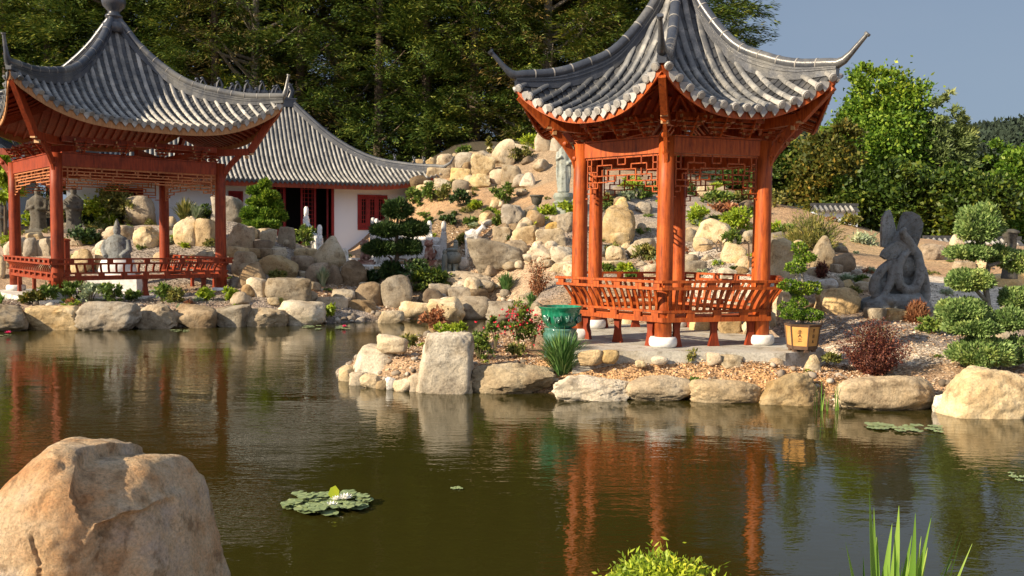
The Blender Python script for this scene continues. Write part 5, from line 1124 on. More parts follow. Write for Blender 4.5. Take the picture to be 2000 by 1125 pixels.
for k_, px, py, w_, h, mt, lab, d in [
 ('grass',988,574,44,48,'leaf_clump','iris-like clump with a pale mauve flower before the huge boulder',None),('grass',860,548,24,36,'leaf_blade','pale green grass clump right of the dwarf pine',None),
 ('grass',632,560,34,42,'leaf_sage','thin pale grass between the dark rocks',None),('grass',1038,602,34,40,'leaf_clump','dark green strappy clump above the azaleas',None),
 ('grass',1097,743,124,106,'leaf_clump','large strappy iris clump in front of the green glazed pot',12.15),
 ('loose',866,655,40,30,'leaf_lime','light green leafy plant behind the tall cream boulder',13.2),('loose',850,648,60,44,'leaf_rust','brown twiggy plant behind the tall cream boulder',13.8),
 ('tuft',895,652,36,26,'leaf_lime','lime leafy plant right of the tall cream boulder',13.6),('tuft',800,672,40,18,'leaf_olive','yellow-green low plant on the tip mulch',13.4),
 ('loose',935,704,54,60,'leaf_shrub','green shrub right of the tall cream boulder',12.7),('loose',912,690,30,34,'leaf_rust','reddish thin shrub beside the tall cream boulder',12.9),
 ('tuft',1010,688,40,16,'leaf_olive','low olive plant on the mulch below the azaleas',13.0),('tuft',1353,706,34,22,'leaf_olive','little green tuft in the mulch before the slab',11.95),
 ('tuft',1360,764,28,30,'leaf_shrub','green weed between two tan shore rocks',11.55),('tuft',1575,738,18,16,'leaf_lime','tiny green weed by the orange-tan pointed stone',11.7),
 ('twiggy',1706,744,146,130,'leaf_purple','large dark purple-red shrub on the near bank',11.75),('juniper',1790,632,46,48,'leaf_rust','rust-brown feathery bush at the right foot of the winged statue',None),
 ('loose',1822,654,56,38,'leaf_shrub','dull green low bush right of the rust-brown one',None),('tuft',1622,704,40,14,'leaf_olive','flat olive ground plant beside the planter',12.0)]:
    S_(k_, px, py, w_, h, lab, mat=mt, group='plants of the near peninsula' if d else 'plants between rocks', d=d, dens=9.0 if 'purple' in lab else 3.2 if 'large' in lab else 1.0)
for k_, px, py, w_, h, mt, lab in [
 ('loose',62,598,50,34,'leaf_autumn','orange tinged shrub in front of the left bench of the square pavilion'),('loose',92,592,44,40,'leaf_shrub','green leafy shrub below the near column of the square pavilion'),
 ('grass',2,600,26,34,'leaf_blade','grass clump at the left picture edge on the shore'),('loose',140,590,44,42,'leaf_shrub','leafy sage shrub just right of the near column'),
 ('loose',178,592,56,40,'leaf_sage','pale leafy shrub row under the bench, left part'),('loose',216,592,48,40,'leaf_shrub','leafy shrub under the bench in front of the statue plinth'),
 ('tuft',262,590,34,26,'leaf_shrub','small leafy shrub right of the statue plinth'),('loose',318,592,44,38,'leaf_shrub','green leafy shrub under the bench, centre right'),
 ('loose',348,594,36,34,'leaf_olive','olive leafy shrub under the bench beside the centre right one'),('tuft',398,588,28,26,'leaf_lime','bright green tuft left of the right front column base'),
 ('tuft',447,588,26,26,'leaf_lime','bright green tuft right of the right front column base'),('tuft',640,622,24,26,'leaf_lime','green leafy tuft against the tan shore block'),
 ('tuft',400,578,14,14,'leaf_lime','tiny lime plant near the right front column base'),('tuft',545,548,30,18,'leaf_olive','small yellow-green plant beside the flat grey rock')]:
    S_(k_, px, py, w_, h, lab, mat=mt, group='plants in front of the square pavilion')
for k_, px, py, w_, h, mt, lab in [
 ('loose',195,436,80,70,'leaf_lime','tall yellow-green shrub seen through the square pavilion'),('loose',225,430,80,84,'leaf_olive','tall golden reedy shrub behind the square pavilion'),
 ('ball',172,432,30,40,'leaf_pine','dark leafy bush beside the second standing statue'),('ball',222,392,16,1,'leaf_lime','')] [:3]+[
 ('tuft',205,434,50,24,'leaf_lime','broad leaved light green plant above the seated statue'),('tuft',222,434,22,26,'leaf_lime','bright yellow flowering plant just behind the seated statue head'),
 ('loose',58,440,30,60,'leaf_lime','yellow-green shrub between left and near columns of the square pavilion'),('loose',120,436,24,60,'leaf_olive','olive shrub between the two standing statues'),
 ('grass',366,434,60,58,'leaf_olive','tall grassy clump right of the back column'),('grass',386,436,50,46,'leaf_sage','silvery grass clump behind the right front column'),
 ('ball',402,420,40,40,'leaf_deep','dark green bush left of the egg-shaped boulder'),('ball',166,480,62,34,'leaf_pine','dark ground-hugging bush behind the pavilion bench'),
 ('tuft',192,452,40,14,'leaf_olive','flat olive plant above the brown rock'),('loose',250,400,70,60,'leaf_olive','dry golden shrub behind the ribbed round boulder'),
 ('tuft',362,484,18,12,'leaf_lime','tiny lime plant at the foot of the upright orange-tan boulder')]:
    S_(k_, px, py, w_, h, lab, mat=mt, group='plants behind the square pavilion')
# ground-cover plants: a few kinds, copied
GM = []
for i, mt in enumerate(['leaf_shrub', 'leaf_olive', 'leaf_lime', 'leaf_sage', 'leaf_deep', 'leaf_rust']):
    lob = [(0, 0, .22, .4, .26)]+[(math.cos(j*1.3+i)*.3, math.sin(j*1.3+i)*.3, .2, .22, .2) for j in range(4)]
    GM.append(mesh_only('foliage', crown_broad(70+i, lob, 420, .2, .08, .3), MATS[mt]))
rr3 = random.Random(44)
def cover(n, x0, x1, y0, y1, s0, s1, label, group, kinds=(0, 1, 2, 3, 4)):
    for k in range(n):
        b_ = hit(rr3.uniform(x0, x1), rr3.uniform(y0, y1))
        if pond_sd(np.array([b_.x]), np.array([b_.y]))[0] < .1 or b_.y < 12.4 or ((b_.x-OX)**2+(b_.y-OY)**2) < 5 or ((b_.x+10.7)**2+(b_.y-23.6)**2) < 9: continue
        s_ = rr3.uniform(s0, s1)/FPX*b_.y; o = bpy.data.objects.new('groundcover_plant', GM[rr3.choice(kinds)]); link(o); o.scale = (s_, s_, s_*rr3.uniform(.7, 1.3)); o.rotation_euler = (0, 0, rr3.uniform(0, 6.3)); o.location = (b_.x, b_.y, b_.z-.03); tag(o, label, 'plant', group)
cover(34, 800, 1070, 350, 470, 12, 26, 'low plant on the orange mulch of the hillside', 'low plants on the orange hillside mulch')
cover(46, 1160, 1500, 365, 540, 14, 30, 'low plant on the slope behind the hexagonal pavilion', 'low plants behind the hexagonal pavilion', (0, 1, 2, 3, 4, 5))
cover(34, 1500, 1860, 430, 600, 14, 30, 'low plant on the right-hand slope around the juniper', 'low plants on the right-hand slope', (0, 1, 3, 1, 5))
cover(30, 440, 900, 480, 612, 10, 22, 'low plant between the rocks below the hall', 'low plants between the middle rocks', (0, 1, 2, 4))
cover(26, 0, 430, 430, 520, 14, 34, 'low plant on the slope behind the square pavilion', 'low plants behind the square pavilion')
cover(16, 0, 440, 586, 604, 12, 24, 'low leafy plant in the bed before the square pavilion', 'low bed plants before the square pavilion', (0, 2, 3, 5))
cover(14, 700, 1000, 655, 720, 10, 20, 'low weed on the mulch of the peninsula tip', 'low weeds on the peninsula', (0, 1, 2))
cover(10, 1600, 1990, 640, 720, 12, 24, 'low weed on the right bank near the purple shrub', 'low weeds on the right bank', (1, 3, 0))
# azaleas
def flowers(n, cx, cy, cz_, sx, sy, sz, size, mat, seed, parent, name='flowers', up=.4):
    rs = np.random.RandomState(seed); C = np.array([cx, cy, cz_])+rs.normal(size=(n, 3))*[sx, sy, sz]; C = np.repeat(C, 5, 0); k = len(C)
    D = runit(rs, k)+[0, -.2, up]; D /= np.linalg.norm(D, axis=1)[:, None]; V, Fq = leaf_quads(C, D, runit(rs, k), size*rs.uniform(.7, 1.2, k), size*.8*rs.uniform(.7, 1.2, k)); return np_mesh(name, V, Fq, MATS[mat], parent)
for px, py, w_, h, lab, sd, hh in [(1040,676,60,66,'red azalea bush beside the green pot','a',.42),(1012,668,56,84,'tallest red azalea with blossoms at its top',  'b',.55),(968,676,46,64,'red azalea with fewer blossoms on the left','c',.4)]:
    T = S_('loose', px, py, w_, h, lab, mat='leaf_shrub', group='red azaleas on the peninsula', d=13.3, name='azalea_bush', dens=.5)
    flowers(46 if sd != 'c' else 20, 0, 0, hh*.85, .13, .12, .06, .035, 'petal_red', ord(sd), T); flowers(22, .08, 0, hh*.55, .16, .12, .08, .03, 'petal_red', ord(sd)+9, T)
# cloud pine
def pads_tree(name, label, cat, base, trunk_pts, trunk_r, pads, mat, bark, group=None, n_per=1600, ll=.07, lw=.02, up=True):
    T = thing(name, label, cat, base, 0, group)
    mb = MB()
    for pts, r in trunk_pts: mb.tube(pts, [r*(1-.6*i/(len(pts)-1)) for i in range(len(pts))], 8)
    mb.build('trunk', MATS[bark], T, smooth='all')
    for i, (x, y, z, rx, rz_) in enumerate(pads):
        rs = np.random.RandomState(SEED[0]+i); n = int(n_per*(rx/.3)**1.6); d0 = runit(rs, n); d0[:, 2] = np.where(d0[:, 2] < 0, d0[:, 2]*.55, d0[:, 2]); lump = 1+.12*np.sin(d0[:, 0]*7+i)+.1*np.sin(d0[:, 1]*9+i*2)
        C = d0*[rx, rx*.9, rz_]*(rs.uniform(.55, 1, n)**.4*lump)[:, None]; D = d0*.8+runit(rs, n)*.6+[0, 0, .35 if up else 0]; D /= np.linalg.norm(D, axis=1)[:, None]
        V, Fq = leaf_quads(C, D, runit(rs, n), ll*rs.uniform(.6, 1.3, n), lw*rs.uniform(.7, 1.3, n)); o = np_mesh('foliage_pad', V, Fq, MATS[mat], T); o.location = (x, y, z)
    SEED[0] += 31; return T
def P3(b, px, py, dy=0.0):
    v = at(px, py, b.y+dy); return (v.x-b.x, v.y-b.y, v.z-b.z)
b = hit(766, 560); s_ = b.y/FPX
q = lambda px, py, dy=0: P3(b, px, py, dy)
pads_tree('cloud_pine', 'dark cloud-pruned pine with flat pads in front of the white courtyard', 'tree', b,
  [([(0,0,-.1), q(770,530), q(776,500), q(775,460), q(777,425)], .085), ([q(768,525), q(764,505), q(758,500)], .05), ([q(776,475), q(790,468,.1), q(808,460,.1)], .03), ([q(775,475), q(762,468,-.1), q(752,462,-.1)], .03), ([q(776,500), q(792,495), q(802,492)], .03)],
  .08, [(*q(777,413), 26*s_, 20*s_), (*q(756,452,-.1), 27*s_, 14*s_), (*q(804,450,.1), 27*s_, 16*s_), (*q(742,488,-.1), 29*s_, 14*s_), (*q(797,486,.1), 25*s_, 15*s_), (*q(765,532), 19*s_, 17*s_)], 'leaf_pine', 'bark', None, 2600, .14, .03)
# layered conifer near the hall
b = hit(516, 450); s_ = b.y/FPX; q = lambda px, py, dy=0: P3(b, px, py, dy)
pads_tree('layered_conifer', 'bright green layered garden conifer in front of the hall doors', 'tree', b, [([(0,0,-.1), q(517,410), q(517,360)], .07)], .07,
  [(*q(518,362), 9*s_, 10*s_), (*q(499,374), 13*s_, 8*s_), (*q(524,384), 17*s_, 11*s_), (*q(505,396), 20*s_, 9*s_), (*q(530,402,.2), 22*s_, 12*s_), (*q(490,420,-.2), 19*s_, 14*s_), (*q(515,425), 30*s_, 16*s_), (*q(540,424,.1), 17*s_, 16*s_), (*q(512,440,-.3), 30*s_, 10*s_)], 'leaf_bright', 'bark', None, 1500, .12, .05)
# tiered topiary at right edge
b = at(1920, 726, 12.1); s_ = b.y/FPX; q = lambda px, py, dy=0: P3(b, px, py, dy)
pads_tree('tiered_topiary', 'tall pale green tiered topiary tree with a round head on the near right bank', 'topiary', b,
  [([(0,0,-.1), q(1925,660), q(1930,600), q(1925,560,.1), q(1932,510,.1), q(1915,460,.05)], .06), ([q(1930,640), q(1960,600), q(1985,580)], .035), ([q(1928,590), q(1900,560), q(1890,545)], .03), ([q(1930,520), q(1960,510), q(1990,505)], .03), ([q(1930,640), q(1895,625)], .03)],
  .06, [(*q(1914,446), 40.5*s_, 42.3*s_), (*q(1898,496,.1), 42.2*s_, 14.7*s_), (*q(1950,503,.1), 22.9*s_, 20.2*s_), (*q(1990,516,.1), 28.2*s_, 23.9*s_), (*q(1892,552), 40.5*s_, 23.0*s_), (*q(1985,588), 29.9*s_, 23.9*s_),
   (*q(1882,612), 47.5*s_, 25.8*s_), (*q(1900,642,-.1), 49.3*s_, 18.4*s_), (*q(1975,628,-.1), 33.4*s_, 25.8*s_), (*q(1916,694,-.15), 52.8*s_, 35.0*s_), (*q(1992,690,-.1), 29.9*s_, 31.3*s_)], 'leaf_topiary', 'bark_pale', None, 5200, .06, .026)
# ------------------------------------------------------------------ near plants
b = at(1765, 1125, 4.0); zg = gz(b.x, 4.0)
def near_blades(name, x, y, z, spec, mat, label):
    mb = MB()
    for (dx, dy, tx, tz, L_, wd, bend) in spec:
        n = 10; pts = []
        for j in range(n+1):
            f_ = j/n; pts.append(Vector((dx+tx*f_+bend*f_**3, dy+.04*math.sin(dx*40)*f_, L_*f_-abs(bend)*.5*f_**3)))
        sd = Vector((1, math.sin(dx*31+dy*17)*.8, 0)).normalized(); vs = []
        for j, p in enumerate(pts):
            f_ = j/n; w_ = wd*(1-f_**2.2)*(.75+.5*math.sin(min(f_*3, 1.57)))+.0006; cr2 = Vector((-sd.y, sd.x, 0))*w_*.35
            vs += [p-sd*w_, p+cr2, p+sd*w_]
        mb.add(vs, [(3*j+i, 3*j+i+1, 3*j+i+4, 3*j+i+3) for j in range(n) for i in (0, 1)])
    o = mb.build(name, MATS[mat], None, smooth='all'); o.location = (x, y, z); return tag(o, label, 'iris plant')
tips = [(1702,958,12),(1716,995,8),(1761,982,11),(1788,994,9),(1832,1000,10),(1738,1020,10),(1873,1012,5),(1868,1035,4),(1660,1058,9),(1808,1006,6),(1855,1078,5),(1868,1098,5),(1750,1030,6),(1775,1040,8),(1720,1050,9),(1795,1060,9),(1690,1090,7),(1815,1050,8),(1748,1075,9),(1765,1090,8),(1732,1085,9),(1782,1075,7)]
spec = []
for i, (tx, ty, wd) in enumerate(tips):
    bx = 1765+(tx-1765)*.45+rnd.uniform(-8, 8); dy = rnd.uniform(-.1, .12); p = at(tx, ty, 4.0+dy); x0 = wx(bx, 4.0)-b.x
    spec.append((x0, dy, p.x-b.x-x0, 0, p.z-zg, wd*.0021, rnd.uniform(-.02, .02) if wd > 5 else .03))
tips += [(t_[0]+rnd.uniform(-26, 26), t_[1]+rnd.uniform(30, 80), t_[2]*.8) for t_ in tips[:16]]
for i, (tx, ty, wd) in enumerate(tips[22:]):
    bx = 1765+(tx-1765)*.5+rnd.uniform(-8, 8); dy = rnd.uniform(-.1, .12); p = at(tx, ty, 4.0+dy); x0 = wx(bx, 4.0)-b.x; spec.append((x0, dy, p.x-b.x-x0, 0, p.z-zg, wd*.0021, rnd.uniform(-.02, .02)))
near_blades('iris', b.x, 4.0, zg, spec, 'leaf_blade', 'bright green sword-leaved iris clump rising at the bottom right of the picture')
b = at(1300, 1130, 3.75); zg = gz(b.x, 3.75); T = thing('shrub', 'yellow-green leafy bush top at the bottom edge of the picture', 'shrub', (b.x, 3.75, zg)); tz = at(1300, 1100, 3.75).z-zg; rs = np.random.RandomState(4)
lobes = [(0, 0, tz*.5, .24, tz*.47), (-.13, 0, tz*.45, .14, tz*.42), (.13, .02, tz*.5, .13, tz*.4), (.02, 0, tz*.75, .12, tz*.26), (-.04, .05, tz*.7, .16, tz*.24)]
VF = crown_broad(9, lobes, 6500, .034, .013, .4); np_mesh('foliage', VF[0], VF[1], MATS['leaf_lime'], T)
mb = MB()
for i in range(9): a = i*.7; mb.tube([(0, 0, 0), (math.cos(a)*.07, math.sin(a)*.07, tz*.5), (math.cos(a)*.17, math.sin(a)*.15, tz*.9)], [.008, .006, .002], 5)
mb.build('stem', MATS['stem'], T)
# reeds in the water at right
for px, py, n_, lab in [(1612, 800, 12, 'reeds standing in the water left of the dark-streaked boulder'), (1665, 792, 5, 'few thin reeds against the dark-streaked boulder'), (1945, 806, 6, 'short reeds against the big round golden boulder')]:
    v = hitw(px, py); sp = [(rnd.uniform(-.16, .16)*(n_/12), rnd.uniform(-.05, .05), rnd.uniform(-.03, .03), 0, rnd.uniform(.2, .46)*(1 if n_ > 6 else .6)+.25, .007, rnd.uniform(-.03, .03)) for _ in range(n_)]
    o = near_blades('reeds', v.x, v.y-.08, -.25, sp, 'leaf_blade', lab); o['category'] = 'reeds'
# lily pads
def lily(px, py, wpx, hpx, n, label, flow, seed, col='petal_white'):
    c = hitw(px, py); w_ = wpx/FPX*c.y/2; rs = np.random.RandomState(seed); d1 = hitw(px, py-hpx/2).y-c.y; T = thing('water_lily', label, 'water lily', (c.x, c.y, 0), 0, 'water lilies on the pond')
    for i in range(n):
        a = rs.uniform(0, 6.28); q_ = math.sqrt(rs.uniform(0, 1)); x, y = math.cos(a)*q_*w_*.85, math.sin(a)*q_*d1*.85; r = rs.uniform(.045, .075)*(w_/.39)**.5; mb = MB(); k = 14; a0 = rs.uniform(0, 6.28); tl = rs.uniform(-.03, .03, 2)
        vs = [(0, 0, .006)]+[(r*math.cos(a0+.2+5.9*j/k), r*math.sin(a0+.2+5.9*j/k), .006+.004*math.sin(j*2.1)+r*(tl[0]*math.cos(j)+tl[1]*math.sin(j))*.6) for j in range(k+1)]
        mb.add(vs, [(0, j, j+1) for j in range(1, k+1)]); o = mb.build('lily_pad', MATS['lily_leaf'], T); o.location = (x, y, .004+.0007*i)
    for (fx_, fy_, fz_, s0) in flow:
        v = (wx(fx_, c.y)-c.x, fy_, fz_); mb = MB()
        for ring_, (nn_, el, L_) in enumerate([(8, .35, s0), (8, .8, s0*.85), (6, 1.15, s0*.65)]):
            for j in range(nn_):
                a = 2*PI*j/nn_+ring_*.4; d = Vector((math.cos(a)*math.cos(el), math.sin(a)*math.cos(el), math.sin(el))); sd = Vector((-math.sin(a), math.cos(a), 0)); mb.add([Vector((0, 0, 0)), d*L_*.5+sd*L_*.2, d*L_+Vector((0, 0, .1*L_)), d*L_*.5-sd*L_*.2], [(0, 1, 2, 3)])
        mb.mi = 1; mb.ball((0, 0, s0*.25), (s0*.35, s0*.35, s0*.3), 8, 6); o = mb.build('flower', [MATS[col], MATS['stamen']], T); o.location = v
    return T
L1 = lily(638, 989, 196, 40, 78, 'round raft of lily pads with three white flowers in the open pond', [(652, -.12, .03, .065), (672, .02, .05, .07), (655, .0, .05, .05)], 3)
c = hitw(640, 985); mb = MB(); mb.add([(0, 0, 0), (.045, 0, .03), (.05, 0, .08), (.02, 0, .12), (-.02, 0, .1), (-.04, 0, .05)], [(0, 1, 2, 3, 4, 5)]); o = mb.build('folded_leaf', MATS['leaf_lime'], L1); o.location = (wx(648, c.y)-c.x, .06, .03)
lily(1770, 836, 170, 22, 26, 'flat lily pads floating near the right bank boulders', [], 4)
lily(1990, 934, 50, 22, 7, 'few lily pads at the right picture edge', [], 5)
lily(640, 640, 130, 9, 18, 'lily pads with a pink bloom close to the far shore', [(675, -.2, .04, .08)], 6, 'petal_pink'); lily(0, 656, 40, 6, 6, 'pink water lily at the left picture edge', [(12, 0, .05, .09)], 7, 'petal_pink'); lily(350, 646, 60, 5, 8, 'thin patch of lily pads under the far shore boulders', [], 8)
lily(885, 955, 40, 6, 3, 'two or three lone pads in the middle of the pond', [], 12)
# ------------------------------------------------------------------ statues and garden ornaments
def remesh(o, vox, smooth_it=4):
    m = o.modifiers.new('remesh', 'REMESH'); m.mode = 'VOXEL'; m.voxel_size = vox; m.use_smooth_shade = True
    if smooth_it: s = o.modifiers.new('smooth', 'SMOOTH'); s.iterations = smooth_it; s.factor = .5
    return o
def at_z(o, b, dz=0): o.location = (b[0], b[1], b[2]+dz); return o
# goddess on lotus pedestal
b = hit(1100, 414); s_ = b.y/FPX; Hs = 148*s_
T = thing('standing_statue', 'tall pale green stone statue of a veiled goddess on a lotus pedestal on the hillside', 'statue', b)
ph = Hs*.25; mb = MB()
mb.lathe([(.30,-.1),(.30,.02),(.27,.06),(.27,ph*.42),(.31,ph*.45),(.30,ph*.52),(.24,ph*.56),(.24,ph*.6),(.30,ph*.7),(.31,ph*.8),(.27,ph*.97),(.1,ph)], 32, (0,0,0), 1, 1, lambda th, z: 1+.045*abs(math.sin(th*7))*(1 if z > ph*.55 else .3))
mb.build('pedestal', MATS['statue_green'], T, smooth=60)
mb = MB(); h = Hs-ph; prf = [(.17,0),(.19,.03),(.185,h*.1),(.17,h*.25),(.165,h*.4),(.18,h*.5),(.19,h*.6),(.185,h*.68),(.15,h*.755),(.075,h*.79),(.07,h*.82)]
mb.lathe(prf, 30, (0,0,ph), 1, .68, lambda th, z: 1+.07*math.sin(th*9+z*1.5)*(1-.5*z/h)); 
mb.ball((0,-.01,ph+h*.875), (.17,.17,.24), 16, 10); mb.ball((0,.03,ph+h*.9), (.22,.2,.30), 14, 10); mb.tube([(0,.02,ph+h*.93),(0,.0,ph+h*.99)], [.08,.03], 10)
mb.tube([(-.17,0,ph+h*.7),(-.21,-.06,ph+h*.56),(-.08,-.16,ph+h*.62)], [.07,.065,.045], 10); mb.tube([(.17,0,ph+h*.7),(.22,-.05,ph+h*.52),(.1,-.15,ph+h*.5)], [.07,.07,.05], 10)
mb.tube([(-.19,-.03,ph+h*.6),(-.2,-.02,ph+h*.35),(-.19,0,ph+h*.1)], [.05,.045,.02], 8); mb.tube([(.17,-.05,ph+h*.52),(.19,-.02,ph+h*.3),(.17,0,ph+h*.12)], [.05,.045,.02], 8)
remesh(mb.build('figure', MATS['statue_green'], T, smooth='all'), .022, 2)
# seated figure seen from behind inside the square pavilion
c = Vector((wx(229, 23.2), 23.2, .6)); k = 23.2/FPX
T = thing('seated_statue', 'grey stone seated figure with coiled topknot seen from behind in the square pavilion', 'statue', c)
mb = MB(); w_ = 50*k; z1 = (2.1-(505-461.5)*k)-.6
mb.box((0,0,.2),(95*k,.7,.40)); mb.build('plinth', MATS['stone_cap'], T)
mb = MB(); mb.lathe([(.50,.40),(.52,.45),(.44,.5),(.5,.58),(.44,z1*.9),(.40,z1-.02)], 26, (0,0,0), 1, .7); mb.build('pedestal', MATS['stone_cap'], T, smooth=50)
zt = (2.1-(429-461.5)*k)-.6; hh = zt-z1+.05; z0 = z1-.05; mb = MB()
mb.lathe([(.33,z0),(.345,z0+hh*.06),(.33,z0+hh*.2),(.29,z0+hh*.36),(.285,z0+hh*.46),(.24,z0+hh*.56),(.13,z0+hh*.61),(.08,z0+hh*.64)], 26, (0,0,0), 1, .75, lambda th, z: 1+.02*math.sin(th*9))
mb.ball((0,0,z0+hh*.72),(.19,.2,.25),14,10); 
for i in range(6): mb.lathe([(.095-.013*i, 0), (.1-.013*i, .02), (.085-.013*i, .045)], 14, (0,0,z0+hh*.78+i*.042))
mb.tube([(-.27,0,z0+hh*.5),(-.34,-.05,z0+hh*.25),(-.2,-.25,z0+hh*.1)],[.08,.09,.06],10); mb.tube([(.27,0,z0+hh*.5),(.34,-.05,z0+hh*.25),(.2,-.25,z0+hh*.1)],[.08,.09,.06],10)
mb.tube([(-.2,.19,z0+hh*.42),(0,.23,z0+hh*.36),(.2,.19,z0+hh*.42)],[.02,.02,.02],6)
remesh(mb.build('figure', MATS['statue_grey'], T, smooth='all'), .016, 1)
# three draped standing statues on the slope
for px, pt, pb, w_, lab, sd in [(0,366,446,30,'dark standing draped stone figure cut by the left picture edge',1),(75,358,449,34,'dark standing draped stone figure between the two left columns',2),(145,361,452,32,'dark hooded stone figure right of the near column of the square pavilion',3)]:
    b = hit(px, pb); s_ = b.y/FPX; h = (pb-pt)*s_; r = w_*s_/2; mb = MB()
    mb.box((0,0,.03),(r*2.2,r*1.7,.16)); prf = [(r*.95,.05),(r*1.0,h*.1),(r*.9,h*.3),(r*.98,h*.5),(r*1.05,h*.66),(r*.9,h*.74),(r*.45,h*.8)]
    mb.lathe(prf, 22, (0,0,0), 1, .62, lambda th, z, sd=sd: 1+.07*math.sin(th*6+sd+z)); mb.ball((0,0,h*.88),(r*.75,r*.75,h*.2),14,10); mb.tube([(0,0,h*.93),(r*.1*sd-.1*r,0,h)],[r*.32,r*.18],8)
    mb.tube([(-r*.95,0,h*.7),(-r*1.05,-.08,h*.5),(-r*.2,-r*.6,h*.55)],[r*.3,r*.3,r*.2],8); mb.tube([(r*.95,0,h*.7),(r*1.05,-.08,h*.5),(r*.2,-r*.6,h*.52)],[r*.3,r*.3,r*.2],8)
    o = mb.build('standing_statue', MATS['statue_dark'], None, smooth='all'); remesh(o, .03, 2); at_z(o, b, -.05); tag(o, lab, 'statue', 'standing figures on the slope behind the square pavilion')
# winged serpent statue
b = at(1742, 608, 15.0); s_ = b.y/FPX; T = thing('winged_statue', 'dark grey carved statue of coiled serpent bodies with two raised wings on a rocky base', 'statue', b)
def Q(px, py, dy=0.0): return ((px-1742)*s_, dy, (608-py)*s_)
mb = MB()
prv = None
base = [(1686,607),(1688,590),(1700,584),(1715,580),(1735,572),(1760,574),(1785,578),(1800,588),(1808,600),(1808,608)]
mb.plate([(Q(x,y)[0], Q(x,y)[2]) for x, y in base], lambda x, z, t_: Vector((x, t_, z)), .62)
for x, y, dx, dz in [(1705,598,50,30),(1745,592,60,40),(1785,598,46,34),(1725,585,40,26),(1770,585,40,26)]: mb.ball(Q(x,y,-.22), (dx*s_, .35, dz*s_), 12, 8)
# body coils
for x, y, dx, dz, dy in [(1752,560,86,70,.12),(1765,520,60,60,.10),(1790,550,40,90,.12),(1722,560,44,56,.08),(1756,480,44,60,.06)]: mb.ball(Q(x,y,dy), (dx*s_, .42, dz*s_), 16, 10)
mb.tube([Q(1798,600,-.02),Q(1804,575,-.02),Q(1801,548,-.02),Q(1796,525,-.02),Q(1785,512,-.02)], [.09,.10,.095,.085,.07], 14)
mb.tube([Q(1772,478,-.06),Q(1783,495,-.1),Q(1787,520,-.14),Q(1784,545,-.17),Q(1775,562,-.19),Q(1761,566,-.2),Q(1748,558,-.19),Q(1742,540,-.18),Q(1743,520,-.16),Q(1752,500,-.14),Q(1764,490,-.12)], [.07,.075,.08,.085,.09,.09,.088,.085,.08,.07,.05], 14)
mb.tube([Q(1778,492,-.06),Q(1766,474,-.1),Q(1754,460,-.14),Q(1748,452,-.18),Q(1752,445,-.22)], [.09,.085,.075,.06,.03], 14)
mb.tube([Q(1712,588,-.1),Q(1704,566,-.08),Q(1704,545,-.08),Q(1716,526,-.08),Q(1732,512,-.08)], [.085,.09,.085,.08,.07], 14)
mb.tube([Q(1740,505,-.12),Q(1734,530,-.14),Q(1727,556,-.18),Q(1714,576,-.22),Q(1696,585,-.26)], [.075,.07,.065,.055,.03], 12)
mb.tube([Q(1800,600,-.15),Q(1780,578,-.22),Q(1762,580,-.24),Q(1748,588,-.24)], [.06,.08,.07,.03], 12)
o = remesh(mb.build('coiled_body', MATS['statue_grey'], T, smooth='all'), .013, 1)
def wing(out, dy, ridges, nm, th=.10, tilt=0.0):
    mb = MB(); cx = sum(p[0] for p in out)/len(out); cz = sum(p[1] for p in out)/len(out)
    loc = [(Q(x,y)[0], Q(x,y)[2]) for x, y in out]; c = Q(cx, cz)
    mb.plate(loc, lambda x, z, t_: Vector((x, dy+t_+tilt*(x-c[0]), z)), th)
    for (xa, ya, xb, yb) in ridges:
        p, q_ = Q(xa, ya, dy-th/2+tilt*(Q(xa,ya)[0]-c[0])), Q(xb, yb, dy-th/2+tilt*(Q(xb,yb)[0]-c[0])); mb.tube([p, q_], [.014, .009], 6)
    o = mb.build(nm, MATS['statue_grey'], T, smooth=40); bv = o.modifiers.new('bevel', 'BEVEL'); bv.width = .02; bv.segments = 3; return o
wing([(1716,482),(1714,450),(1716,425),(1724,413),(1732,410),(1738,424),(1745,445),(1748,460),(1738,474),(1726,484)], .02, [(1720,475,1726,420),(1725,477,1731,416),(1731,474,1735,424),(1737,470,1739,432),(1742,465,1743,442)], 'wing', .09, .3)
wing([(1752,448),(1757,425),(1763,413),(1774,413),(1788,421),(1795,436),(1793,455),(1786,480),(1778,488),(1762,476),(1750,462)], .04, [(1758,458,1790,432),(1760,464,1794,442),(1763,470,1792,454),(1767,476,1789,466),(1757,450,1786,424),(1757,442,1778,417),(1770,482,1785,476)], 'wing', .10, -.25)
wing([(1712,500),(1716,490),(1728,478),(1742,470),(1754,478),(1748,494),(1738,506),(1722,507)], -.08, [(1718,498,1742,474),(1724,502,1747,478),(1731,505,1750,483),(1715,494,1735,476)], 'chest_feathers', .12)
mb = MB()
for i in range(16):
    a = PI*1.05+i/15*PI*1.25; mb.ball((Q(1760,530)[0]+math.cos(a)*19*s_, -.17, Q(1760,534)[2]+math.sin(a)*24*s_), (.03,.03,.03), 6, 4)
mb.build('scales', MATS['statue_grey'], T)
# small weathered stone figure at the right edge
b = at(1973, 496, 17.5); s_ = b.y/FPX; mb = MB()
mb.tube([(0,0,-.5),(.0,0,.05),(.03,0,.2),(-.02,0,.35)],[.16,.1,.09,.12],10); mb.ball((-.02,0,.38),(.3,.25,.22),12,8); mb.lathe([(.17,.42),(.15,.46),(.06,.5)],14,(0,0,0)); mb.tube([(-.1,0,.3),(-.16,0,.12),(-.08,0,.02)],[.03,.03,.03],6)
o = remesh(mb.build('stone_figure', MATS['statue_dark'], None, smooth='all'), .02, 1); o.location = (b.x, b.y, b.z); tag(o, 'small weathered brown stone figure with flat cap beside the topiary', 'statue')
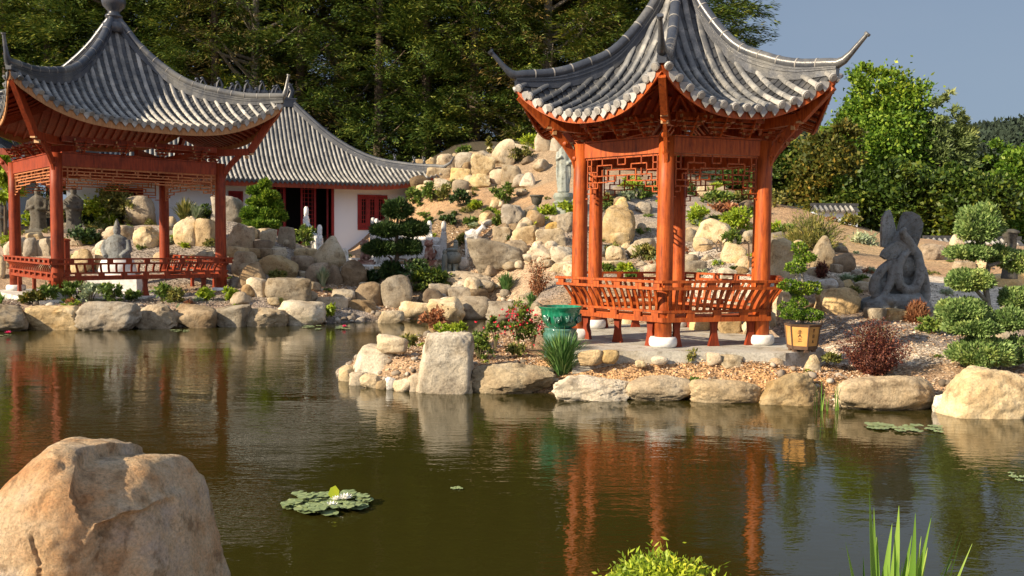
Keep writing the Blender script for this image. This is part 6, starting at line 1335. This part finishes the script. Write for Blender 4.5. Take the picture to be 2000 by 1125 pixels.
# red guardian lions
for px, pb, lab in [(712,524,'reddish stone guardian lion left of the cloud pine'),(838,524,'reddish stone guardian lion right of the cloud pine')]:
    b = hit(px, pb); s_ = b.y/FPX; h = 56*s_; mb = MB(); T = thing('guardian_lion', lab, 'statue', (b.x, b.y+.25, b.z), 0, 'guardian lions in the courtyard')
    pl = MB(); pl.box((0,0,.08),(h*.62,h*.5,.24)); pl.box((0,0,.23),(h*.5,h*.42,.08)); pl.build('plinth', MATS['statue_red'], T)
    z0 = .26; H2 = h-z0; mb.ball((0,.04,z0+H2*.2),(h*.42,h*.45,H2*.42),12,8); mb.ball((-.02,-.04,z0+H2*.45),(h*.32,h*.32,H2*.5),12,8); mb.ball((-.03,-.08,z0+H2*.8),(h*.33,h*.33,H2*.36),12,8)
    mb.ball((-.1,-.16,z0+H2*.76),(h*.18,h*.16,H2*.18),10,6)
    for sx in (-.09, .07): mb.tube([(sx,-.1,z0+H2*.45),(sx-.02,-.2,z0+.05),(sx-.02,-.27,z0+.03)],[.06,.05,.05],8)
    for sx in (-.1,.08): mb.ball((sx,-.02,z0+H2*.98),(.07,.06,.09),8,6)
    mb.tube([(.12,.14,z0+.1),(.2,.16,z0+H2*.4),(.14,.1,z0+H2*.55)],[.04,.05,.02],8)
    remesh(mb.build('lion_body', MATS['statue_red'], T, smooth='all'), .022, 1)
# white goat
b = hit(918, 504); s_ = b.y/FPX; mb = MB(); zo = 12*s_
for x, y in ((-7,-.08),(-3,.1),(12,-.08),(16,.1)): mb.tube([((x)*s_,y,-.1),((x)*s_,y,28*s_),((x+1)*s_,y*.6,42*s_)],[.04,.045,.08],8)
mb.tube([(-9*s_,0,44*s_),(4*s_,0,47*s_),(16*s_,0,44*s_)],[.13,.16,.14],12); mb.tube([(14*s_,0,48*s_),(20*s_,0,56*s_),(25*s_,0,62*s_)],[.1,.075,.06],10); mb.tube([(23*s_,0,62*s_),(31*s_,0,56*s_)],[.075,.035],8)
mb.tube([(24*s_,.03,65*s_),(20*s_,.05,72*s_),(15*s_,.07,70*s_)],[.03,.02,.008],6); mb.tube([(24*s_,-.03,65*s_),(20*s_,-.05,72*s_),(15*s_,-.07,70*s_)],[.03,.02,.008],6); mb.tube([(-9*s_,0,46*s_),(-12*s_,0,38*s_)],[.03,.01],6)
o = remesh(mb.build('goat_statue', MATS['rock_white'], None, smooth='all'), .02, 1); at_z(o, b, -.02); tag(o, 'whitish stone goat statue climbing beside the huge boulder', 'statue')
# round stone lantern on legs with a small figure
b = at(884, 533, 25.5); b.z = gz(b.x, b.y); s_ = b.y/FPX; T = thing('stone_lantern', 'squat round grey-green stone lantern on carved legs beside the courtyard', 'lantern', b)
mb = MB(); mb.box((0,0,.04),(28*s_,.4,.12))
for a in range(4): mb.tube([(math.cos(a*PI/2+.7)*9*s_,math.sin(a*PI/2+.7)*9*s_,.05),(math.cos(a*PI/2+.7)*7*s_,math.sin(a*PI/2+.7)*7*s_,12*s_),(math.cos(a*PI/2+.7)*9*s_,math.sin(a*PI/2+.7)*9*s_,22*s_)],[.09,.06,.09],8)
mb.build('legs', MATS['statue_green'], T, smooth=50)
mb = MB(); mb.lathe([(5*s_,20*s_),(13*s_,24*s_),(17*s_,32*s_),(16*s_,40*s_),(11*s_,46*s_),(8*s_,48*s_)],24); mb.build('light_box', MATS['statue_green'], T, smooth=60)
mb = MB(); mb.lathe([(13*s_,48*s_),(13*s_,51*s_),(8*s_,53*s_)],16); mb.box((6*s_,0,58*s_),(9*s_,9*s_,10*s_)); mb.ball((6*s_,0,65*s_),(9*s_,9*s_,7*s_),10,6); mb.build('cap', MATS['statue_green'], T, smooth=40)
b2 = at(868, 533, 25.2); b2.z = gz(b2.x, b2.y); mb = MB(); s_ = b2.y/FPX; mb.lathe([(7*s_,0),(8*s_,12*s_),(5*s_,30*s_),(6*s_,42*s_),(5*s_,50*s_),(3*s_,53*s_)],14,(0,0,0)); mb.ball((0,0,57*s_),(9*s_,9*s_,11*s_),10,8)
o = remesh(mb.build('small_figure', MATS['statue_green'], None, smooth='all'), .02, 1); at_z(o, b2, -.02); tag(o, 'slim pale stone figurine just left of the round stone lantern', 'statue')
# bronze urn on the rock wall
b = hit(1048, 412); s_ = b.y/FPX; mb = MB(); mb.lathe([(8*s_,-.1),(8*s_,3*s_),(4*s_,7*s_),(4*s_,11*s_),(9*s_,15*s_),(11*s_,24*s_),(12*s_,27*s_),(14*s_,28*s_),(14*s_,31*s_),(12*s_,31*s_),(11*s_,27*s_)],20); o = mb.build('urn', MATS['statue_dark'], None, smooth=50); at_z(o, b); tag(o, 'dark footed stone urn on the rock wall left of the goddess statue', 'urn')
# glazed pot on stand
b = at(1094, 702, 12.75); b.z = gz(b.x, b.y); s_ = b.y/FPX; T = thing('glazed_pot', 'emerald green glazed ceramic bowl on a green stand by the pavilion slab', 'pot', b); H_ = (hit(1094,702).z, 0)
zt = at(1094, 598, b.y).z-b.z; zr_ = at(1094, 640, b.y).z-b.z; R0 = 43*s_
mb = MB(); mb.lathe([(R0*.72,-.05),(R0*.76,.02),(R0*.70,.07),(R0*.62,zr_*.35),(R0*.78,zr_*.6),(R0*.80,zr_*.8),(R0*.72,zr_*.9),(R0*.76,zr_*.94),(R0*.74,zr_)], 36); mb.build('stand', MATS['glaze_pale'], T, smooth='all')
mb = MB(); h = zt-zr_; mb.lathe([(R0*.5,zr_),(R0*.72,zr_+h*.12),(R0*.84,zr_+h*.4),(R0*.90,zr_+h*.7),(R0*.90,zr_+h*.84),(R0*1.02,zr_+h*.93),(R0*1.02,zt),(R0*.94,zt),(R0*.86,zr_+h*.8),(R0*.8,zr_+h*.75)], 40); bowl = mb.build('bowl', MATS['glaze_green'], T, smooth=60)
mb = MB()
for i in range(5):
    a0 = -2.6+i*.62; pts = []
    for j in range(9): a = a0+j*.05; r = R0*.88+.008; pts.append((r*math.cos(a), r*math.sin(a), zr_+h*(.45+.17*math.sin(j*1.9+i))))
    mb.tube(pts, [.012,.016,.02,.016,.02,.016,.012,.014,.006], 6)
mb.build('relief', MATS['glaze_pale'], bowl, smooth='all')
mb = MB(); mb.lathe([(R0*.85,zr_+h*.78),(R0*.5,zr_+h*.8)],24); mb.build('soil', MATS['soil'], T)
# square planter with pruned tree
b = at(1566, 687, 12.15); b.z = ZB; s_ = b.y/FPX; T = thing('planter', 'hexagonal orange panelled ceramic planter with dark trim on the slab corner', 'planter', b, R_(8)); w0, w1, h = 27*s_, 34*s_, 55*s_
mb = MB(); n6 = 6; a_ = [PI/6+i*PI/3-.1 for i in range(6)]
def hexr(m_, r0, r1, z0, z1):
    m_.add([(r0*math.cos(a), r0*math.sin(a), z0) for a in a_]+[(r1*math.cos(a), r1*math.sin(a), z1) for a in a_], [tuple(range(5,-1,-1)), tuple(range(6,12))]+[(i,(i+1)%6,6+(i+1)%6,6+i) for i in range(6)])
hexr(mb, w0, w1*.97, .04, h*.93); mb.build('body', MATS['box_panel'], T)
mb = MB(); hexr(mb, w0*1.01, w0*1.06, .035, h*.22); hexr(mb, w1*.97, w1*1.06, h*.9, h*.98)
for i in range(6): mb.tube([(w0*1.02*math.cos(a_[i]), w0*1.02*math.sin(a_[i]), .04), (w1*1.0*math.cos(a_[i]), w1*1.0*math.sin(a_[i]), h*.95)], .010, 6)
for a in a_: mb.box((w0*.8*math.cos(a), w0*.8*math.sin(a), .02), (.05,.05,.04))
mb.build('trim', MATS['box_trim'], T)
# brush-written characters on the two facing panels: a tall one on the left panel, three small ones on the right
STR = [[(-.5,.8,.5,.8),(0,1,0,-.2),(-.6,.45,.6,.5),(0,.2,-.55,-.3),(0,.2,.5,-.35),(-.4,-.6,.4,-.6),(-.55,-1,.55,-.95)],[(-.5,.7,.5,.7),(-.5,.1,.5,.1),(0,.9,0,-.7),(-.5,-.7,.5,-.7),(-.35,.7,-.35,.1)],[(-.45,.7,-.45,-.7),(-.45,.7,.45,.7),(.45,.7,.45,-.7),(-.45,0,.45,0),(-.45,-.7,.45,-.7)],[(-.5,.5,.5,.5),(0,.8,-.4,-.7),(0,.2,.5,-.7),(-.5,-.1,.5,-.1)]]
for i in range(6):
    am = (a_[i]+a_[(i+1)%6])/2 if i < 5 else (a_[5]+a_[0]+2*PI)/2
    nx_, ny_ = math.cos(am), math.sin(am)
    if ny_ > -.35: continue
    e = Vector((-ny_, nx_, 0)); tall = nx_ < 0; mb = MB()
    def onp(u, z): f_ = (z-.04)/(h*.89); r = (w0+(w1*.97-w0)*f_)*math.cos(PI/6)+.004; return Vector((nx_*r, ny_*r, z))+e*u
    if tall:
        for (x0_, y0_, x1_, y1_) in STR[0]: mb.bar(onp(x0_*w0*.25, h*.6+y0_*h*.2), onp(x1_*w0*.25, h*.6+y1_*h*.2), .004, .009, up=(nx_, ny_, 0)) if False else mb.tube([onp(x0_*w0*.25, h*.6+y0_*h*.2), onp(x1_*w0*.25, h*.6+y1_*h*.2)], [.006,.004], 5)
    else:
        for q_ in range(3):
            for (x0_, y0_, x1_, y1_) in STR[1+q_]: mb.tube([onp(x0_*w0*.16, h*(.78-.2*q_)+y0_*h*.07), onp(x1_*w0*.16, h*(.78-.2*q_)+y1_*h*.07)], [.0045,.003], 5)
    mb.build('characters', MATS['ink'], T)
mb = MB(); hexr(mb, w1*.9, w1*.92, h*.88, h*.93); mb.build('soil', MATS['soil'], T)
qq = lambda px, py, dy=0: P3(b, px, py, dy)
pads_tree('potted_tree', 'clipped bright green box tree growing in the orange planter', 'tree', b, [([(0,0,h*.9), qq(1562,600), qq(1568,560), qq(1566,520), qq(1562,490)], .03), ([qq(1566,600), qq(1585,585)], .015), ([qq(1564,560), qq(1552,535)], .015)], .03,
  [(*qq(1561,486), 14*s_, 12*s_), (*qq(1572,505), 18*s_, 14*s_), (*qq(1553,525,-.05), 17*s_, 14*s_), (*qq(1540,560,-.05), 18*s_, 13*s_), (*qq(1566,566), 20*s_, 15*s_), (*qq(1590,566,.05), 14*s_, 15*s_), (*qq(1560,592), 16*s_, 13*s_), (*qq(1548,616,-.05), 20*s_, 13*s_), (*qq(1580,618), 24*s_, 14*s_), (*qq(1531,602,.2), 10*s_, 11*s_)], 'leaf_bright', 'bark_pale', None, 2600, .035, .024)
# courtyard railings
def railing(pts, label, n_open=3):
    T = thing('stone_railing', label, 'railing', pts[0], 0, 'white stone railings of the courtyard'); o0 = Vector(pts[0])
    ps = [Vector(p)-o0 for p in pts]
    for p in ps:
        mb = MB(); mb.box(p+Vector((0,0,.48)),(.2,.2,1.15)); mb.lathe([(.09,1.05),(.1,1.12),(.07,1.17),(.085,1.22),(.085,1.42),(.05,1.5),(.01,1.51)],12,p); mb.build('post', MATS['marble'], T, smooth=40)
    for p, q_ in zip(ps[:-1], ps[1:]):
        mb = MB(); d = (q_-p); u = d.normalized(); a, c = p+u*.1, q_-u*.1; up = Vector((0,0,1))
        mb.bar(a+up*.9, c+up*.9, .14, .12); mb.bar(a+up*.42, c+up*.42, .09, .5); mb.bar(a+up*.06, c+up*.06, .2, .12)
        for k in range(1, n_open+1): m_ = a.lerp(c, k/(n_open+1)); mb.lathe([(.09,.66),(.05,.7),(.09,.84)],8,m_)
        mb.build('panel', MATS['marble'], T)
g = lambda px, d, z: Vector((wx(px, d), d, gz(wx(px, d), d)))
g = lambda px, d, z: Vector((wx(px, d), d, z))
railing([g(735,30.6,1.3), g(800,30.0,1.25), g(838,29.5,1.22), g(866,29.1,1.2)], 'white marble balustrade with carved posts right of the hall steps')
railing([g(728,31.2,1.35), g(742,29.4,1.2), g(762,28.0,1.05)], 'short white balustrade running toward the cloud pine')
railing([g(598,32,1.75), g(624,29.5,1.05)], 'sloping white stair balustrade below the hall doorway', 0)
mb = MB(); c = hit(768, 522); mb.lathe([(1.5,-.3),(1.5,.1),(1.42,.14),(.01,.14)], 40); o = mb.build('round_terrace', MATS['marble'], None, smooth=40); o.location = (wx(765,30), 30, 1.1); tag(o, 'round white stone terrace behind the cloud pine', 'terrace')
mb = MB(); mb.box((0,0,.0),(6.0,.25,.42)); o = mb.build('white_kerb_wall', MATS['marble'], None); p_ = at(800, 505, 30.4); o.location = (p_.x, 30.9, 1.2); o.rotation_euler = (0,0,R_(-4)); tag(o, 'low white wall edging the courtyard under the balustrade', 'wall')
# red post behind the bench
mb = MB(); z0 = .6; c = (wx(128, 21.8), 21.8); hp = 2.1-(468-461)*21.8/FPX-z0; mb.lathe([(.10,0),(.10,hp*.96),(.12,hp*.97),(.12,hp),(.03,hp+.02)],14); o = mb.build('post', MATS['wood_red'], None, smooth=40); o.location = (*c, z0); tag(o, 'short dark red round post behind the bench of the square pavilion', 'post')
# bamboo stake and bent wire ornament by the path
b = hit(1461, 532); mb = MB(); h = 56*b.y/FPX; mb.tube([(0,0,-.1),(.01,0,h*.5),(0,0,h)],[.02,.018,.016],8); mb.tube([(0,0,h*.96),(-.08,0,h*1.02),(-.16,0,h*.93)],[.014,.012,.012],6); o = mb.build('bamboo_stake', MATS['wood_pale'], None, smooth='all'); at_z(o, b); tag(o, 'thin hooked bamboo stake beside the path behind the bench', 'stake')
b = hit(1405, 493); mb = MB(); s_ = b.y/FPX
for k_ in range(2):
    x0 = (k_*9-4)*s_; mb.tube([(x0,0,0),(x0-3*s_,0,13*s_),(x0+4*s_,0,14*s_),(x0+6*s_,0,1*s_),(x0,0,0)],.02,6)
mb.tube([(-8*s_,0,14*s_),(-40*s_,0,12*s_)],.015,6); mb.tube([(-8*s_,0,14*s_),(-2*s_,0,22*s_),(4*s_,0,14*s_)],.02,6); o = mb.build('wire_ornament', MATS['bark'], None); at_z(o, b, .02); tag(o, 'rusty bent wire ornament leaning on the pale dome-shaped boulder', 'ornament')
b = hit(1175, 500); mb = MB(); mb.lathe([(.1,0),(.2,.06),(.26,.2),(.24,.3),(.27,.32)],18); o = mb.build('stone_bowl', MATS['statue_grey'], None, smooth=50); at_z(o, b, .0); tag(o, 'dark round stone bowl beside the left far column', 'bowl')
# small tiled walls far right
def tiled_wall(x0, x1, pt, pb, d, label, nm='garden_wall'):
    a, c = at(x0, pb, d), at(x1, pb, d); L_ = c.x-a.x; z1 = at((x0+x1)/2, pt, d).z; z0 = min(gz(a.x, d), gz(c.x, d))-.4; T = thing(nm, label, 'wall', (a.x, d, z0)); h = z1-z0; mb = MB(); mb.box((L_/2,0,(h-.3)/2),(L_,.3,h-.3)); mb.build('wall', MATS['plaster'], T)
    mb = MB(); n = int(L_/.2)
    for i in range(n): x = .1+i*.2; mb.tube([(x,.02,h-.05),(x,-.4,h-.28)],.06,6); mb.tube([(x,-.02,h-.05),(x,.4,h-.28)],.06,6)
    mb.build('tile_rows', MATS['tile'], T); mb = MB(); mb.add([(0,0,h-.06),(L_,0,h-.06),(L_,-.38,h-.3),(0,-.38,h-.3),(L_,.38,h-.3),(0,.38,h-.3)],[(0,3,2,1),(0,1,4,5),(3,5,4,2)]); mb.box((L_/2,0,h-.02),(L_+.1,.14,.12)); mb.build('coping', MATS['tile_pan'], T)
tiled_wall(1805, 1990, 463, 480, 31, 'low white wall with dark tiled coping behind the round topiary head')
tiled_wall(1585, 1672, 399, 432, 34.5, 'small white gate wall with grey tiled coping under the dark trees')
# far wooded hills
def hills(x0, x1, y, zf, name):
    nx_ = 160; V = []; Fq = []
    for j, (dy, k) in enumerate([(-90, 0), (-60, .45), (-30, .8), (0, 1), (60, .7), (140, 0)]):
        for i in range(nx_+1):
            x = x0+(x1-x0)*i/nx_; V.append((x, y+dy, 0 if k == 0 else zf(x)*k))
    V = np.array(V, float); V[:, 2] += np.where(V[:, 2] > 3, np.abs(fbm(V/6.0, 4, 5))*7+fbm(V/40, 6, 2)*5, 0)
    for j in range(5):
        for i in range(nx_): Fq.append((j*(nx_+1)+i, j*(nx_+1)+i+1, (j+1)*(nx_+1)+i+1, (j+1)*(nx_+1)+i))
    o = np_mesh(name, V, np.array(Fq), MATS['hill_wood'], smooth=False); return tag(o, kind='structure')
hills(60, 420, 380, lambda x: 50+5*math.sin(x/35)-max(0, (150-x))*.12, 'hills')
rs = np.random.RandomState(77); n = 2600; X = rs.uniform(120, 300, n); Y = 380+rs.uniform(-55, 12, n); Zt = (50+5*np.sin(X/35)-np.maximum(0, 150-X)*.12); Zb = Zt*np.interp(Y-380, [-90,-60,-30,0,60], [0,.45,.8,1,.7])
C = np.stack([X, Y, Zb+2.5], 1); per = 26; Cr = np.repeat(C, per, 0); dd_ = runit(rs, len(Cr)); dd_[:, 2] = np.abs(dd_[:, 2]); sz = np.repeat(rs.uniform(2.2, 4.2, n), per)[:, None]
V, Fq = leaf_quads(Cr+dd_*sz*[1, 1, 1.3], dd_*.5+runit(rs, len(Cr)), runit(rs, len(Cr)), np.full(len(Cr), 1.7), np.full(len(Cr), 1.3)); m_ = flat('far_leaves', (0.028, 0.047, 0.028), .95)
o = np_mesh('far_wood', V, Fq, m_); tag(o, kind='stuff')
# wood chips and pebbles scattered on the banks
def scatter(name, n, boxes, size, mat, seed, lift=.006, smin=0.05):
    rs = np.random.RandomState(seed); Xs, Ys = [], []
    for (x0, x1, y0, y1, w_) in boxes: k = int(n*w_); Xs.append(rs.uniform(x0, x1, k)); Ys.append(rs.uniform(y0, y1, k))
    X, Y = np.concatenate(Xs), np.concatenate(Ys); sd = pond_sd(X, Y); lx, ly = X-OX, Y-OY
    keep = (sd > smin) & ~((lx > -1.72) & (lx < 1.85) & (ly > -2.0) & (ly < 1.8)); X, Y = X[keep], Y[keep]; Z = height(X, Y)
    k = len(X); a = rs.uniform(0, 6.28, k); D = np.stack([np.cos(a), np.sin(a), rs.normal(0, .35, k)], 1); D /= np.linalg.norm(D, axis=1)[:, None]
    dist = np.clip(Y/12, 1, 2.2); L_ = size*rs.uniform(.5, 1.4, k)*dist; V, Fq = leaf_quads(np.stack([X, Y, Z+lift+rs.uniform(0, .012, k)], 1), D, np.array([0, 0, 1.])+rs.normal(size=(k, 3))*.4, L_, L_*.45)
    o = np_mesh(name, V, Fq, MATS[mat]); return tag(o, kind='stuff')
scatter('wood_chips', 70000, [(-2.9, .3, 12, 16, .2), (-.3, 5.2, 11.2, 12.4, .35), (4, 8.2, 11, 14.5, .15), (-6, 0, 22.5, 31, .3)], .042, 'wood_chip', 5)
scatter('gravel', 52000, [(-14, -4, 19, 23, .35), (-13, -6, 23, 30, .25), (3.5, 9, 12.3, 20, .25), (.5, 5, 16, 26, .3)], .034, 'pebble', 6)

# loose stones along the water's edge
rs = np.random.RandomState(91); Vs, Fs, nb_ = [], [], 0
vi, fi = ico(2); cnt = 0
segs = [(PD[i], PD[i+1]) for i in range(1, 30)]
for k in range(900):
    a_, b__ = segs[rs.randint(len(segs))]; q_ = a_+(b__-a_)*rs.rand(); nrm_ = np.array([-(b__-a_)[1], (b__-a_)[0]]); nrm_ /= np.linalg.norm(nrm_)+1e-9; x, y = q_+nrm_*rs.normal(0, .22)
    s_ = rs.uniform(.02, .075)*(1 if y < 15 else 1.6); z = gz(x, y)
    if z < -.12 or z > .6 or (x-OX > -1.9 and x-OX < 2.1 and abs(y-OY) < 2.2): continue
    P = vi*(1+.25*vnoise(vi*1.7+k, k))[:, None]*np.array([s_, s_*rs.uniform(.6, 1), s_*rs.uniform(.45, .8)]); a = rs.rand()*6.3; P = np.stack([P[:, 0]*math.cos(a)-P[:, 1]*math.sin(a), P[:, 0]*math.sin(a)+P[:, 1]*math.cos(a), P[:, 2]], 1)+[x, y, z+s_*.2]
    Fs.append(fi+nb_); Vs.append(P); nb_ += len(vi)
o = np_mesh('pebbles', np.concatenate(Vs), np.concatenate(Fs), MATS['pebble'], smooth=True); tag(o, kind='stuff')
